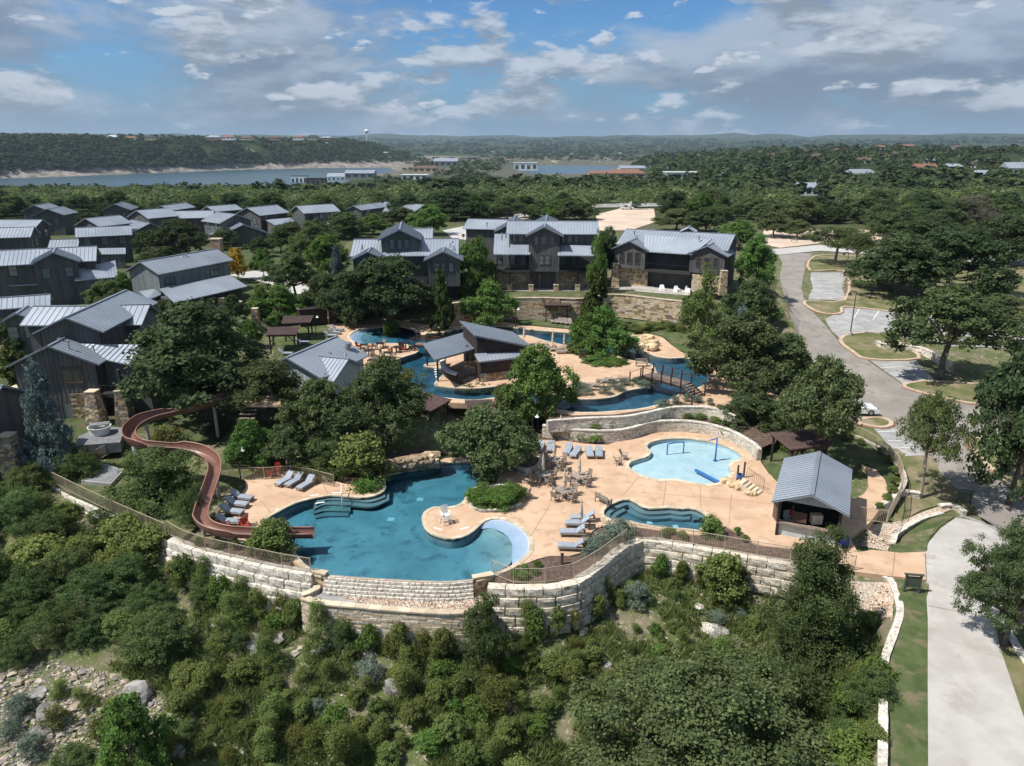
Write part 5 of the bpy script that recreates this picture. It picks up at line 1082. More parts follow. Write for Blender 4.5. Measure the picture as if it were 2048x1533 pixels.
# ---- kiosk
h = tag(empty('kiosk', at(1620, 1040, 0)), 'white boarded kiosk with grey gable roof and open counter', 'kiosk')
k_ = gable(h, (1623.8,990), (1638.4,904), 4.1, (1544.7,1008), .42, 0, wall='siding_pale', endov=.9, ov=.55, step=.4, batten=False, roof='roof')
h.children  # keep the walls as low wainscot with an open counter in front
bpy.data.objects.remove(k_['wallobj'])
A_, B_, n_, w_ = k_['A'], k_['B'], k_['n'], k_['w']; d__ = k_['d']; zwe = k_['ze']
def wq(p, q, z0, z1, nm, m_, t=.1):
    p, q = Vector(p), Vector(q); e = (q - p); e.z = 0; e.normalize(); nn = Vector((e.y, -e.x, 0)) * t / 2; mb = MB(); mb.prism(ccw([tuple((p - nn)[:2]), tuple((q - nn)[:2]), tuple((q + nn)[:2]), tuple((p + nn)[:2])]), z0, z1, bottom=True); return mb.build(nm, MAT[m_], h)
fl, fr_ = A_ + n_ * w_, A_ - n_ * w_; bl, br = B_ + n_ * w_, B_ - n_ * w_
wq(fl, fr_, 0, 1.05, 'counter_wall', 'siding_pale'); wq(bl, br, 0, zwe, 'rear_wall', 'siding_pale'); wq(fl, bl, 0, zwe, 'side_wall', 'siding_pale'); wq(fr_, br, 0, zwe, 'side_wall', 'siding_pale')
mb = MB(); mb.add([fl.to_2d().to_3d() + Vector((0, 0, zwe - .25)), fr_.to_2d().to_3d() + Vector((0, 0, zwe - .25)), fr_.to_2d().to_3d() + Vector((0, 0, zwe)), A_.to_2d().to_3d() + Vector((0, 0, 3.95)), fl.to_2d().to_3d() + Vector((0, 0, zwe))], [(0, 1, 2, 3, 4)]); gb_ = mb.build('gable_board', MAT['siding_pale'], h)
bt = MB()
for i in range(1, 11):
    t = i / 11; c = fl.lerp(fr_, t) - d__ * .02; z1 = zwe + (3.95 - zwe) * (1 - abs(2 * t - 1)); bt.box((c.x, c.y, (zwe - .25 + z1) / 2), (.05, .05, z1 - zwe + .2))
bt.build('battens', MAT['siding_pale'], gb_, kind='stuff')
ct = wq(fl - d__ * .12, fr_ - d__ * .12, 1.05, 1.13, 'counter_top', 'deckboard', .5)
dk = MB(); c0, c1 = (fl + d__ * 1.6), (fr_ + d__ * 1.6); dk.add([c0.to_2d().to_3d() + Vector((0, 0, 0)), c1.to_2d().to_3d(), c1.to_2d().to_3d() + Vector((0, 0, zwe)), c0.to_2d().to_3d() + Vector((0, 0, zwe))], [(0, 1, 2, 3)]); dk.build('counter_shade', MAT['dark'], h)  # near-black sheet painted as the shade behind the open counter
for p in (fl - d__ * .25, fr_ - d__ * .25): mb = MB(); mb.box((p.x, p.y, zwe / 2), (.16, .16, zwe)); mb.build('post', MAT['timber'], h)
mb = MB(); c = fl.lerp(fr_, .62) + d__ * .7; mb.box((c.x, c.y, 1.5), (.8, .5, .75)); mb.build('cabinet', MAT['canvas'], h)
sh = MB(); c = fl.lerp(fr_, .35) - d__ * .02
for i in range(7): sh.box((c.x, c.y, 1.35 + i * .12), (1.0, .06, .07), math.atan2((fr_ - fl).y, (fr_ - fl).x))
sh.build('slatted_shutter', MAT['trim_brown'], h)
finish(h)
# ---- pergolas
def pergola(label, c4, zt, zb, n=16, skip=()):
    P = [at(x, y, zt) for x, y in c4]; c = sum(P, Vector()) / 4; root = tag(empty('pergola', (c.x, c.y, zb)), label, 'pergola'); sl_ = MB()
    for i in range(n + 1):
        t = i / n; a = P[3].lerp(P[2], t); b = P[0].lerp(P[1], t); sl_.bar(a + Vector((0, 0, .05)), b + Vector((0, 0, .05)), (P[2] - P[3]).length / n * .62, .07)
    sl_.build('roof_slats', MAT['pergola'], root, kind='stuff')
    mb = MB(); I = [p + (c - p) * .02 for p in P]; slab_quad(mb, *ccw([p - Vector((0, 0, .03)) for p in I]), .03); mb.build('roof_sheet', MAT['pergola'], root)
    I = [p + (c - p) * .16 for p in P]
    for i in range(4):
        a, b = I[i], I[(i + 1) % 4]; mb = MB(); e = (b - a).normalized(); mb.bar(a - e * .3 - Vector((0, 0, .14)), b + e * .3 - Vector((0, 0, .14)), .12, .2); mb.build('beam', MAT['timber'], root)
        mb = MB(); mb.box((a.x, a.y, (zb + zt - .2) / 2), (.17, .17, zt - .2 - zb)); mb.build('post', MAT['timber'], root)
        for o_, s__ in ((b, a), (a, b)):
            e = (o_ - s__).normalized(); mb = MB(); mb.bar(s__ + e * .05 - Vector((0, 0, 1.0)), s__ + e * .8 - Vector((0, 0, .2)), .09, .1); mb.build('brace', MAT['timber'], root)
    finish(root); return P
pergola('brown slatted pergola at the back of the left lawn', ((568.5,633.4),(626.5,632),(619.5,646),(563.6,648.5)), ZU + 2.6, ZU, 20)
pergola('brown slatted pergola on the front of the left lawn', ((540,655.5),(599,654),(591.6,670.5),(533,671.5)), ZU + 2.6, ZU, 20)
pergola('brown pergola over two loungers above the rock cascade', ((800,800),(848,786),(903,801),(862,824)), 2.75, 0, 16)
pergola('brown pergola half hidden by the planter oak', ((930.7,800.5),(983.4,799),(992,825),(936.6,825)), 2.75, 0, 16)
pergola('dark timber pergola beside the kiosk roof', ((1539,867),(1612,861),(1665,889),(1583,901.6)), 2.75, 0, 22)
pergola('small dark pergola in front of the tall stone wall', ((1088,597),(1139,597),(1139,612),(1088,612)), ZU + 2.7, ZU, 18)
pergola('small dark pergola under the trees at the end of the stone wall', ((900,594),(937,593),(934,606),(897,605)), ZU + 2.7, ZU, 14)
# ---- distant buildings
def far_house(label, x0, x1, ytop, ybase, kind='gable', wall='white', roof='roof', z=None, nwin=4, roofh=.35):
    xm = (x0 + x1) / 2; y = DIST.get(label) ; gp = ground(xm, ybase) if y is None else at_y(xm, ybase, y); y = gp.y
    a, b = at_y(x0, ybase, y), at_y(x1, ybase, y); t = at_y(xm, ytop, y); W = b.x - a.x; Ht = t.z - gp.z; D = max(6.0, W * .55); zb = gp.z; root = tag(empty('distant_house', (gp.x, y, zb)), label, 'house')
    if kind == 'flat':
        hs = Ht; mb = MB(); mb.box((gp.x, y + D / 2, zb + hs / 2 - 1), (W, D, hs + 2 - .3)); mb.build('wall', MAT[wall], root); mb = MB(); mb.box((gp.x, y + D / 2, zb + hs), (W * 1.06, D * 1.06, .35)); mb.build('roof', MAT[roof], root)
    else:
        hs = Ht * (1 - roofh); mb = MB(); mb.box((gp.x, y + D / 2, zb + hs / 2 - 1), (W, D, hs + 2)); mb.build('wall', MAT[wall], root)
        o = .5; mb = MB(); x_0, x_1, y_0, y_1 = gp.x - W / 2 - o, gp.x + W / 2 + o, y - o, y + D + o; zt = zb + Ht; ze = zb + hs - .1; hip = W * (.18 if kind == 'hip' else 0)
        V_ = [(x_0, y_0, ze), (x_1, y_0, ze), (x_1, y_1, ze), (x_0, y_1, ze), (x_0 + hip, y + D / 2, zt), (x_1 - hip, y + D / 2, zt)]
        mb.add(V_, [(0, 1, 5, 4), (2, 3, 4, 5), (1, 2, 5), (3, 0, 4), (3, 2, 1, 0)]); mb.build('roof', MAT[roof], root)
    for i in range(nwin):
        u = gp.x - W / 2 + W * (i + .5) / nwin; zc = zb + hs * (.55 if i % 2 else .5); window_at(root, (u - W * .3 / nwin, y), (u + W * .3 / nwin, y), zc - hs * .22, zc + hs * .22, (0, -1, 0), rows=1)
    if kind == 'gable' and W > 12: mb = MB(); mb.box((gp.x + W * .25, y + D * .6, zb + Ht), (1.2, 1.2, 2.4)); mb.build('chimney', MAT['stone_brown'], root)
    finish(root); return root
DIST = {}
FH = [('white boxy two-storey house at the edge of the lake view', 583,615,352,372,'flat','white','trim'), ('dark long house beside the white boxy one', 612,650,357,375,'flat','siding','trim'), ('pale house with pale metal roof near the lake', 655,690,347,366,'gable','white','roof'),
 ('long grey-roofed house with chimney above the near woods', 690,748,341,358,'gable','siding_grey','roof'), ('white modern house with a tall block among the trees', 803,855,350,362,'flat','white','white'), ('large grey gabled house near the far shore', 868,915,317,334,'gable','siding_grey','roof'),
 ('brown roofed house left of the grey gable', 825,875,332,345,'hip','stucco','trim_brown'), ('white turreted house above the trees', 1028,1075,326,344,'flat','white','white'), ('tan villa with red tile roof', 1215,1290,339,362,'hip','stucco','roof_red'), ('long red-roofed wing of the tan villa', 1178,1226,342,356,'gable','stucco','roof_red'), ('white gabled house behind the tan villa', 1240,1305,332,345,'gable','white','roof'),
 ('white flat-roofed modern house on the right of the villa', 1332,1398,345,362,'flat','white','white'), ('white house with hipped grey roof on the wooded rise', 1696,1752,339,362,'hip','white','roof'), ('white gabled house with grey roof in the near woods', 1597,1650,366,392,'gable','white','roof'), ('low grey house behind the white gabled one', 1560,1610,341,354,'hip','siding_grey','roof'),
 ('white house at the right edge with grey roof', 2012,2060,325,358,'gable','white','roof'), ('dark low house on the right rise', 1890,1925,328,343,'hip','siding_grey','roof'), ('small grey-roofed house high on the right woods', 1850,1875,318,327,'hip','siding_grey','roof'), ('tan house on the far right ridge', 1672,1697,297,306,'hip','stucco','roof_red'), ('red roofed house on the far right ridge', 1800,1832,289,298,'hip','stucco','roof_red'), ('small white house among far right trees', 1535,1560,334,343,'gable','white','roof'), ('low house with pale roof behind the parking trees', 1975,2010,388,402,'hip','white','roof')]
for f in FH: far_house(*f)
for i, (x, w_, rf) in enumerate(((28,30,'trim'),(72,34,'roof_red'),(110,28,'roof_red'),(146,32,'roof_red'),(224,24,'roof'),(257,34,'roof_red'),(300,26,'trim'),(426,34,'roof'),(456,30,'roof_red'),(492,32,'trim_brown'),(548,26,'trim_brown'),(596,24,'roof_red'),(625,22,'trim'),(652,26,'roof'))):
    adj = ('first', 'second', 'third', 'fourth', 'fifth', 'sixth', 'seventh', 'eighth', 'ninth', 'tenth', 'eleventh', 'twelfth', 'thirteenth', 'fourteenth')[i]
    lab = '%s hilltop house from the left above the lake, %s roof' % (adj, {'trim': 'dark', 'roof_red': 'red', 'roof': 'grey', 'trim_brown': 'brown'}[rf])
    g0 = at_y(x, 279, 1880 - abs(x - 300) * .35); DIST[lab] = g0.y; far_house(lab, x - w_ * .42, x + w_ * .42, 270 + (i * 7 % 4), 279, 'hip', ['stucco', 'stone_brown', 'white'][i % 3], rf, nwin=3, roofh=.5)

_r = random.Random(12); _n = 0
while _n < 46:
    x = _r.uniform(740, 2040); y = _r.uniform(296, 372) if x > 1100 else _r.uniform(292, 345)
    if any(abs(x - (f[1] + f[2]) / 2) < 45 and abs(y - f[4]) < 18 for f in FH): continue
    g0 = ground(x, y)
    if g0.z < ZLAKE + 3 or g0.y > 5200: continue
    w_ = max(9.0, min(20, 14 * _r.uniform(.7, 1.3))); wp = w_ * FPX / g0.y
    far_house('small pale roofed house showing among the far woods', x - wp / 2, x + wp / 2, y - wp * .5, y, _r.choice(['hip', 'gable']), _r.choice(['white', 'stucco', 'siding_pale']), _r.choice(['roof', 'roof', 'trim_brown', 'roof_red']), nwin=2)['group'] = 'far houses in the woods'; _n += 1
# ================================================================== vegetation
LEAF = {
 'far2': leaf_mat('far_wood_leaf_olive', (.050, .060, .028), (.092, .105, .050), .15), 'far3': leaf_mat('far_wood_leaf_deep', (.020, .034, .016), (.045, .062, .030), .15),
 'far': leaf_mat('far_wood_leaf', (0.03, 0.044, 0.022), (0.06, 0.078, 0.038), .15),
 'oak': leaf_mat('live_oak_leaf', (0.074, 0.106, 0.042), (0.18, 0.225, 0.1), .42), 'oak_dark': leaf_mat('dark_oak_leaf', (0.048, 0.078, 0.034), (0.125, 0.168, 0.078), .42),
 'elm': leaf_mat('elm_leaf', (0.085, 0.155, 0.036), (0.185, 0.275, 0.08), .40), 'juniper': leaf_mat('juniper_leaf', (0.066, 0.1, 0.036), (0.155, 0.2, 0.078), .42),
 'spruce': leaf_mat('blue_spruce_needle', (.085, .125, .125), (.19, .25, .25), .2), 'magnolia': leaf_mat('magnolia_leaf', (0.030, 0.060, 0.019), (0.120, 0.144, 0.048), .25),
 'scrub': leaf_mat('scrub_leaf', (0.115, 0.158, 0.045), (0.25, 0.3, 0.102), .42), 'yellow': leaf_mat('yellow_leaf', (.42, .30, .04), (.58, .42, .07), .4),
 'sage': leaf_mat('sage_leaf', (.12, .16, .12), (.22, .27, .21), .3), 'grass': leaf_mat('ornamental_grass', (0.13, 0.18, 0.06), (0.27, 0.32, 0.14), .4), 'olive': leaf_mat('olive_leaf', (.10, .12, .03), (.20, .21, .07), .4),
 'thicket': leaf_mat('thicket_leaf', (0.072, 0.115, 0.04), (0.165, 0.22, 0.085), .42), 'grey': leaf_mat('grey_twig', (.12, .10, .085), (.20, .17, .145), .2), 'fern': leaf_mat('bright_leaf', (0.085, 0.15, 0.032), (0.175, 0.265, 0.072), .4)}
def leaf_quads(C, Nrm, size, r_, asp=1.0, jit=.6, wild=.75):
    """C centres (n,3), Nrm preferred normals -> quad leaf cards"""
    n = len(C); nn = Nrm + r_.normal(0, wild, (n, 3)); nn /= np.linalg.norm(nn, axis=1, keepdims=True) + 1e-9
    ref = r_.normal(0, 1, (n, 3)); u = np.cross(nn, ref); u /= np.linalg.norm(u, axis=1, keepdims=True) + 1e-9; v = np.cross(nn, u)
    s = size * r_.uniform(1 - jit, 1 + jit, (n, 1)); u = u * s * .5; v = v * s * .5 * asp
    V_ = np.stack([C - u * .9 - v * .15, C + u * .1 - v, C + u, C - u * .1 + v], 1).reshape(-1, 3)
    return V_, np.arange(4 * n).reshape(n, 4)
def crown_pts(lobes, clumps, per, spread, r_, shell=.72, squash=1.0):
    """clump centres near the skin of the lobes, leaves gathered round each"""
    L_ = np.array(lobes); wts = (L_[:, 3] * L_[:, 4]); pick = r_.choice(len(L_), clumps, p=wts / wts.sum()); d = r_.normal(0, 1, (clumps, 3)); d[:, 2] = d[:, 2] * .9 + .18; d /= np.linalg.norm(d, axis=1, keepdims=True)
    rad = r_.uniform(shell, 1.0, (clumps, 1)) ** .6; cen = L_[pick, :3] + d * np.stack([L_[pick, 3], L_[pick, 3], L_[pick, 4]], 1) * rad
    C = np.repeat(cen, per, 0) + r_.normal(0, 1, (clumps * per, 3)) * spread * np.array((1, 1, .75)); N_ = np.repeat(d, per, 0) * .8 + np.array((0, 0, .55)); return C, N_
def limb_mesh(name, lobes, base_r, fork, r_, mat_, lean=0.0, stems=1):
    mb = MB(); rr = random.Random(int(r_.integers(1e6)))
    for s_ in range(stems):
        ox, oy = (rr.uniform(-.03, .03) * (stems > 1), rr.uniform(-.03, .03) * (stems > 1)); tip = (ox * 2 + lean + rr.uniform(-.03, .03), oy * 2 + rr.uniform(-.03, .03), fork)
        mb.tube([(ox, oy, -.04), (ox, oy, fork * .15), (ox + (tip[0] - ox) * .5 + rr.uniform(-.012, .012), oy + (tip[1] - oy) * .5, fork * .55), tip], [base_r * 1.35, base_r, base_r * .85, base_r * .72], 7)
        for q in lobes[s_::stems]:
            mid = tuple((tip[i] + q[i]) / 2 + rr.uniform(-.03, .03) for i in range(3)); end = (q[0], q[1], q[2] + q[4] * .25)
            mb.tube([tip, mid, end], [base_r * .5, base_r * .32, base_r * .1], 5, caps=False)
            for _ in range(2):
                e2 = (q[0] + rr.uniform(-1, 1) * q[3] * .8, q[1] + rr.uniform(-1, 1) * q[3] * .8, q[2] + rr.uniform(-.3, .7) * q[4]); mb.tube([mid, tuple((mid[i] + e2[i]) / 2 for i in range(3)), e2], [base_r * .22, base_r * .15, base_r * .05], 4, caps=False)
    return mb.mesh(name, mat_, True)
def tree_kind(key, mat_, seed, lobes_f, clumps, per, spread, size, base_r, fork, bark='bark', stems=1, asp=1.0, shell=.72):
    r_ = np.random.default_rng(seed); lobes = lobes_f(r_); C, N_ = crown_pts(lobes, clumps, per, spread, r_, shell)
    C[:, 2] = np.maximum(C[:, 2], .012); V_, F_ = leaf_quads(C, N_, size, r_, asp); sc = np.abs(V_[:, :2]).max(0); V_[:, :2] *= .5 / max(np.quantile(np.abs(V_[:, 0]), .995), .2); V_[:, 2] *= 1.0 / np.quantile(V_[:, 2], .998)
    return np_mesh(key + '_crown', V_, F_, LEAF[mat_]), limb_mesh(key + '_trunk', [tuple(q) for q in lobes], base_r, fork, r_, MAT[bark], 0, stems)
def dome(n, zlo, zhi, rl, flat=.62):
    def f(r_):
        out = [(0, 0, zhi - rl * flat * .8, rl * 1.15, rl * flat)]
        for i in range(n):
            a = 2 * math.pi * i / n + r_.uniform(-.35, .35); ring = r_.uniform(.55, 1.0) if i % 3 else r_.uniform(.15, .5); q = ring * (.5 - rl * .75); zz = zlo + (zhi - zlo) * (r_.uniform(.05, .55) if ring > .5 else r_.uniform(.45, .8))
            s = rl * r_.uniform(.7, 1.15); out.append((q * math.cos(a), q * math.sin(a), zz, s, s * flat * r_.uniform(.8, 1.15)))
        return out
    return f
def column(n, zlo, zhi, top=.12, bot=.3, p=1.0):
    def f(r_):
        out = []
        for i in range(n):
            t = (i + .5) / n; rad = bot + (top - bot) * t ** p; a = r_.uniform(0, 6.28); q = rad * r_.uniform(.2, .75); s = rad * r_.uniform(.55, .85); out.append((q * math.cos(a), q * math.sin(a), zlo + (zhi - zlo) * t, s, (zhi - zlo) / n * 1.9))
        return out
    return f
KIND = {}
def add_kind(key, variants): KIND[key] = [tree_kind(key, **v) for v in variants]
add_kind('oak', [dict(mat_='oak', seed=s, lobes_f=dome(15 + s % 4, .28, .93, .155, 1.0), clumps=300, per=80, spread=.027, size=.0215, base_r=.026, fork=.30) for s in (1, 2, 3, 4)])
add_kind('oakdark', [dict(mat_='oak_dark', seed=s, lobes_f=dome(15 + s % 3, .24, .93, .165, 1.0), clumps=310, per=78, spread=.027, size=.0215, base_r=.026, fork=.26) for s in (11, 12, 13)])
add_kind('oakhigh', [dict(mat_='oak', seed=s, lobes_f=dome(15, .46, .94, .15, .9), clumps=300, per=76, spread=.027, size=.0215, base_r=.028, fork=.40) for s in (5, 6)])
add_kind('bigoak', [dict(mat_='oak', seed=s, lobes_f=dome(24, .24, .93, .125, 1.0), clumps=760, per=120, spread=.019, size=.0098, base_r=.024, fork=.25) for s in (21, 22)])
add_kind('elm', [dict(mat_='elm', seed=s, lobes_f=dome(15, .22, .93, .155, 1.0), clumps=280, per=76, spread=.028, size=.023, base_r=.018, fork=.30) for s in (31, 32, 33)])
add_kind('juniper', [dict(mat_='juniper', seed=s, lobes_f=column(11, .18, .95, .16, .38), clumps=430, per=52, spread=.024, size=.019, base_r=.022, fork=.3, bark='bark_pale', asp=.6) for s in (41, 42, 43)])
add_kind('tallcedar', [dict(mat_='juniper', seed=s, lobes_f=dome(12, .52, .95, .2, .62), clumps=380, per=50, spread=.024, size=.020, base_r=.030, fork=.46, bark='bark_pale', asp=.6) for s in (44, 45)])
add_kind('cedarbig', [dict(mat_='juniper', seed=46, lobes_f=column(16, .10, .95, .13, .42), clumps=900, per=84, spread=.019, size=.0125, base_r=.02, fork=.35, asp=.6)])
add_kind('spruce', [dict(mat_='spruce', seed=51, lobes_f=column(18, .06, .97, .035, .44), clumps=480, per=30, spread=.022, size=.030, base_r=.02, fork=.8, asp=.45)])
add_kind('magnolia', [dict(mat_='magnolia', seed=61, lobes_f=column(9, .12, .92, .14, .40, 1.4), clumps=300, per=26, spread=.028, size=.044, base_r=.016, fork=.6)])
add_kind('cypress', [dict(mat_='scrub', seed=66, lobes_f=column(10, .16, .95, .08, .42), clumps=300, per=30, spread=.028, size=.030, base_r=.018, fork=.7, asp=.5)])
add_kind('shrub', [dict(mat_='scrub', seed=s, lobes_f=dome(9, .18, .9, .25, .9), clumps=200, per=44, spread=.042, size=.036, base_r=.012, fork=.12, stems=3) for s in (71, 72, 73, 74)])
add_kind('thicket', [dict(mat_='thicket', seed=s, lobes_f=dome(12, .16, .92, .24, .9), clumps=340, per=52, spread=.032, size=.025, base_r=.016, fork=.15, stems=3, asp=.6) for s in (81, 82, 83)])
add_kind('wispy', [dict(mat_='scrub', seed=s, lobes_f=column(7, .10, .9, .16, .34), clumps=140, per=46, spread=.05, size=.038, base_r=.010, fork=.3, stems=3, asp=.4) for s in (91, 92)])
add_kind('yellow', [dict(mat_='yellow', seed=95, lobes_f=dome(9, .30, .95, .22, .8), clumps=200, per=26, spread=.034, size=.045, base_r=.018, fork=.35)])
add_kind('sage', [dict(mat_='sage', seed=s, lobes_f=dome(8, .18, .9, .26, .9), clumps=150, per=30, spread=.05, size=.045, base_r=.010, fork=.12, stems=3, asp=.5) for s in (96, 97)])
add_kind('olive', [dict(mat_='olive', seed=98, lobes_f=dome(9, .22, .92, .24, .8), clumps=130, per=26, spread=.05, size=.045, base_r=.012, fork=.25, stems=2, asp=.5)])
add_kind('barewood', [dict(mat_='grey', seed=99, lobes_f=dome(12, .3, .95, .22, .62), clumps=260, per=22, spread=.034, size=.030, base_r=.024, fork=.28, asp=.3)])
add_kind('fern', [dict(mat_='fern', seed=s, lobes_f=dome(8, .15, .85, .27, .9), clumps=120, per=24, spread=.06, size=.075, base_r=.008, fork=.12, stems=3, asp=.5) for s in (101, 102)])
def ground_many(px, py, it=60):
    px = np.asarray(px, float); py = np.asarray(py, float); u = (px - 1024) / FPX; v = (766.5 - py) / FPX
    D = np.stack([u, math.cos(PITCH) + v * math.sin(PITCH), -math.sin(PITCH) + v * math.cos(PITCH)], 1); lo = np.full(len(px), 20.0); t = lo.copy(); done = np.zeros(len(px), bool); prev = t.copy()
    step = 1.02
    for k in range(330):                    # march, then bisect
        P = D * t[:, None]; below = (P[:, 2] + CAM_H) < T(P[:, 0], P[:, 1]); new = below & ~done; done |= new
        prev = np.where(done, prev, t); t = np.where(done, t, t * step + .15)
        if done.all() or t.min() > 9000: break
    a, b = prev, t
    for k in range(14):
        m = (a + b) / 2; P = D * m[:, None]; below = (P[:, 2] + CAM_H) < T(P[:, 0], P[:, 1]); b = np.where(below, m, b); a = np.where(below, a, m)
    P = D * b[:, None]; return np.stack([P[:, 0], P[:, 1], T(P[:, 0], P[:, 1])], 1), done
NAMES = {'oakhigh': 'live_oak', 'cedarbig': 'juniper_tree', 'oak': 'live_oak', 'oakdark': 'live_oak', 'bigoak': 'live_oak', 'elm': 'elm_tree', 'juniper': 'juniper_tree', 'tallcedar': 'juniper_tree', 'spruce': 'blue_spruce', 'magnolia': 'magnolia_tree', 'cypress': 'cypress_tree', 'shrub': 'shrub', 'thicket': 'thicket_bush', 'wispy': 'wispy_shrub', 'yellow': 'yellow_tree', 'sage': 'sage_bush', 'olive': 'olive_shrub', 'barewood': 'bare_tree', 'fern': 'leafy_plant'}
def put_tree(kind, loc, W, H, label, group=None, rz=None, cat=None):
    cm, tm = random.choice(KIND[kind]); rz = random.uniform(0, 6.28) if rz is None else rz
    isb = kind in ('shrub', 'thicket', 'wispy', 'sage', 'olive', 'fern'); root = tag(empty(NAMES[kind], loc, rz), label, cat or ('bush' if isb else 'tree'), group)
    c = link_mesh('crown', cm, root); c.scale = (W * (random.uniform(.8, 1.2) if isb else 1), W * random.uniform(.9, 1.1), H); c.rotation_euler = (random.uniform(-.12, .12), random.uniform(-.12, .12), 0) if isb else (random.uniform(-.04, .04), random.uniform(-.04, .04), 0); t = link_mesh('trunk' if not isb else 'stems', tm, root); t.scale = (W, W, H); return root
def tree(kind, cx, top, bx, by, wpx, label, z=None, group=None):
    g = ground(bx, by) if z is None else at(bx, by, z)
    if z is None: g.z -= .1
    dep = (g.y * math.cos(PITCH) - (g.z + 2 - CAM_H) * math.sin(PITCH)); W = wpx * dep / FPX; H = max(.4, at_y(cx, top, g.y).z - g.z); cxx = at_y(cx, (top + by) / 2, g.y).x
    # crown axis a little between trunk foot and crown middle
    o = put_tree(kind, (g.x * .5 + cxx * .5, g.y, g.z), W, H, label, group); return o
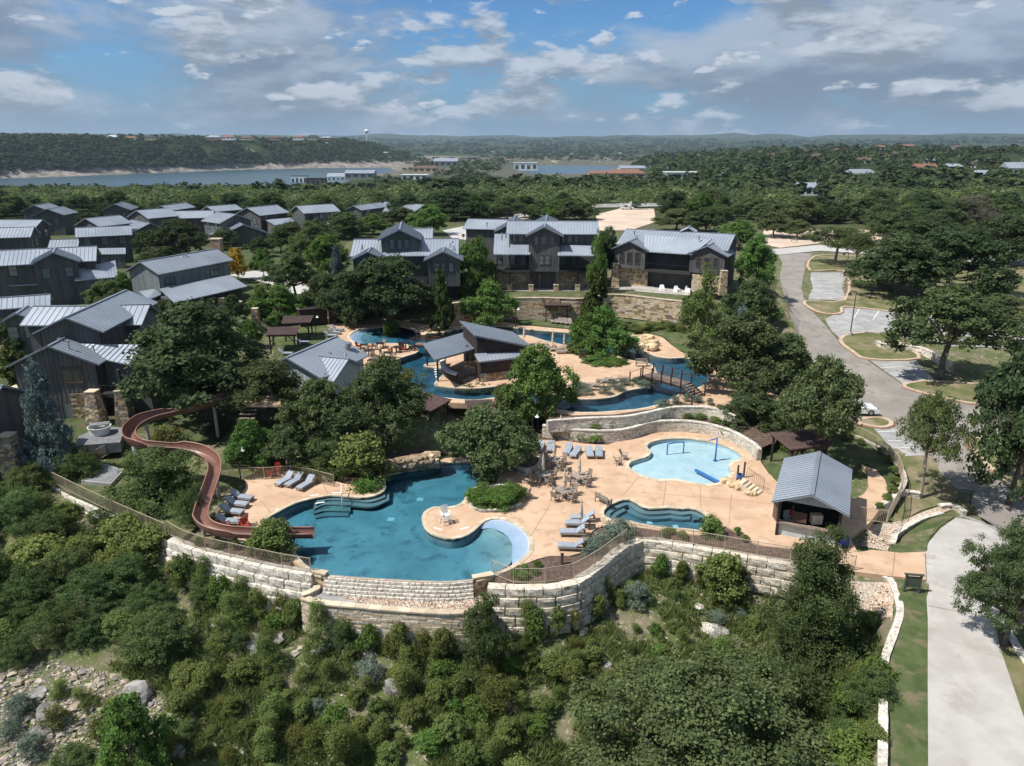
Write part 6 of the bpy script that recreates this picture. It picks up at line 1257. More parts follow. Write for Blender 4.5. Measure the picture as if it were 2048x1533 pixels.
TR = [
 ('oakdark',402,604,405,822,270,'huge dark live oak between the slide house and the pool deck'), ('oak',535,722,540,850,150,'live oak spreading over the slide tower'), ('oak',640,758,640,900,150,'live oak in front of the grill house roof'), ('oak',768,714,765,885,165,'live oak in front of the brown pergola'), ('oak',690,812,700,935,140,'low live oak crown above the cascade planting'), ('olive',805,735,800,800,110,'thin yellow-green shrub beside the river bend'),
 ('oak',978,812,988,985,185,'live oak growing from the round planter by the pool'), ('elm',1078,690,1075,860,160,'bright green tree between the river and the umbrella tables'), ('oak',1030,770,1020,860,110,'live oak beside the half-hidden pergola'), ('oakdark',945,762,945,800,140,'low rounded dark tree in front of the bar island'),
 ('oak',1495,630,1478,800,215,'broad live oak at the end of the river bridge'), ('oak',1565,668,1570,800,120,'live oak between the bridge oak and the parking road'), ('oakhigh',1618,718,1664,938,168,'live oak leaning over the parked white car'), ('oakdark',1490,785,1500,870,120,'low dark oak on the upper terrace wall'), ('oakhigh',1897,578,1880,758,250,'wide live oak on the parking island lawn'),
 ('tallcedar',1858,788,1842,998,135,'tall juniper with pale bare trunk beside the road'), ('oakdark',2030,690,2040,1010,210,'dark oak at the right edge over the lamp post'), ('bigoak',2010,1050,2035,1290,200,'oak overhanging the driveway at the right edge'), ('cedarbig',1612,1058,1610,1335,250,'large dense juniper below the kiosk'), ('bigoak',1395,1352,1420,1640,530,'huge live oak crown filling the bottom of the slope'), ('juniper',965,1188,970,1345,125,'dense dark juniper against the catch basin wall'),
 ('elm',1205,612,1203,738,125,'young tree on the river island planting'), ('elm',1165,625,1185,735,80,'smaller young tree left of the island tree'), ('cypress',1403,528,1408,700,110,'feathery light green cypress before the stone wall'), ('magnolia',1190,538,1190,655,64,'tall dark magnolia with white blooms before the stone wall'), ('elm',956,476,950,620,84,'bright tree between the two gabled houses'), ('magnolia',975,530,975,625,66,'dark magnolia left of the stone lawn wall'), ('elm',980,562,980,660,104,'grey-green tree behind the river bar'), ('magnolia',880,538,880,665,54,'slender magnolia in front of the dark house'),
 ('oakdark',770,515,780,660,175,'dark live oak hiding the lower part of the three-window house'), ('oakdark',705,545,715,655,120,'dark live oak at the head of the river beach'), ('oakdark',655,548,660,645,100,'dark live oak beside the long dark shed'), ('elm',781,635,781,690,42,'small round tree on the river beach edge'), ('yellow',473,497,475,562,48,'yellow-leaved small tree behind the chimney house'), ('elm',525,497,528,560,56,'bright green tree right of the yellow tree'), ('oak',590,505,590,600,110,'dark olive oak beside the lane'), ('elm',560,570,560,650,110,'bright green tree behind the back pergola'), ('spruce',92,722,95,945,118,'tall blue spruce in front of the slide house'), ('oakdark',355,440,360,530,135,'dark oak among the roofs of the house cluster'), ('elm',655,470,660,560,110,'leafy green tree left of the three-window house'), ('spruce',678,490,680,590,60,'blue-grey conifer left of the three-window house'), ('oak',630,440,632,520,95,'oak right of the house cluster'),
 ('elm',1512,470,1512,590,95,'bright green tree behind the balcony house'), ('oak',1500,562,1498,668,112,'grey-green oak between the balcony house and the road'), ('spruce',1478,610,1478,690,70,'blue-grey conifer beside the river lawn'), ('elm',1475,440,1480,500,110,'green tree at the back of the balcony house'), ('oakdark',1800,470,1790,590,190,'dark oak in the middle of the right lawn'), ('oakdark',1900,460,1900,590,190,'dark oak right of the middle of the right lawn'), ('tallcedar',1672,455,1672,530,110,'cedar with bare trunk beside the road mouth'), ('tallcedar',1715,462,1705,545,80,'leaning cedar beside the road mouth'), ('oak',1595,440,1595,478,70,'single oak on the gravel lot'), ('oak',1545,425,1550,475,80,'oak with visible trunk at the gravel lot edge'), ('barewood',1938,388,1940,470,110,'grey leafless tree among the right oaks'), ('oakdark',2010,430,2005,530,140,'dark oak near the right edge behind the far road'), ('oakdark',1850,440,1855,505,120,'dark oak behind the far road'), ('oak',1990,590,2000,650,110,'oak at the far end of the second parking bay'),
 ('oakdark',140,428,140,462,60,'dark oak between the stacked gables and the lone house'), ('oak',165,418,166,440,50,'small oak left of the lone dark house'), ('oakdark',30,412,30,432,70,'dark oak at the left edge behind the third row'), ('oakdark',285,470,290,512,46,'dark small tree beside the long pale roof'), ('oak',300,505,300,545,52,'oak behind the chimney house gable'), ('elm',250,545,248,600,50,'leafy tree left of the chimney house'), ('oakdark',235,590,236,640,50,'dark tree behind the slide house roof'), ('oakdark',450,455,452,500,60,'dark oak below the timbered porch'), ('oak',560,455,562,505,60,'oak in front of the side porch house'), ('elm',600,470,602,520,60,'bright tree before the right end house'), ('oakdark',520,475,520,515,56,'dark small oak near the yellow tree'), ('oakdark',330,600,335,650,44,'dark tree under the chimney house porch'), ('oak',690,440,692,470,60,'oak touching the end of the house row'), ('oakdark',470,590,472,650,56,'dark bushy tree by the chimney house piers'), ('elm',500,640,505,690,60,'bright tree left of the pergola lawn'), ('oakdark',610,590,612,640,80,'dark oak above the back pergola'), ('thicket',160,900,150,960,90,'dark shrub below the hot tub deck'), ('thicket',60,930,60,985,100,'dark shrub below the corner house'), ('oak',440,405,440,420,60,'oak showing above the middle of the roofs'), ('oakdark',250,395,250,420,60,'dark oak behind the lone house'),
 ('oak',1600,765,1608,885,105,'low oak left of the leaning oak by the parked car'), ('oak',690,425,690,478,95,'oak behind the right end of the house row'), ('elm',745,428,745,470,80,'bright tree behind the three-window house'), ('oakdark',800,415,800,452,90,'dark oak behind the three-window gable'), ('oakdark',905,375,905,440,120,'big dark oak with spreading crown at the pale road'), ('oakdark',960,385,965,432,110,'tall dark oak beside the pale road bend'), ('elm',860,410,862,470,90,'light tree at the pale road mouth'), ('elm',1115,400,1118,440,60,'bright tree behind the tower house'), ('oak',1165,405,1168,440,70,'oak behind the right wing of the tower house'), ('oak',1350,418,1355,462,90,'oak left of the balcony house roof'), ('oakdark',1410,415,1415,465,95,'dark oak behind the balcony house roof'), ('shrub',885,480,885,510,60,'leafy bush between the two gabled houses'), ('elm',935,488,935,520,60,'low bright tree beside the wing of the tower house'), ('oakdark',1215,455,1212,560,60,'dark tree between the tower house and the balcony house'), ('elm',1180,462,1205,600,40,'slim tree beside the tower house'), ('oak',580,445,582,500,70,'oak between the lane and the house row'), ('oakdark',700,560,690,600,60,'dark bush tree above the river beach'),
 ('shrub',545,1045,545,1110,110,'green shrub beside the slide end'), ('thicket',315,900,318,1000,165,'big leafy bush inside the slide loop'), ('fern',345,935,348,1000,90,'bright green bush in front of the slide loop'), ('olive',330,855,330,905,110,'shrub behind the slide curve'), ('thicket',385,975,385,1050,70,'bush beside the slide chute'), ('shrub',720,870,720,960,120,'bright green shrubs beside the rock cascade'), ('thicket',640,880,650,950,120,'dense shrub mass below the grill house oak'), ('fern',732,955,732,985,58,'bright round bush on the pool corner'), ('elm',500,840,505,945,110,'loose oak over the slide stairs'), ('oak',575,850,570,945,110,'loose oak beside the slide stairs'),
 ('sage',1235,1040,1235,1080,92,'grey-green sage bush beside the spa pool'), ('sage',1190,1075,1180,1108,62,'low grey-green sage bush by the blue-grey loungers'), ('fern',1419,1030,1420,1078,44,'bright round shrub at the end of the spa pool'), ('oakdark',1415,915,1700,900,1,'x'), ('fern',1600,865,1560,905,60,'bright planting behind the splash pool wall'),
 ('magnolia',35,700,35,800,90,'dark shrub tree behind the blue spruce'), ('oak',215,560,220,620,80,'pale green tree between the left houses'), ('oakdark',20,640,20,700,90,'dark tree at the left edge below the bright roof'), ('olive',125,495,128,560,26,'small yellow-green tree by the broad-gabled house'), ('elm',430,620,440,690,60,'leafy tree in front of the chimney house porch'), ('oakdark',560,625,560,655,60,'low dark shrub behind the left pergolas'), ('elm',520,570,525,630,50,'bright tree right of the chimney house'),
 ('thicket',2030,780,2040,850,120,'dark bush at the right edge beyond the road'), ('oak',1765,520,1760,570,60,'small oak on the right lawn')]
for t_ in TR:
    if t_[6] != 'x': tree(*t_)
# planting accents (low individual plants)
def plants(kind, label, group, pts, wpx=26, hpx=20, z=None):
    for (x, y) in pts: tree(kind, x + random.uniform(-1, 1), y - hpx * random.uniform(.8, 1.2), x, y, wpx * random.uniform(.8, 1.25), label, z, group)
plants('fern', 'bright green leafy plant in the kidney-shaped planter bed', 'planter bed plants', [(955,1012),(972,1018),(990,1020),(1008,1017),(1025,1011),(1036,1000),(1022,992),(998,998),(965,1000),(948,1002),(980,1006),(1010,1003),(1000,1010)], 40, 30, 0)
plants('sage', 'tuft of ornamental grass on the island edge', 'island grasses', [(1225,775),(1250,770),(1275,768),(1290,772),(1150,790),(1175,790),(1210,788),(1240,782),(1160,780)], 28, 14, ZU)
plants('fern', 'clump of bright groundcover under the island trees', 'island groundcover', [(1180,726),(1195,730),(1212,732),(1228,731),(1242,727),(1218,722),(1190,720)], 30, 9, ZU)
plants('shrub', 'low plant in the terrace bed behind the splash pool', 'terrace bed plants', [(1130,852),(1160,856),(1190,857),(1225,852),(1255,847),(1280,842),(1375,836),(1400,838),(1430,845),(1460,852),(1320,838),(1120,848)], 24, 11, ZB)
plants('sage', 'grass tuft on the river bank above the terrace walls', 'river bank grasses', [(1330,812),(1350,806),(1372,803),(1395,806),(1420,810),(1320,816)], 22, 14, ZU)
plants('shrub', 'low shrub beside the path wall by the curved walk', 'walk border plants', [(1765,905),(1780,922),(1788,945),(1790,965),(1784,985),(1775,1000),(1760,1018),(1660,868),(1690,876),(1720,888),(1700,870)], 22, 12, .1)
plants('shrub', 'low plant in the mulch bed behind the spa pool', 'spa bed plants', [(1330,1072),(1365,1076),(1440,1080),(1475,1068),(1490,1082),(1340,1066)], 20, 12, 0)
plants('fern', 'small green plant in the mulch bed by the pool beach', 'beach bed plants', [(1030,1150),(1050,1140),(1075,1132),(1045,1156),(1070,1148)], 22, 10, 0)
plants('wispy', 'ornamental grass in the bed below the tall stone wall', 'wall bed grasses', [(1250,662),(1270,664),(1290,662),(1310,660),(1330,658),(1235,660),(1345,662),(1365,664)], 30, 16, ZU)
plants('shrub', 'shrub in the bed behind the row of blue loungers', 'lounger bed plants', [(1095,868),(1115,872),(1140,876),(1165,880),(1190,884),(1215,880),(1225,873),(1150,868)], 28, 16, 0)
plants('shrub', 'round shrub on the slide-side bed', 'slide bed shrubs', [(470,1098),(500,1108),(440,1095),(400,1092)], 26, 16, 0)
# ---- woods on the plateau beyond the resort: individual trees, then the mass behind
PROT = [(0,436,705,1533),(700,442,1475,1533),(1195,420,1310,470),(885,446,1000,484),(1525,448,1720,505),(1540,488,2048,560),(1475,520,1700,1533),(1600,500,2048,1533),(1215,336,1310,362),(1328,340,1400,362),(1692,336,1765,362),(1595,362,1655,392),(1025,322,1080,344),(580,345,752,374),(800,345,860,362),(2008,322,2048,358),(1888,325,1930,342),(868,314,918,332)]
r2 = np.random.default_rng(5); cx = r2.uniform(-300, 2350, 8000); cy = 372 + (545 - 372) * r2.uniform(0, 1, 8000) ** 1.3
G, ok = ground_many(cx, cy); placed = []; picks = []
for i in np.argsort(-cy):
    if not ok[i] or G[i, 2] < -20: continue
    W = r2.uniform(7.0, 12.5); H = W * r2.uniform(.62, .85); dep = G[i, 1]; wp = W * FPX / (dep * 1.02); hp = H * FPX * .97 / dep; box = (cx[i] - wp * .45, cy[i] - hp, cx[i] + wp * .45, cy[i])
    bad = False
    for p in PROT:
        if box[2] > p[0] and box[0] < p[2] and box[3] > p[1] and box[1] < p[3] - 2: bad = True; break
    if bad or any((G[i, 0] - q[0]) ** 2 + (G[i, 1] - q[1]) ** 2 < (.36 * (W + q[2])) ** 2 for q in placed): continue
    placed.append((G[i, 0], G[i, 1], W)); picks.append((i, W, H))
rest = picks[290:]; picks = picks[:290]; MIDP = np.array([G[i] for i, _, _ in rest]).reshape(-1, 3); MIDW = np.array([w_ for _, w_, _ in rest])
for n_, (i, W, H) in enumerate(picks):
    k_ = r2.choice(['oak', 'oakdark', 'oakdark', 'oak', 'juniper', 'elm', 'tallcedar'], p=[.3, .3, .12, .1, .06, .08, .04]); x, y = cx[i], G[i, 1]
    zone = 'between the house cluster and the lake' if x < 720 else ('behind the three lawn houses' if x < 1350 else 'on the wooded plain beyond the parking road')
    kn = {'oak': 'olive-green live oak', 'oakdark': 'dark live oak', 'juniper': 'upright juniper', 'elm': 'bright green tree', 'tallcedar': 'bare-trunked cedar'}[k_]
    put_tree(k_, (G[i, 0], G[i, 1], G[i, 2] - .2), W, H, '%s %s' % (kn, zone), '%s, %s' % (kn, zone))
print('plateau trees', len(picks), len(rest))
def mass(name, label, P, W, H, q, size, mats, seed):
    """a far wood: merged leaf clumps, uneven crowns"""
    r_ = np.random.default_rng(seed); n = len(P); d = r_.normal(0, 1, (n, q, 3)); d[..., 2] = np.abs(d[..., 2]) * .9 + .05; d /= np.linalg.norm(d, axis=2, keepdims=True); rad = r_.uniform(.75, 1.05, (n, q, 1))
    C = P[:, None] + d * rad * np.stack([W * .5, W * .5, H * .62], 1)[:, None] + np.stack([0 * H, 0 * H, H * .34], 1)[:, None]; C = C.reshape(-1, 3); N_ = d.reshape(-1, 3) + np.array((0, 0, .5))
    V_, F_ = leaf_quads(C, N_, np.repeat(W, q)[:, None] * size, r_, .8, wild=.4); me = np_mesh(name, V_, F_, mats); me.polygons.foreach_set('material_index', np.repeat(r_.integers(0, len(mats), n), q).astype(np.int32)); return tag(link_mesh(name, me), label, 'woods', kind='stuff')
if len(MIDP): mass('mid_woods', 'band of trees behind the resort too dense to tell apart', MIDP, MIDW, MIDW * .72, 130, .11, [LEAF['oak_dark'], LEAF['oak'], LEAF['juniper']], 7)
cx = np.concatenate([r2.uniform(-420, 2470, 17000), r2.uniform(-420, 860, 7500)]); cy = np.concatenate([r2.uniform(268, 400, 17000), r2.uniform(266, 338, 7500)]); G, ok = ground_many(cx, cy); rr_ = np.hypot(G[:, 0], G[:, 1]); keep = ok & (rr_ > 300) & (rr_ < 2700)
bank = (G[:, 2] < -17) & (rr_ > 1150); keep &= ~bank & (G[:, 2] > ZLAKE + 4)
pl_ = np.array([(q[0], q[1]) for q in placed]); 
for p in PROT: keep &= ~((cx > p[0] + 2) & (cx < p[2] - 2) & (cy > p[1] + (2 if p[0] > 5 else 0)) & (cy < p[3] + (p[3] - p[1]) * .35) & (p[3] < 800))
clear = (fbm(G[:, 0] / 90, G[:, 1] / 90, 3) > np.where(rr_ > 1200, .78, .66)); keep &= ~clear
G = G[keep]; Wd = 5 + 10 * r2.uniform(0, 1, len(G)) ** 1.4; mass('far_woods', 'mass of dark green trees covering the country to the lake and ridge', G, Wd, Wd * r2.uniform(.5, .75, len(G)), 34, .27, [LEAF['far'], LEAF['far2'], LEAF['oak_dark'], LEAF['far'], LEAF['far3']], 8)
cx = r2.uniform(-420, 2470, 10500); cy = r2.uniform(272, 332, 10500); G, ok = ground_many(cx, cy); rr_ = np.hypot(G[:, 0], G[:, 1]); keep = ok & (rr_ > 2700) & (rr_ < 8800) & (G[:, 2] > ZLAKE + 8) & (fbm(G[:, 0] / 300, G[:, 1] / 300, 3) < .62)
G = G[keep]; Wd = 10 + rr_[keep] / 260; mass('distant_woods', 'distant wooded hills fading blue at the horizon', G, Wd, Wd * .4, 16, .34, [LEAF['far']], 9)
print('mass', len(G))
# ---- scrub on the slope below the walls
def px_scatter(poly, n, seed):
    P = np.array(poly, float); r_ = np.random.default_rng(seed); x = r_.uniform(P[:, 0].min(), P[:, 0].max(), n * 4); y = r_.uniform(P[:, 1].min(), P[:, 1].max(), n * 4); k = poly_sd(x, y, poly) < 0; x, y = x[k][:n], y[k][:n]; G, ok = ground_many(x, y); return G[ok], r_
TH = [(-60,1005),(110,1020),(250,1085),(330,1130),(400,1170),(415,1240),(330,1300),(230,1330),(120,1310),(-60,1340)]
G, r_ = px_scatter(TH, 170, 21); pl2 = []
for p in sorted(map(tuple, G), key=lambda q: -q[1]):
    W = r_.uniform(2.3, 5.0)
    if any((p[0] - q[0]) ** 2 + (p[1] - q[1]) ** 2 < (.31 * (W + q[2])) ** 2 for q in pl2): continue
    pl2.append((p[0], p[1], W)); k_ = r_.choice(['thicket', 'shrub', 'thicket']); put_tree(k_, (p[0], p[1], p[2] - .2), W, W * r_.uniform(.6, .9), 'dense bush in the dark thicket below the lawn wall' if k_ == 'thicket' else 'lighter green bush in the thicket below the lawn wall', 'thicket below the lawn wall')
SC = [(420,1190),(520,1200),(610,1270),(760,1290),(900,1290),(1000,1330),(1060,1260),(1200,1230),(1300,1130),(1480,1130),(1520,1200),(1500,1330),(1300,1420),(1130,1430),(1000,1540),(300,1540),(330,1420),(300,1330),(400,1270)]
G, r_ = px_scatter(SC, 290, 22); pl3 = []
for p in sorted(map(tuple, G), key=lambda q: -q[1]):
    q_ = proj(p); up_ = q_[0] > 1100 and q_[1] < 1330; W = r_.uniform(.5, 1.3) if up_ else r_.uniform(.9, 2.4)
    if any((p[0] - q[0]) ** 2 + (p[1] - q[1]) ** 2 < (.33 * (W + q[2])) ** 2 for q in pl3): continue
    if q_[1] < 1330 and q_[0] < 1100: W *= .75
    pl3.append((p[0], p[1], W)); k_ = r_.choice(['shrub', 'thicket', 'wispy', 'fern', 'sage', 'olive'], p=[.36, .08, .36, .09, .04, .07]); kn = {'shrub': 'mid-green bush', 'thicket': 'dark green bush', 'wispy': 'wispy upright green shrub', 'fern': 'bright green leafy bush', 'sage': 'grey-green bush', 'olive': 'yellow-green bush'}[k_]
    zone = 'on the open slope below the spa wall' if up_ else 'on the rocky slope below the catch basin'
    put_tree(k_, (p[0], p[1], p[2] - .1), W, W * r_.uniform(.65, 1.05) * (1.5 if k_ == 'wispy' else 1), '%s %s' % (kn, zone), '%s, %s' % (kn, zone))
G, r_ = px_scatter([(-200,1540),(1750,1540),(1740,1700),(-200,1700)], 60, 29)
for p in map(tuple, G): W = r_.uniform(1.2, 3.0); k_ = r_.choice(['shrub', 'thicket', 'wispy']); put_tree(k_, (p[0], p[1], p[2] - .1), W, W * r_.uniform(.6, .9), 'scrub bush low on the slope at the bottom edge', 'scrub at the bottom edge')
RT = [(1500,1330),(1640,1330),(1755,1250),(1750,1540),(1690,1540),(1640,1400),(1520,1370)]
G, r_ = px_scatter(RT, 40, 23)
for p in map(tuple, G):
    W = r_.uniform(1.4, 2.8); k_ = r_.choice(['shrub', 'thicket', 'fern']); put_tree(k_, (p[0], p[1], p[2] - .1), W, W * r_.uniform(.6, .9), 'bush crowding the low stone wall by the grass strip' if k_ != 'fern' else 'bright leafy bush by the low stone wall of the grass strip', 'bushes by the low stone wall')
for lab, kind, cx_, top, bx, by, wp in (('round green bush on the slope right of the curved wall','shrub',1445,1115,1450,1200,90), ('tall wispy bush against the stepped wall','wispy',480,1155,480,1215,50), ('dark bush below the stone pier','thicket',690,1240,690,1300,60), ('bright bush beside the bottom rubble','elm',270,1400,275,1580,150), ('low bush at the kiosk walk end','shrub',1740,1225,1735,1270,70), ('yucca-like grey tuft on the open slope','sage',1275,1165,1275,1210,50)):
    tree(kind, cx_, top, bx, by, wp, lab)
for i_, (x, y, w_) in enumerate(((372,1165,60),(405,1178,46),(440,1195,52),(520,1215,44),(555,1228,50),(590,1240,46),(640,1280,60),(740,1292,44),(800,1300,56),(845,1302,48),(885,1300,50),(1045,1255,46),(1075,1258,52),(1110,1255,46),(1150,1250,40),(1190,1222,38),(1220,1195,34),(1320,1140,34),(1360,1150,30),(1400,1158,38),(1480,1165,40))):
    k_ = ['shrub', 'wispy', 'fern', 'shrub', 'olive'][i_ % 5]; tree(k_, x, y - w_ * (.9 if k_ != 'wispy' else 1.3), x, y + 14, w_, '%s bush growing at the foot of the block walls' % {'shrub': 'mid-green', 'wispy': 'wispy', 'fern': 'bright leafy', 'olive': 'yellowish'}[k_], None, 'bushes at the wall feet')
for i_, (x, y, w_) in enumerate(((40,1420,50),(110,1450,60),(170,1400,46),(60,1500,56),(200,1470,60),(150,1515,50),(20,1465,44),(235,1420,50),(120,1385,40))):
    k_ = ['sage', 'olive', 'wispy'][i_ % 3]; tree(k_, x, y - w_ * .6, x, y + 6, w_, '%s scrub plant growing in the rubble fan' % {'sage': 'grey', 'olive': 'dry yellowish', 'wispy': 'thin green'}[k_], None, 'plants in the rubble fan')
# weeds and low grass between the bushes (nobody could count them)
WD = [(-200,1700),(-200,1330),(250,1330),(380,1260),(400,1190),(620,1230),(900,1300),(1080,1250),(1250,1140),(1500,1130),(1700,1180),(1770,1300),(1750,1540),(1740,1700)]
G, r_ = px_scatter(WD, 30000, 31); keep = fbm(G[:, 0] / 3, G[:, 1] / 3, 3) > .40; gp_ = np.array([proj(g) for g in G]); keep &= poly_sd(gp_[:, 0], gp_[:, 1], [(-60,1345),(110,1320),(230,1345),(330,1390),(400,1440),(330,1560),(-60,1560)]) > 0; G = G[keep]
# tufts are denser in green patches; each tuft a spray of blades
n = len(G); q = 9; base = np.repeat(G, q, 0) + r_.normal(0, .13, (n * q, 3)) * np.array((1, 1, 0)); hgt = r_.uniform(.12, .50, n * q) * np.repeat(r_.uniform(.5, 1.4, n), q); ang = r_.uniform(0, 6.28, n * q); lean = r_.normal(0, .45, (n * q, 2)) * hgt[:, None]
tip = base + np.concatenate([lean, hgt[:, None]], 1); side = np.stack([np.cos(ang), np.sin(ang), 0 * ang], 1) * (.02 + .05 * r_.uniform(0, 1, (n * q, 1))); V_ = np.stack([base - side, base + side, tip], 1).reshape(-1, 3)
me = np_mesh('weeds', V_, np.arange(3 * n * q).reshape(-1, 3), [LEAF['scrub'], LEAF['grass'], LEAF['olive']]); me.polygons.foreach_set('material_index', np.repeat(r_.choice(3, n, p=[.6, .25, .15]), q).astype(np.int32)); tag(link_mesh('weeds', me), 'low green weeds and grass tufts over the slope below the walls', 'weeds', kind='stuff')
# ================================================================== water slide
sl_px = [(488,797,4.5),(470,799,4.4),(440,806,4.25),(400,819,4.05),(355,829,3.85),(315,838,3.7),(282,851,3.5),(262,868,3.3),(262,884,3.1),(280,895,2.95),(320,900,2.75),(365,903,2.55),(400,911,2.35),(424,926,2.15),(431,945,1.95),(424,972,1.7),(414,1000,1.5),(405,1028,1.3),(404,1048,1.15),(418,1062,1.0),(450,1071,.9),(490,1074,.8),(540,1075,.7),(590,1074,.6),(628,1074,.5)]
SP = smooth_open([tuple(at(x, y, z)) for x, y, z in sl_px], 6)
slide = tag(empty('water_slide', at(440, 1000, 0)), 'brown open-channel water slide winding down into the big pool', 'slide')
prof = []
for k in range(13):
    a = math.pi * (k / 12); prof.append((-.52 * math.cos(a), .50 - .52 * math.sin(a) * 1.0))
inner = MB(); outer = MB(); rims = [MB(), MB()]; VI = []; VO = []; RL = [[], []]; n = len(SP)
for i, p in enumerate(SP):
    a = Vector(SP[max(i - 1, 0)]); b = Vector(SP[min(i + 1, n - 1)]); d = (b - a); d.z = 0; d.normalize(); s_ = Vector((d.y, -d.x, 0)); P0 = Vector(p)
    a2 = Vector(SP[max(i - 4, 0)]); b2 = Vector(SP[min(i + 4, n - 1)]); d1_ = (P0 - a2); d2_ = (b2 - P0); turn = d1_.x * d2_.y - d1_.y * d2_.x; turn /= max(d1_.length * d2_.length, 1e-6)
    row_i = []; row_o = []
    for k, (u, h_) in enumerate(prof):
        e = 0
        if turn > .15 and k > 8: e = (k - 8) / 4 * .45 * min(1, turn * 2)
        if turn < -.15 and k < 4: e = (4 - k) / 4 * .45 * min(1, -turn * 2)
        row_i.append(P0 + s_ * u * .95 + Vector((0, 0, h_ + e))); row_o.append(P0 + s_ * u * 1.06 + Vector((0, 0, h_ + e - .05)))
    VI += row_i; VO += row_o; RL[0].append((row_i[0] + row_o[0]) / 2 + Vector((0, 0, .03))); RL[1].append((row_i[-1] + row_o[-1]) / 2 + Vector((0, 0, .03)))
F_ = [(i * 13 + k, i * 13 + k + 1, (i + 1) * 13 + k + 1, (i + 1) * 13 + k) for i in range(n - 1) for k in range(12)]
MB().add(VI, [f[::-1] for f in F_]).build('channel', MAT['slide_in'], slide, True); MB().add(VO, F_).build('shell', MAT['slide'], slide, True)
for r_ in RL: MB().tube(r_[::2] + [r_[-1]], .055, 6).build('rim', MAT['slide_pink'], slide, True)
for i in (12, 30, 44, 58, 72, 90, 108, 124):
    if i >= n: continue
    rb = MB(); row = VO[i * 13:(i + 1) * 13]; rb.tube([r_ + Vector((0, 0, -.01)) for r_ in row], .045, 6); rb.build('joint_flange', MAT['slide'], slide)
for i in (14, 34, 52, 66, 84, 104):
    p = Vector(SP[i]); zg = max(h1(p.x, p.y), -.4); mb = MB(); mb.tube([(p.x, p.y, zg), (p.x, p.y, p.z - .05)], .16 if i != 52 else .35, 12); mb.build('support_column', MAT['concrete'], slide)
fl_ = MB(); fl_.bar(Vector(SP[-4]) + Vector((0, 0, -.02)), Vector(SP[-1]) + Vector((.0, 0, -.05)), .06, .02); fl_.build('exit_mark', MAT['red_plastic'], slide)
finish(slide)
tw = tag(empty('slide_tower', at(530, 830, 2.0)), 'timber slide tower with railed platform under the oaks', 'tower'); q = [tuple(at(x, y, 4.35)[:2]) for x, y in ((484,792),(560,794),(562,812),(484,812))]
mb = MB(); mb.prism(ccw(q), 4.2, 4.38, bottom=True); mb.build('platform', MAT['deck'], tw)
for (x, y) in q: mb = MB(); mb.box((x, y, 2.6), (.22, .22, 3.4)); mb.build('post', MAT['timber'], tw)
rl = MB()
for (a, b) in ((0, 1), (1, 2), (2, 3)):
    A_, B_ = Vector((*q[a], 5.4)), Vector((*q[b], 5.4)); rl.bar(A_, B_, .05, .05); k = int((B_ - A_).length / .13)
    for i in range(k + 1): c = A_.lerp(B_, i / k); rl.bar(c, c - Vector((0, 0, 1)), .018, .018)
rl.build('railing', MAT['black_metal'], tw)
for i in range(14):
    t = i / 13; a = at(500, 812, 4.2).lerp(at(470, 925, .3), t); mb = MB(); mb.box((a.x, a.y, a.z), (1.5, .34, .06)); mb.build('tread', MAT['deckboard'], tw)
mb = MB(); mb.lathe((*at(482, 796, 4.4)[:2], 4.4), [(.25, 0), (.3, .5), (.1, .6)], 12); mb.build('water_drum', MAT['white'], tw)
finish(tw)
# ================================================================== furniture
def lounger_proto(raised, cushion=True, fw=.68):
    t = empty('sun_lounger'); m_ = MAT['cushion'] if cushion else MAT['teak']; ang = R(38) if raised else R(14)
    mb = MB(); [mb.box((.05, s_ * fw / 2, .28), (1.95, .06, .07)) for s_ in (-1, 1)]; [mb.box((x, 0, .28), (.06, fw, .06)) for x in (-.9, 0, 1.0)]; mb.build('frame', MAT['teak'], t)
    for x in (-.85, .92):
        for s_ in (-1, 1): mb = MB(); mb.box((x, s_ * fw * .46, .13), (.07, .06, .26)); mb.build('leg', MAT['teak'], t)
    def pad(x0, z0, a, l, th, nm):
        mb = MB(); k = 5; P = []
        for i in range(k + 1):
            u = l * i / k; bul = 1 - .35 * (abs(2 * i / k - 1) ** 6); c = Vector((x0 - u * math.cos(a), 0, z0 + u * math.sin(a))); nn = Vector((math.sin(a), 0, math.cos(a)))
            P += [c + Vector((0, s_ * fw * .48, 0)) + nn * h_ for s_, h_ in ((-1, 0), (1, 0), (1, th * bul * .85), (.0, th * bul), (-1, th * bul * .85))]
        F = [(0, 4, 3, 2, 1), tuple(k * 5 + j for j in (0, 1, 2, 3, 4))] + [(i * 5 + j, i * 5 + (j + 1) % 5, (i + 1) * 5 + (j + 1) % 5, (i + 1) * 5 + j) for i in range(k) for j in range(5)]
        mb.add(P, F); mb.build(nm, m_, t)
    pad(1.02, .32, 0, 1.25, .12 if cushion else .04, 'seat_pad' if cushion else 'seat'); pad(-.24, .32, ang, .78, .12 if cushion else .04, 'backrest')
    if not cushion: mb = MB(); [mb.box((-.4 + .2 * i, 0, .355), (.12, fw * .9, .02)) for i in range(7)]; mb.build('seat_slats', MAT['teak'], t)
    return t
PRO = {k_: lounger_proto(*k_) for k_ in ((1, 0), (0, 1), (1, 1))}
used = set()
bpy.data.objects  # prototypes are placed below; the first use of each is the prototype itself
def place(proto, key, loc, rz, label, cat, group=None):
    o = proto if key not in used else copy_tree(proto); used.add(key); o.location = loc; o.rotation_euler = (0, 0, rz); tag(o, label, cat, group); return o
ORD = ['first', 'second', 'third', 'fourth', 'fifth', 'sixth', 'seventh', 'eighth', 'ninth', 'tenth']
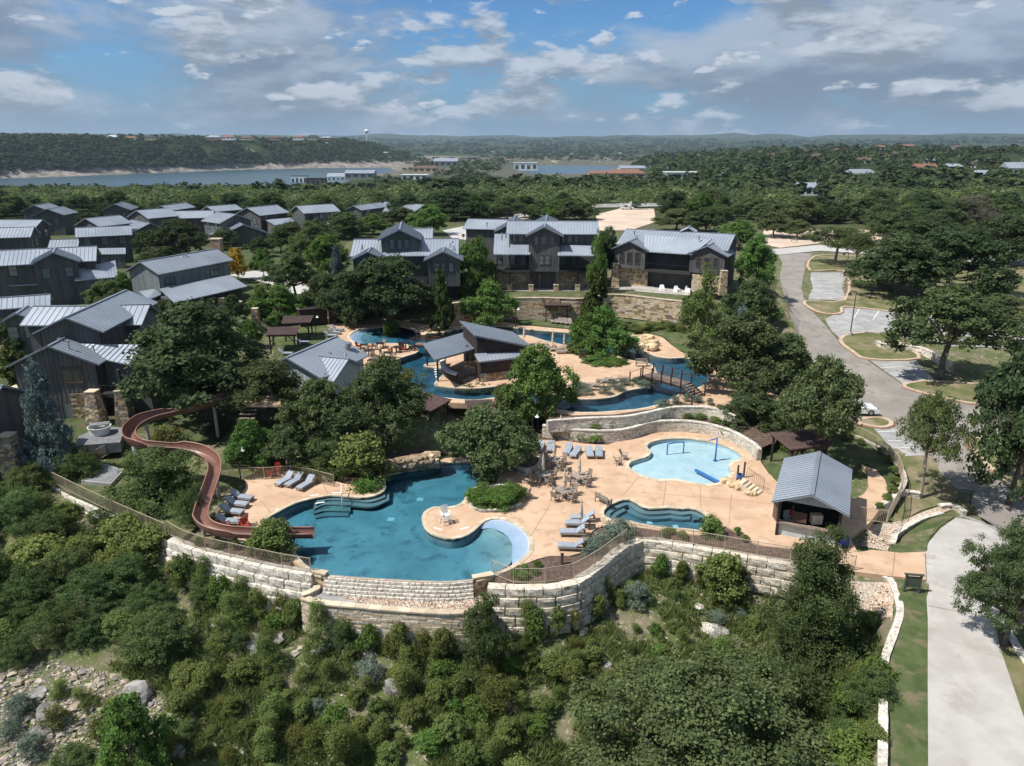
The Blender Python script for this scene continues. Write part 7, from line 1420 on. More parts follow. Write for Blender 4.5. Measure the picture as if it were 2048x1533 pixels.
def loungers(pts, ang, z, raised, cushion, fmt, group, jit=4):
    for i, (x, y) in enumerate(pts): p = at(x, y, z + .35); place(PRO[(raised, cushion)], (raised, cushion), (p.x, p.y, z), R((ang[i] if isinstance(ang, list) else ang) + random.uniform(-jit, jit)), fmt % ORD[i], 'lounger', group)
loungers([(482,993),(472,1006),(462,1021),(455,1041)], [-14, -12, -10, -2], 0, 1, 1, '%s blue-grey lounger from the back in the row beside the slide chute', 'loungers beside the slide chute', 2)
loungers([(571,959),(590,961),(613,967)], -116, 0, 1, 1, '%s blue-grey lounger from the left under the oak by the fence', 'loungers under the oak by the fence', 4)
loungers([(1080.6,893),(1101,893),(1136,898),(1151,904),(1179,904),(1198,904)], [-100, -98, -104, -112, -92, -96], 0, 0, 1, '%s blue-grey lounger from the left in the row behind the umbrella tables', 'loungers behind the umbrella tables', 2)
loungers([(1167,1034),(1157,1045),(1147,1063),(1144,1091)], [178, 178, 175, 178], 0, 1, 1, '%s blue-grey lounger from the back beside the spa pool', 'loungers beside the spa pool', 3)
loungers([(842,856),(866,858)], -122, 0, 1, 1, '%s lounger from the left under the pergola above the cascade', 'loungers under the cascade pergola', 3)
loungers([(674,658),(668,664),(660,670)], -8, ZU, 1, 1, '%s blue-grey lounger from the back by the river beach', 'loungers by the river beach', 3)
loungers([(604,684),(570,706)], -5, ZU, 1, 1, '%s lounger from the back under the left lawn pergolas', 'loungers under the lawn pergolas', 3)
loungers([(1210,760),(1226,758),(1192,768),(1176,774)], [165, 160, 168, 165], ZU, 1, 0, '%s bare teak lounger on the island edge facing the lower river', 'teak loungers on the island front', 4)
loungers([(1068,688),(1085,690),(1100,693),(1115,697),(1128,702)], 190, ZU, 1, 0, '%s bare teak lounger in the row on the back of the island', 'teak loungers on the island back', 6)
loungers([(1105,641),(1114,642),(1123,643),(1132,644),(1141,645)], -80, ZU, 1, 0, '%s dark lounger from the left near the small wall pergola', 'loungers near the wall pergola', 4)
def chair_proto(kind):
    t = empty({'arm': 'armchair', 'red': 'red_chair', 'adir': 'adirondack_chair'}[kind]); m_ = MAT['red_plastic'] if kind == 'red' else MAT['teak']; sd = 1 if kind != 'adir' else -1; sh_ = .44 if kind != 'adir' else .36
    mb = MB(); mb.box((0, 0, sh_), (.52, .52, .05), tilt=Matrix.Rotation(R(3 if kind != 'adir' else 10), 4, 'Y')); mb.build('seat', m_, t)
    mb = MB(); tl = Matrix.Rotation(R(-14 if kind != 'adir' else -28), 4, 'Y')
    for i in range(5): mb.box((-.29 - (.05 if kind == 'adir' else 0), -.2 + .1 * i, sh_ + .28), (.03, .075, .56 if kind != 'adir' else .75 - .06 * abs(i - 2)), tilt=tl)
    mb.box((-.34, 0, sh_ + .5), (.035, .52, .05), tilt=tl); mb.build('backrest', m_, t)
    for x in (-.23, .23):
        for s_ in (-1, 1): mb = MB(); mb.box((x, s_ * .24, (sh_ + (.22 if x > 0 else 0)) / 2), (.055, .055, sh_ + (.22 if x > 0 else 0))); mb.build('leg', m_, t)
    for s_ in (-1, 1): mb = MB(); mb.box((.0, s_ * .26, sh_ + .23), (.58 if kind != 'adir' else .7, .07, .04)); mb.build('armrest', m_, t)
    return t
CH = {k: chair_proto(k) for k in ('arm', 'red', 'adir')}
def table_proto(w_=1.15, m_='teak'):
    t = empty('patio_table'); mb = MB(); mb.box((0, 0, .72), (w_, w_, .05)); mb.build('tabletop', MAT[m_], t)
    for x in (-1, 1):
        for y in (-1, 1): mb = MB(); mb.box((x * w_ * .42, y * w_ * .42, .35), (.08, .08, .7)); mb.build('leg', MAT[m_], t)
    return t
def umbrella_proto():
    t = empty('closed_umbrella'); mb = MB(); mb.tube([(0, 0, 0), (0, 0, 2.75)], .03, 8); mb.build('pole', MAT['teak'], t); mb = MB(); mb.lathe((0, 0, 1.05), [(.10, 0), (.17, .12), (.13, .5), (.15, .55), (.10, 1.1), (.03, 1.62)], 10); c = mb.build('folded_canopy', MAT['canvas'], t)
    st_ = MB(); st_.lathe((0, 0, 1.5), [(.152, 0), (.152, .06)], 10); st_.build('strap', MAT['teak'], c); mb = MB(); mb.lathe((0, 0, 0), [(.28, 0), (.28, .08), (.06, .12)], 12); mb.build('base', MAT['concrete'], t); return t
TB, UM = table_proto(), umbrella_proto()
tabs = [(1158,966,28,'right'),(1128,996,30,'front'),(1086,963,20,'left'),(1108,934,25,'back')]
for i, (x, y, a, w_) in enumerate(tabs):
    p = at(x, y, 0); place(TB, 'tab', p, R(a), 'square grey teak table, the %s one of the four umbrella tables' % w_, 'table', 'umbrella tables'); place(UM, 'umb', p, R(a * 3), 'closed tan umbrella standing through the %s umbrella table' % w_, 'umbrella', 'closed umbrellas')
    for k in range(4): b = R(a + 90 * k + 8); place(CH['arm'], 'arm', (p.x + 1.0 * math.cos(b), p.y + 1.0 * math.sin(b), 0), b + math.pi, 'grey teak armchair at the %s umbrella table, %s side' % (w_, ('right', 'back', 'left', 'front')[k]), 'chair', 'armchairs round the umbrella tables')
for x, y, z, l in ((1161,1062,0,'closed tan umbrella between the loungers by the spa pool'), (1121,880,0,'closed tan umbrella behind the row of blue loungers'), (658,652,ZU,'closed tan umbrella by the river beach loungers'), (1048,690,ZU,'closed tan umbrella at the corner of the bar roof'), (1128,704,ZU,'closed tan umbrella among the island teak loungers'), (1105,700,ZU,'slim closed umbrella on the back of the island')): place(UM, 'umb', at(x, y, z), 0, l, 'umbrella', 'closed umbrellas')
place(CH['arm'], 'arm', at(1053,997,0), R(150), 'single teak chair beside the kidney-shaped planter', 'chair'); place(CH['adir'], 'adir', at(1248,919,0), R(-20), 'low slatted chair facing the splash pool, the farther one', 'chair', 'low chairs by the splash pool'); place(CH['adir'], 'adir', at(1236,930,0), R(10), 'low slatted chair facing the splash pool, the nearer one', 'chair', 'low chairs by the splash pool')
for i, (x, y) in enumerate(((526,950),(542,954),(556,948))): place(CH['red'], 'red', at(x, y, 0), R(40 + 120 * i), 'red chair under the oak by the fence, %s from the left' % ORD[i], 'chair', 'red chairs by the fence')
for i, (x, y) in enumerate(((455,1062),(488,1052),(492,1062))): place(CH['red'], 'red', at(x, y, 0), R(30 + 140 * i), 'red chair beside the slide bend, %s from the left' % ORD[i], 'chair', 'red chairs by the slide')
TB2 = table_proto(1.0, 'black_metal'); TB2.name = 'cafe_table'
for i, (x, y) in enumerate(((728,700),(760,697),(740,712),(793,705),(745,731),(775,716))):
    p = at(x, y, ZU); place(TB2, 'cafe', p, R(20 * i), 'dark cafe table on the grill terrace, %s from the beach side' % ORD[i], 'table', 'cafe tables')
    for k in range(2): b = R(70 * i + 160 * k); q_ = 'red' if i in (0, 3) else 'arm'; place(CH[q_], q_, (p.x + .85 * math.cos(b), p.y + .85 * math.sin(b), ZU), b + math.pi, ('red' if q_ == 'red' else 'grey') + ' chair at the %s cafe table of the grill terrace' % ORD[i], 'chair', 'chairs on the grill terrace, table %s' % ORD[i])
def bench(label, x, y, z, a, back=True):
    t = tag(empty('bench', at(x, y, z), R(a)), label, 'bench'); mb = MB(); [mb.box((0, -.2 + .1 * i, .43), (1.5, .08, .04)) for i in range(5)]; mb.build('seat', MAT['teak'], t)
    if back: mb = MB(); [mb.box((0, .28, .6 + .1 * i), (1.5, .035, .075), tilt=Matrix.Rotation(R(-10), 4, 'X')) for i in range(4)]; mb.build('backrest', MAT['teak'], t)
    for s_ in (-1, 1): [MB().box((s_ * .68, yy, .31 if yy < 0 else .45), (.07, .07, .62 if yy < 0 else .9)).build('leg', MAT['teak'], t) for yy in (-.22, .27)]; MB().box((s_ * .68, .02, .63), (.08, .58, .04)).build('armrest', MAT['teak'], t)
bench('teak bench turned towards the spa pool', 1207, 1008, 0, 128); bench('teak bench against the lower terrace wall', 1379, 861, 0, 2); bench('teak bench by the end of the river bridge', 1283, 733, ZU, 0); bench('wooden bench on the gravel lot lawn', 1588, 484, 5.2, 0)
# lifeguard chair
def guard(label, x, y, rz, ht=1.0):
    t = tag(empty('lifeguard_chair', at(x, y, 0), rz), label, 'lifeguard chair'); s_ = .5
    for a in (-1, 1):
        for b in (-1, 1): mb = MB(); mb.bar((a * s_ * 1.05, b * s_, 0), (a * s_ * .62, b * s_ * .62, ht), .09, .09); mb.build('leg', MAT['white'], t)
    for zz in (.35, .75): mb = MB(); mb.box((0, -s_ * .85, zz), (.95, .07, .1)); mb.box((0, s_ * .85, zz), (.95, .07, .1)); mb.build('rung', MAT['white'], t)
    mb = MB(); mb.box((0, 0, ht), (.8, .75, .08)); mb.build('seat', MAT['white'], t); mb = MB(); [mb.box((-.32 + .16 * i, .36, ht + .48 + .04 * (2 - abs(i - 2))), (.12, .04, .9), tilt=Matrix.Rotation(R(-12), 4, 'X')) for i in range(5)]; mb.build('backrest', MAT['white'], t)
    t.scale = (.74, .74, .74)
    for a in (-1, 1): mb = MB(); mb.box((a * .42, .02, ht + .3), (.12, .75, .05)); mb.box((a * .42, -.3, ht + .15), (.07, .07, .3)); mb.build('armrest', MAT['white'], t)
    return t
guard('tall white lifeguard chair on the pool peninsula', 892, 1047, R(28)); g_ = guard('white lifeguard chair beside the kiosk', 1574, 1058, R(10))
fb = tag(empty('rescue_float', at(1581, 1040, .9)), 'red rescue float hanging on the white chair by the kiosk', 'float'); MB().lathe((0, 0, .4), [(.02, 0), (.14, .08), (.16, .5), (.02, .62)], 10).build('float_body', MAT['red_plastic'], fb); MB().tube([(0, 0, .9), (.1, 0, 1.2), (.15, 0, 1.0)], .015, 5).build('strap', MAT['white'], fb)
# splash toys
t = tag(empty('spray_arch', at(1350, 901, -.4)), 'blue tube arch standing in the splash pool', 'water toy'); a, b = at(1334.5, 903, -.05), at(1367, 900, -.05); MB().tube(smooth_open([(a.x, a.y, -.4), (a.x, a.y, .55), (a.x + .15, a.y, .75), (b.x - .15, b.y, .75), (b.x, b.y, .55), (b.x, b.y, -.4)], 4), .065, 10).build('arch_tube', MAT['blue_paint'], t, True); finish(t)
t = tag(empty('spray_post', at(1431, 915, -.4)), 'tall blue spray post with bent arm in the splash pool', 'water toy'); c = at(1431, 915, -.05); MB().tube([(c.x, c.y, -.4), (c.x, c.y, 1.95)], .08, 12).build('post', MAT['blue_paint'], t, True); MB().tube([(c.x + .05, c.y, 1.9), (c.x - .8, c.y - .1, 1.72)], .06, 10).build('arm', MAT['blue_paint'], t, True); MB().lathe((c.x, c.y, -.41), [(.22, 0), (.2, .06)], 12).build('base', MAT['blue_paint'], t); finish(t)
t = tag(empty('balance_beam', at(1415, 950, -.3)), 'long blue beam lying in the splash pool', 'water toy'); a, b = at(1391,938,0), at(1439,963,0); MB().bar(a + Vector((0, 0, -.12)), b + Vector((0, 0, -.12)), .22, .2).build('beam', MAT['blue_paint'], t); finish(t)
t = tag(empty('bucket_toy', at(1479, 957, .3)), 'small blue bucket at the top of the rock steps', 'water toy'); MB().lathe((0, 0, 0), [(.22, 0), (.28, .4), (.24, .4), (.2, .05)], 12).build('bucket', MAT['blue_paint'], t)
# ================================================================== boulders
def boulder_mesh(seed, mat_, amp=.35, sub=2, flat=True):
    bm = bmesh.new(); bmesh.ops.create_icosphere(bm, subdivisions=sub, radius=.5)
    for v in bm.verts:
        p = v.co.normalized(); nn = mnoise.noise(p * 1.6 + Vector((seed * 3.1, 0, 0))); q = mnoise.cell(p * 2.2 + Vector((seed, 5, 1))); v.co = p * (.5 * (1 + amp * nn + .16 * q))
        v.co.z = max(-.42, min(.40, v.co.z * 1.15)) if flat else v.co.z
    me = bpy.data.meshes.new('boulder'); bm.to_mesh(me); bm.free(); me.materials.append(mat_); return me
BG = [boulder_mesh(i, MAT['stone_gold']) for i in range(7)]; BR = [boulder_mesh(20 + i, MAT['rock_gray']) for i in range(7)]; BB = [boulder_mesh(40 + i, MAT['stone_brown'], .3) for i in range(5)]; BW = [boulder_mesh(60 + i, MAT['limestone_white'], .3) for i in range(5)]
def rock_pile(name, label, items, meshes, z=0.0, cat='rocks'):
    t = tag(empty(name, at(items[0][0], items[0][1], z)), label, cat)
    for (x, y, zz, sx, sy, sz, a) in items:
        p = at(x, y, z + zz); o = link_mesh('boulder', random.choice(meshes), t); o.location = (p.x, p.y, z + zz); o.rotation_euler = (random.uniform(-.1, .1), random.uniform(-.1, .1), R(a)); o.scale = (sx, sy, sz)
    finish(t); return t
rr = random.Random(3)
it = []
for x in range(782, 880, 11): it += [(x + rr.uniform(-3, 3), 940 - (x - 782) * .13, .25, rr.uniform(.9, 1.5), .9, rr.uniform(.7, 1.0), rr.uniform(-25, 25)), (x + rr.uniform(-3, 3), 934 - (x - 782) * .16, .75, rr.uniform(.9, 1.4), 1.0, .7, rr.uniform(-25, 25)), (x, 925 - (x - 782) * .18, 1.15, rr.uniform(1.0, 1.7), 1.1, .55, rr.uniform(-25, 25))]
rock_pile('rock_cascade', 'brown boulder cascade at the back of the big pool', it, BB + BB + BG[:1])
it = []
for k in range(34):
    x = rr.uniform(1232, 1310); y = rr.uniform(672, 697); 
    if 1242 < x < 1276 and y > 683: continue
    it.append((x, y, rr.uniform(0, .5), rr.uniform(1.2, 2.4), rr.uniform(1.0, 1.8), rr.uniform(.6, 1.1), rr.uniform(0, 180)))
it += [(1240,700,.35,1.1,1.0,1.3,20),(1279,700,.35,1.3,1.1,1.3,60),(1250,690,1.15,1.8,1.3,.55,0),(1266,690,1.15,1.8,1.3,.55,15),(1262,686,1.3,2.2,1.4,.5,-10),(1295,695,.3,1.6,1.3,1.0,40),(1305,692,.25,1.4,1.3,.9,10)]
rock_pile('rock_bridge', 'golden boulder grotto arching over the river', it, BG, ZU)
it = [(rr.uniform(838, 915), rr.uniform(650, 668), rr.uniform(-.05, .15), rr.uniform(.8, 1.8), rr.uniform(.7, 1.3), rr.uniform(.25, .5), rr.uniform(0, 180)) for _ in range(26)]
rock_pile('rock_shelf', 'low golden rock shelf on the far river bank', it, BG, ZU)
it = [(rr.uniform(1452, 1500), 0, 0, 0, 0, 0, 0) for _ in range(0)]
for k in range(22):
    t = k / 21; it.append((1450 + 58 * t + rr.uniform(-5, 5), 960 + 28 * t + rr.uniform(-3, 5), .15, rr.uniform(.5, .9), rr.uniform(.5, .8), rr.uniform(.35, .6) * (1.3 - t * .6), rr.uniform(0, 180)))
rock_pile('rock_steps_edge', 'golden rocks flanking the steps by the splash pool', it, BG)
stp = tag(empty('rock_steps', at(1500, 975, 0)), 'five stone steps with dark handrail rising beside the splash pool', 'steps')
for i in range(5):
    a = at(1487 + i * 7, 962 + i * 5.6, .72 - i * .15); mb = MB(); mb.box((a.x, a.y, (.72 - i * .15) / 2), (.42, 1.15, .72 - i * .15), R(-42)); mb.build('step', MAT['coping'], stp)
rl = MB(); a0, a1 = at(1488, 962, .75), at(1522, 984, .1); off_ = Vector((.35, .45, 0))
for o_ in (off_,):
    rl.tube([a0 + o_, a0 + o_ + Vector((0, 0, 1.0)), a1 + o_ + Vector((0, 0, 1.0)), a1 + o_], .025, 6)
    for i in range(1, 9): c = a0.lerp(a1, i / 9) + o_; rl.tube([c, c + Vector((0, 0, 1.0))], .012, 5)
rl.build('handrail', MAT['trim_brown'], stp)
for x, y in ((1474,962),(1487,955)): p = at(x, y, 0); mb = MB(); mb.box((p.x, p.y, .75), (.14, .14, 1.5)); mb.build('post', MAT['trim_brown'], stp)
finish(stp)
# slope boulders: single stones one can point at
for i, (x, y, s_, f, m_, lab) in enumerate(((275,1395,1.5,.75,'r','tilted dark slab above the rubble fan'), (640,1300,1.2,.6,'r','grey boulder under the catch basin wall'), (702,1310,1.0,.9,'r','upright grey boulder by the dark bush'), (735,1305,1.1,.6,'r','pale boulder right of the dark bush'), (505,1292,1.6,.45,'r','long grey ledge below the stepped wall'), (545,1285,1.3,.45,'r','second grey ledge below the stepped wall'), (790,1385,1.1,1.2,'r','tall pale boulder among the scrub'), (1085,1428,1.0,.7,'r','round grey boulder among the scrub bushes'), (430,1262,1.0,.6,'r','grey boulder under the thicket edge'), (75,1390,1.1,.3,'r','flat slab on the rubble fan'), (95,1425,1.1,.3,'r','flat tilted slab lower on the rubble fan'), (1435,1268,1.2,.35,'r','flat pale ledge on the open slope'), (1400,1215,.9,.3,'w','cream rock outcrop on the open slope'), (1420,1260,1.0,.5,'w','golden cut rock on the open slope'), (1165,1265,.7,.5,'w','white stones at the foot of the curved wall'), (85,1462,.9,.3,'r','grey slab at the bottom of the rubble fan'), (1210,1330,.8,.4,'r','small pale ledge below the curved wall'), (345,1500,1.2,.5,'r','dark boulder beside the bottom bush'))):
    g = ground(x, y); o = link_mesh('boulder', (BR if m_ == 'r' else BW)[i % 5], None); o.location = (g.x, g.y, g.z + s_ * f * .2); o.scale = (s_ * 1.25, s_, s_ * f); o.rotation_euler = (rr.uniform(-.3, .3), rr.uniform(-.3, .3), rr.uniform(0, 6)); tag(o, lab, 'boulder')
MAT['rub_a'] = M('rubble_cream', (.40, .34, .27), (.52, .45, .37), 4); MAT['rub_b'] = M('rubble_tan', (.30, .24, .18), (.40, .33, .26), 4)
def rubble(name, label, poly, n, r0, r1, seed):
    G, r_ = px_scatter(poly, n, seed); mb = MB(); O = np.array([(1, 0, 0), (-1, 0, 0), (0, 1, 0), (0, -1, 0), (.5, .5, .7), (-.5, .4, .8), (.1, -.6, .7), (0, 0, -.6)]); F = [(0, 2, 4), (2, 5, 4), (2, 1, 5), (1, 3, 5), (3, 6, 5), (3, 0, 6), (0, 4, 6), (4, 5, 6), (2, 0, 7), (1, 2, 7), (3, 1, 7), (0, 3, 7)]
    for p in G:
        s_ = (r0 + (r1 - r0) * r_.random() ** 2) * (2.3 if r_.random() < .06 else 1); V_ = O * (1 + r_.normal(0, .22, O.shape)) * np.array((s_, s_ * r_.uniform(.6, 1), s_ * r_.uniform(.3, .8))); a = r_.uniform(0, 6.28); c, q = math.cos(a), math.sin(a); mb.add([(p[0] + v[0] * c - v[1] * q, p[1] + v[0] * q + v[1] * c, p[2] + v[2] * .8 + s_ * .1) for v in V_], F, int(r_.integers(0, 3)))
    return tag(mb.build(name, [MAT['rub_a'], MAT['rock_gray'], MAT['rub_b']]), label, 'rubble', kind='stuff')
rubble('rubble', 'pale broken limestone spilling down the lower left slope', [(-30,1350),(110,1320),(230,1350),(330,1400),(420,1440),(330,1560),(-60,1560)], 4200, .03, .19, 41)
rubble('rubble', 'loose pale stones on the open slope below the spa wall', [(1150,1240),(1300,1130),(1500,1130),(1700,1240),(1500,1330),(1200,1330)], 600, .03, .12, 42)
rubble('rubble', 'loose pale stones between the scrub bushes', [(420,1270),(640,1290),(900,1310),(1000,1400),(900,1540),(330,1540),(330,1400)], 700, .04, .15, 43)
# planters
for nm, lab, pts, w_, ht in (('planter_wall', 'low white stone edging of the kidney-shaped planter', [(934,990),(951,980),(985,975),(1015,975),(1040,985),(1047,1000),(1035,1014),(1005,1023),(970,1025),(945,1020),(940,1008)], .16, .14), ('planter_wall', 'round stone seat wall open to the back near the umbrella tables', [(1020,925),(1026,940),(1042,950),(1065,950),(1082,940),(1088,922)], .4, .5)):
    ln = [tuple(p) for p in plan(smooth_closed(pts, 4) + [pts[0]] if 'kidney' in lab else smooth_open(pts, 4))]
    course_wall(nm, lab, ln if 'round' in lab else ln[::-1], ht, -.05, .4, .16, [MAT['limestone_white'], MAT['rock_gray']], depth=w_, cap=(w_ + .1, .5), cap_mat=MAT['limestone_white'])
drape('planting_bed', fix_winding(plan(smooth_closed([(940,990),(955,982),(985,977),(1015,977),(1038,986),(1044,1000),(1033,1012),(1005,1021),(970,1023),(948,1018),(943,1006)], 3))), 0, MAT['mulch'], zc=.12)
drape('planting_bed', fix_winding(plan(smooth_closed([(1024,922),(1030,938),(1044,947),(1064,947),(1080,938),(1085,922),(1055,912)], 3))), 0, MAT['mulch'], zc=.12, skirt=.15)
# ================================================================== bridges
def bridge(label, A, B, wd, z, zg, stairs, posts=5):
    A, B = at(*A, z), at(*B, z); d = (B - A); Ln = d.length; d.normalize(); n_ = Vector((d.y, -d.x, 0)); t = tag(empty('foot_bridge', A), label, 'bridge'); k = int(Ln / .16)
    for i in range(k): c = A + d * (Ln * (i + .5) / k); mb = MB(); mb.box((c.x, c.y, z), (Ln / k * .93, wd, .05), math.atan2(d.y, d.x)); mb.build('plank', MAT['deckboard'], t)
    for s_ in (-1, 1):
        mb = MB(); mb.bar(A + n_ * s_ * wd * .46 - Vector((0, 0, .17)), B + n_ * s_ * wd * .46 - Vector((0, 0, .17)), .12, .26); mb.build('beam', MAT['timber'], t)
        for i in range(posts): p = A.lerp(B, i / (posts - 1)) + n_ * s_ * wd * .52; mb = MB(); zb_ = zg - .0 if i in (0, posts - 1) else z - .3; mb.box((p.x, p.y, (zb_ + z + 1.15) / 2), (.13, .13, z + 1.15 - zb_)); mb.build('post', MAT['timber'], t)
        rl = MB(); 
        for zz in (.95, .65, .35): rl.bar(A + n_ * s_ * wd * .52 + Vector((0, 0, zz)), B + n_ * s_ * wd * .52 + Vector((0, 0, zz)), .025 if zz < .9 else .06, .025 if zz < .9 else .05)
        rl.build('railing', MAT['trim_brown'], t)
    for (P0, sg, ns) in stairs:
        base = B if P0 == 'B' else A; dd = d * sg; hh = (z - zg) / ns
        for i in range(ns):
            c = base + dd * (.30 * (i + .5)); zz = z - hh * (i + 1) + .03; mb = MB(); mb.box((c.x, c.y, zz), (.3, wd, .05), math.atan2(d.y, d.x)); mb.build('tread', MAT['deckboard'], t)
        for s_ in (-1, 1):
            e = base + dd * (.3 * ns); mb = MB(); mb.bar(base + n_ * s_ * wd * .5 - Vector((0, 0, .1)), Vector((e.x, e.y, zg + .05)) + n_ * s_ * wd * .5, .06, .28); mb.build('stringer', MAT['timber'], t)
            mb = MB(); q_ = Vector((e.x, e.y, 0)) + n_ * s_ * wd * .52; mb.box((q_.x, q_.y, zg + .6), (.13, .13, 1.2)); mb.build('post', MAT['timber'], t)
            mb = MB(); mb.bar(base + n_ * s_ * wd * .52 + Vector((0, 0, .95)), Vector((q_.x, q_.y, zg + 1.1)), .06, .05); mb.build('handrail', MAT['trim_brown'], t)
    finish(t)
bridge('timber footbridge with stairs over the river to the right bank', (1296,748), (1372,769), 1.9, ZU + 1.15, ZU, (('B', 1, 6), ('A', -1, 6)), 5)
bridge('small timber footbridge beside the swim-up bar roof', (832,688), (880,690), 1.4, ZU + .8, ZU, (('A', -1, 4),), 3)
# ================================================================== street furniture, vehicles
def lamp(label, x, y, hgt, z=None, name='lamp_post', arm=True, zpx=None):
    g = ground(x, y) if z is None else at(x, y, z); t = tag(empty(name, g), label, 'lamp')
    if arm:
        MB().lathe((0, 0, 0), [(.3, 0), (.3, .5), (.26, .55)], 14).build('base', MAT['concrete'], t); MB().tube([(0, 0, .5), (0, 0, hgt)], [.085, .06], 8).build('pole', MAT['trim'], t); MB().bar((0, 0, hgt), (-.95, 0, hgt), .07, .07).build('arm', MAT['trim'], t); mb = MB(); mb.lathe((-.85, 0, hgt - .5), [(.24, 0), (.2, .3), (.05, .45)], 10); mb.build('lantern', MAT['trim'], t)
    else:
        MB().tube([(0, 0, 0), (0, 0, hgt)], .045, 8).build('pole', MAT['black_metal'], t); MB().tube([(0, 0, hgt), (0, 0, hgt + .12), (.4, 0, hgt + .1)], .03, 6).build('arm', MAT['black_metal'], t); MB().lathe((.42, 0, hgt - .2), [(.22, 0), (.06, .18), (.05, .3)], 12).build('lamp_shade', MAT['white'], t)
lamp('tall dark lamp post on the parking island kerb', 1700, 672, 6.2); lamp('tall lamp post in the lawn under the right oaks', 1926, 598, 5.2); lamp('lamp post on the kerb island at the right edge', 1964, 880, 6.0); lamp('slender lamp post on the far lawn', 1690, 560, 5.0); lamp('far utility pole beside the woods', 1403, 411, 9.0)
lamp('small pole lamp with white shade by the slide loungers', 482, 958, 2.9, 0, arm=False); lamp('pole lamp with white shade beside the back pergola', 632, 672, 2.9, ZU, arm=False); lamp('pole lamp with white shade beside the slide tower', 408, 845, 3.2, 1.5, arm=False); lamp('pole lamp behind the row of blue loungers', 1065, 900, 3.6, 0, arm=False); lamp('black pole on the far river bank', 1031, 662, 3.4, ZU, arm=False)
def board(label, x0, x1, y, hp, rz):
    a, b = ground(x0, y), ground(x1, y); c = (a + b) / 2; W = max(.9, (b - a).length); t = tag(empty('notice_board', c, rz), label, 'sign'); Hh = hp
    for s_ in (-1, 1): mb = MB(); mb.box((s_ * W / 2, 0, Hh * .5), (.12, .12, Hh)); mb.build('post', MAT['sign_green'], t)
    mb = MB(); mb.box((0, 0, Hh * .62), (W - .14, .06, Hh * .58)); mb.build('panel', MAT['sign_green'], t); mb = MB(); mb.box((0, 0, Hh + .03), (W + .3, .2, .07)); mb.build('top_rail', MAT['sign_green'], t)
board('dark green notice board on the grass beside the walk', 1810, 1834, 1186, 1.35, R(-8)); board('dark green notice board beside the juniper on the road lawn', 1914, 1938, 1010, 1.3, R(-8))
t = tag(empty('stop_sign', ground(927, 492)), 'small red stop sign at the mouth of the pale road', 'sign'); MB().tube([(0, 0, 0), (0, 0, 2.3)], .04, 6).build('post', MAT['steel'], t); mb = MB(); mb.add([(.42 * math.cos(R(22.5 + 45 * k)), yy, 2.5 + .42 * math.sin(R(22.5 + 45 * k))) for yy in (-.04, -.06) for k in range(8)], [tuple(range(8)), tuple(range(15, 7, -1))] + [(k, (k + 1) % 8, 8 + (k + 1) % 8, 8 + k) for k in range(8)]); pn = mb.build('plate', MAT['red_plastic'], t)
def stop_text():
    c = bpy.data.curves.new('stop_lettering', 'FONT'); c.body = 'STOP'; c.size = .28; c.align_x = 'CENTER'; c.align_y = 'CENTER'; c.extrude = .004; tmp = bpy.data.objects.new('tmp', c); me = bpy.data.meshes.new_from_object(tmp); bpy.data.objects.remove(tmp); me.materials.clear(); me.materials.append(MAT['white']); o = link_mesh('lettering', me, pn); o.location = (0, -.07, 2.5); o.rotation_euler = (R(90), 0, 0)
stop_text()
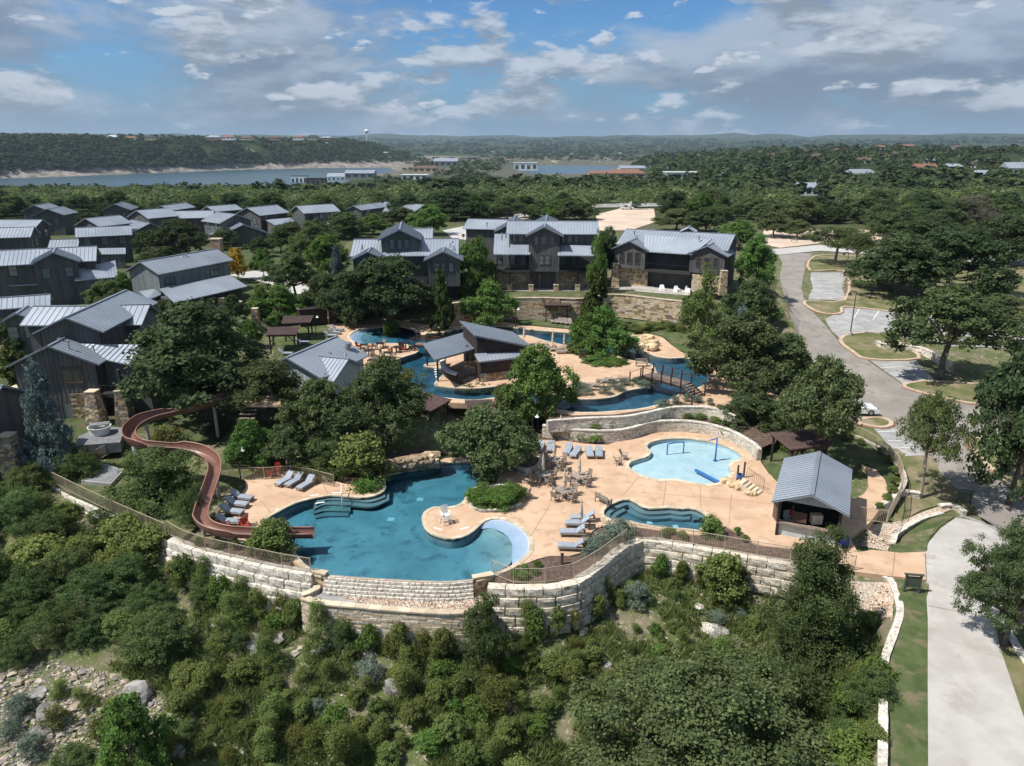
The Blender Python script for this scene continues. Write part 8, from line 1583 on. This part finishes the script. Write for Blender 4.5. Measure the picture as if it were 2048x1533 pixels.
def car(name, label, loc, rz, kind='sedan', paint='car_white'):
    t = tag(empty(name, loc, rz), label, 'car' if kind != 'pickup' else 'truck'); Lc = 4.7 if kind != 'pickup' else 5.6; hw = .92
    body = [(-Lc / 2, .45), (-Lc / 2 + .02, .78), (-Lc / 2 + .35, .92), (-.9, .96), (.75, .95), (Lc / 2 - .35, .80), (Lc / 2 - .02, .62), (Lc / 2, .40), (Lc / 2 - .1, .26), (-Lc / 2 + .1, .26)]
    roof_ = [(-1.55, .93), (-.95, 1.38), (-.3, 1.48), (.25, 1.44), (1.15, .92)] if kind == 'sedan' else [(-.25, .95), (-.15, 1.6), (.0, 1.72), (.9, 1.7), (1.45, .98)]
    def loft(pr, w0, taper, nm, m_, par):
        mb = MB(); k = len(pr); P = []
        for y, sc in ((-1, taper), (-.86, 1), (.86, 1), (1, taper)): P += [(x * (1 if sc == 1 else .985), y * w0, (z - .26) * sc + .26 if nm == 'body' else z * sc + (1 - sc) * .95) for x, z in pr]
        F = [tuple(range(k))[::-1], tuple(3 * k + i for i in range(k))] + [(r_ * k + i, r_ * k + (i + 1) % k, (r_ + 1) * k + (i + 1) % k, (r_ + 1) * k + i) for r_ in range(3) for i in range(k)]; mb.add(P, F); return mb.build(nm, MAT[m_], par, False)
    bd = loft(body, hw, .93, 'body', paint, t); loft(roof_, hw * .86, .9, 'glasshouse', 'glass', t); mb = MB(); x0, x1 = roof_[1][0] + .1, roof_[-2][0] - .05; mb.box(((x0 + x1) / 2, 0, roof_[2][1] - .01), (x1 - x0, hw * 1.5, .06)); mb.build('roof_panel', MAT[paint], t)
    for s_ in (-1, 1):
        mb = MB(); mb.bar((roof_[0][0], s_ * hw * .84, .93), (roof_[1][0], s_ * hw * .79, roof_[1][1]), .08, .1); mb.bar((roof_[-1][0], s_ * hw * .84, .93), (roof_[-2][0], s_ * hw * .79, roof_[-2][1]), .07, .09); mb.bar((-.25, s_ * hw * .845, .93), (-.25, s_ * hw * .8, 1.45), .05, .08); mb.build('pillars', MAT[paint], t)
        for x in (-Lc * .30, Lc * .31):
            w_ = MB(); w_.lathe((0, 0, -.11), [(.2, 0), (.33, .02), (.34, .11), (.33, .2), (.2, .22)], 18); wo = w_.build('wheel', MAT['tyre'], t); wo.location = (x, s_ * .84, .34); wo.rotation_euler = (R(90), 0, 0); rm = MB(); rm.lathe((0, 0, -.115), [(.19, 0), (.19, .23)], 12); rm.build('rim', MAT['steel'], wo)
        mb = MB(); mb.box((Lc / 2 - .12, s_ * .62, .66), (.16, .36, .14)); mb.build('headlight', MAT['glass_pale'], t); mb = MB(); mb.box((-Lc / 2 + .06, s_ * .66, .78), (.1, .3, .12)); mb.build('taillight', MAT['red_plastic'], t); mb = MB(); mb.box((.75, s_ * .98, 1.0), (.16, .14, .1)); mb.build('mirror', MAT[paint], t)
    return t
g = ground(1706, 827); car('parked_car', 'white car parked under the leaning oak beside the road', (g.x, g.y, h1(g.x, g.y) + .08), R(-6))
g = ground(1254, 420); car('pickup_truck', 'small white pickup parked at the far gravel lot', (g.x, g.y, g.z + .1), R(175), 'pickup'); g = ground(1270, 415); 
vt = tag(empty('cargo_trailer', (g.x, g.y, g.z), R(20)), 'white box trailer beside the far pickup', 'trailer'); MB().box((0, 0, 1.6), (4.5, 2.1, 2.2)).build('box_body', MAT['white'], vt); [MB().lathe((x, y, .35), [(.33, -.1), (.33, .1)], 12).build('wheel', MAT['tyre'], vt) for x in (-.4, .4) for y in (-1, 1)]
g = ground(1540, 428); car('parked_car', 'white car half hidden behind the gravel lot oaks', (g.x, g.y, g.z + .1), R(5))
# hot tub and its deck
p0 = [tuple(at(x, y, 1.3)[:2]) for x, y in ((158,872),(205,852),(250,856),(240,885),(150,892))]; t = tag(empty('tub_deck', at(200, 870, 1.3)), 'grey timber deck in front of the slide house', 'deck'); k = 14; c = np.array(p0).mean(0)
MB().prism(ccw(p0), .3, 1.28).build('deck_frame', MAT['greyboard'], t); A_, B_ = np.array(p0[4]), np.array(p0[3]); C_, D_ = np.array(p0[0]), np.array(p0[2])
for i in range(k):
    u0, u1 = (i + .04) / k, (i + .96) / k; q = [A_ + (C_ - A_) * u0, B_ + (D_ - B_) * u0, B_ + (D_ - B_) * u1, A_ + (C_ - A_) * u1]; MB().prism(ccw([tuple(v) for v in q]), 1.281, 1.31).build('deck_board', MAT['greyboard'], t)
finish(t)
p = at(201, 868, 1.3); t = tag(empty('hot_tub', (p.x, p.y, 1.31), R(20)), 'round white hot tub with folded grey cover on the deck', 'hot tub'); MB().lathe((0, 0, 0), [(.85, 0), (1.0, .75), (1.06, .8), (.98, .8), (.9, .45), (.1, .42)], 22).build('tub_shell', MAT['white'], t); MB().box((0, .45, .86), (1.7, .8, .1)).build('cover', MAT['greyboard'], t)
p = at(213, 950, .2); t = tag(empty('concrete_pad', (p.x, p.y, 0)), 'low grey concrete pad with lid on the fenced lawn', 'pad'); q = [tuple(at(x, y, .3)[:2]) for x, y in ((162,962),(210,928),(248,940),(222,968))]; MB().prism(ccw(q), -.1, .3).build('slab', MAT['parking'], t); cq = np.array(q).mean(0); MB().prism(ccw([tuple(cq + (np.array(v) - cq) * .86) for v in q]), .3, .33).build('lid', MAT['greyboard'], t); finish(t)
# dark timber screen behind the left pergolas
t = tag(empty('timber_shed', at(650, 650, ZU)), 'long dark flat-roofed shed behind the back pergola', 'shed'); a, b = at(602, 655, ZU), at(742, 640, ZU); d = (b - a).normalized(); n_ = Vector((-d.y, d.x, 0)); q = [a, b, b + n_ * 4, a + n_ * 4]; MB().prism(ccw([tuple(v[:2]) for v in q]), ZU - .2, ZU + 2.5).build('wall', MAT['timber'], t); mb = MB(); qq = [v + (sum(q, Vector()) / 4 - v) * -.03 for v in q]; mb.prism(ccw([tuple(v[:2]) for v in qq]), ZU + 2.5, ZU + 2.62, bottom=True); mb.build('flat_roof', MAT['black_metal'], t)
for i in range(4): e0, e1 = q[i], q[(i + 1) % 4]; mb = MB(); mb.bar(e0 + Vector((0, 0, 2.68)), e1 + Vector((0, 0, 2.68)), .14, .14); mb.build('parapet', MAT['deckboard'], t)
finish(t)
# bins, bollards, covers, barrel
for i, (x, y, z, w_, h_, m_, lab, nm, cat) in enumerate(((1163,716,ZU,.7,1.0,'trim_brown','brown slatted litter bin on the island','litter_bin','bin'), (1558,1038,0,.8,1.2,'trim_brown','brown cabinet at the corner of the kiosk','storage_cabinet','cabinet'), (803,700,ZU,.7,1.0,'trim_brown','brown litter bin by the small footbridge','litter_bin','bin'), (1124,1128,0,.2,.75,'trim_brown','short dark bollard light in the mulch bed','bollard','bollard'), (1383,812,ZU,.2,.9,'trim_brown','short dark bollard light on the terrace top','bollard','bollard'))):
    p = at(x, y, z); t = tag(empty(nm, p), lab, cat); MB().box((0, 0, h_ / 2), (w_, w_, h_ - .02)).build('body', MAT[m_], t); MB().box((0, 0, h_ + .03), (w_ * 1.12, w_ * 1.12, .06)).build('cap', MAT['black_metal'], t); sl2 = MB(); [sl2.box((-w_ / 2 + w_ * (k + .5) / 6, -w_ / 2 - .012, h_ / 2), (w_ / 9, .02, h_ * .9)) for k in range(6)]; sl2.build('front_slats', MAT[m_], t)
p = at(1686, 1094, 0); t = tag(empty('blue_barrel', p), 'dark blue barrel in the shade beside the kiosk', 'barrel'); MB().lathe((0, 0, 0), [(.3, 0), (.36, .3), (.36, .6), (.3, .85)], 16).build('drum', MAT['blue_plastic'], t); MB().lathe((0, 0, .85), [(.31, 0), (.31, .05)], 16).build('lid', MAT['black_metal'], t)
for i, (x, y) in enumerate(((1324,582),(1354,584),(1376,584))):
    p = at(x, y, ZL); t = tag(empty('covered_chair', p, R(30 * i)), 'white covered patio chair below the balcony, %s from the left' % ORD[i], 'chair', 'white covered chairs'); t.scale = (.75, .75, .75); mb = MB(); mb.add([(-.6, -.6, 0), (.6, -.6, 0), (.6, .6, 0), (-.6, .6, 0), (-.5, -.5, .6), (.5, -.5, .6), (.42, .5, 1.25), (-.42, .5, 1.25), (-.45, .1, .75), (.45, .1, .75)], [(0, 1, 5, 4), (1, 2, 6, 9, 5), (2, 3, 7, 6), (3, 0, 4, 8, 7), (4, 5, 9, 8), (8, 9, 6, 7)]); mb.build('fabric_cover', MAT['white'], t); MB().box((0, 0, .03), (1.0, 1.0, .06)).build('base', MAT['teak'], t)
p = at(1262, 571, ZL); t = tag(empty('trestle_table', p, R(-12)), 'long pale trestle table under the left end of the balcony house', 'table'); MB().box((0, 0, .74), (2.4, .8, .05)).build('tabletop', MAT['canvas'], t); [MB().box((s_ * .95, 0, .36), (.08, .7, .72)).build('leg', MAT['teak'], t) for s_ in (-1, 1)]
# lake docks and a water tower
for i, (x, y) in enumerate(((55,354),(122,351),(290,347),(352,345),(472,342),(540,340),(688,336.5))):
    p = at(x, y, ZLAKE); t = tag(empty('boat_dock', p), 'covered boat dock on the far lake shore, %s from the left' % ORD[i], 'dock', 'boat docks on the far shore'); MB().box((0, 0, .4), (12, 9, .8)).build('float', MAT['greyboard'], t); MB().box((0, 0, 4.2), (12, 9, .5)).build('roof', MAT['roof' if i % 2 else 'blue_paint'], t); [MB().box((a * 5, b * 4, 2.2), (.4, .4, 3.6)).build('post', MAT['steel'], t) for a in (-1, 1) for b in (-1, 1)]
g = at_y(734, 279, 2900); t = tag(empty('water_tower', g), 'white water tower on the far skyline', 'tower'); MB().tube([(0, 0, -20), (0, 0, 24)], 1.8, 10).build('shaft', MAT['white'], t); MB().lathe((0, 0, 22), [(2, 0), (8, 4), (9, 8), (6, 12), (.5, 14)], 16).build('tank', MAT['white'], t)
# ================================================================== air: thin even haze round the whole country
hz_m = new_mat('valley_haze'); v_ = N('ShaderNodeVolumePrincipled'); o_ = N('ShaderNodeOutputMaterial'); L(v_.outputs[0], o_.inputs['Volume']); v_.inputs['Color'].default_value = (.62, .80, 1.0, 1); v_.inputs['Density'].default_value = .00005; v_.inputs['Anisotropy'].default_value = .1
hb = MB(); hb.box((0, 7300, 70), (31500, 17500, 420)); tag(hb.build('haze', hz_m), kind='stuff')
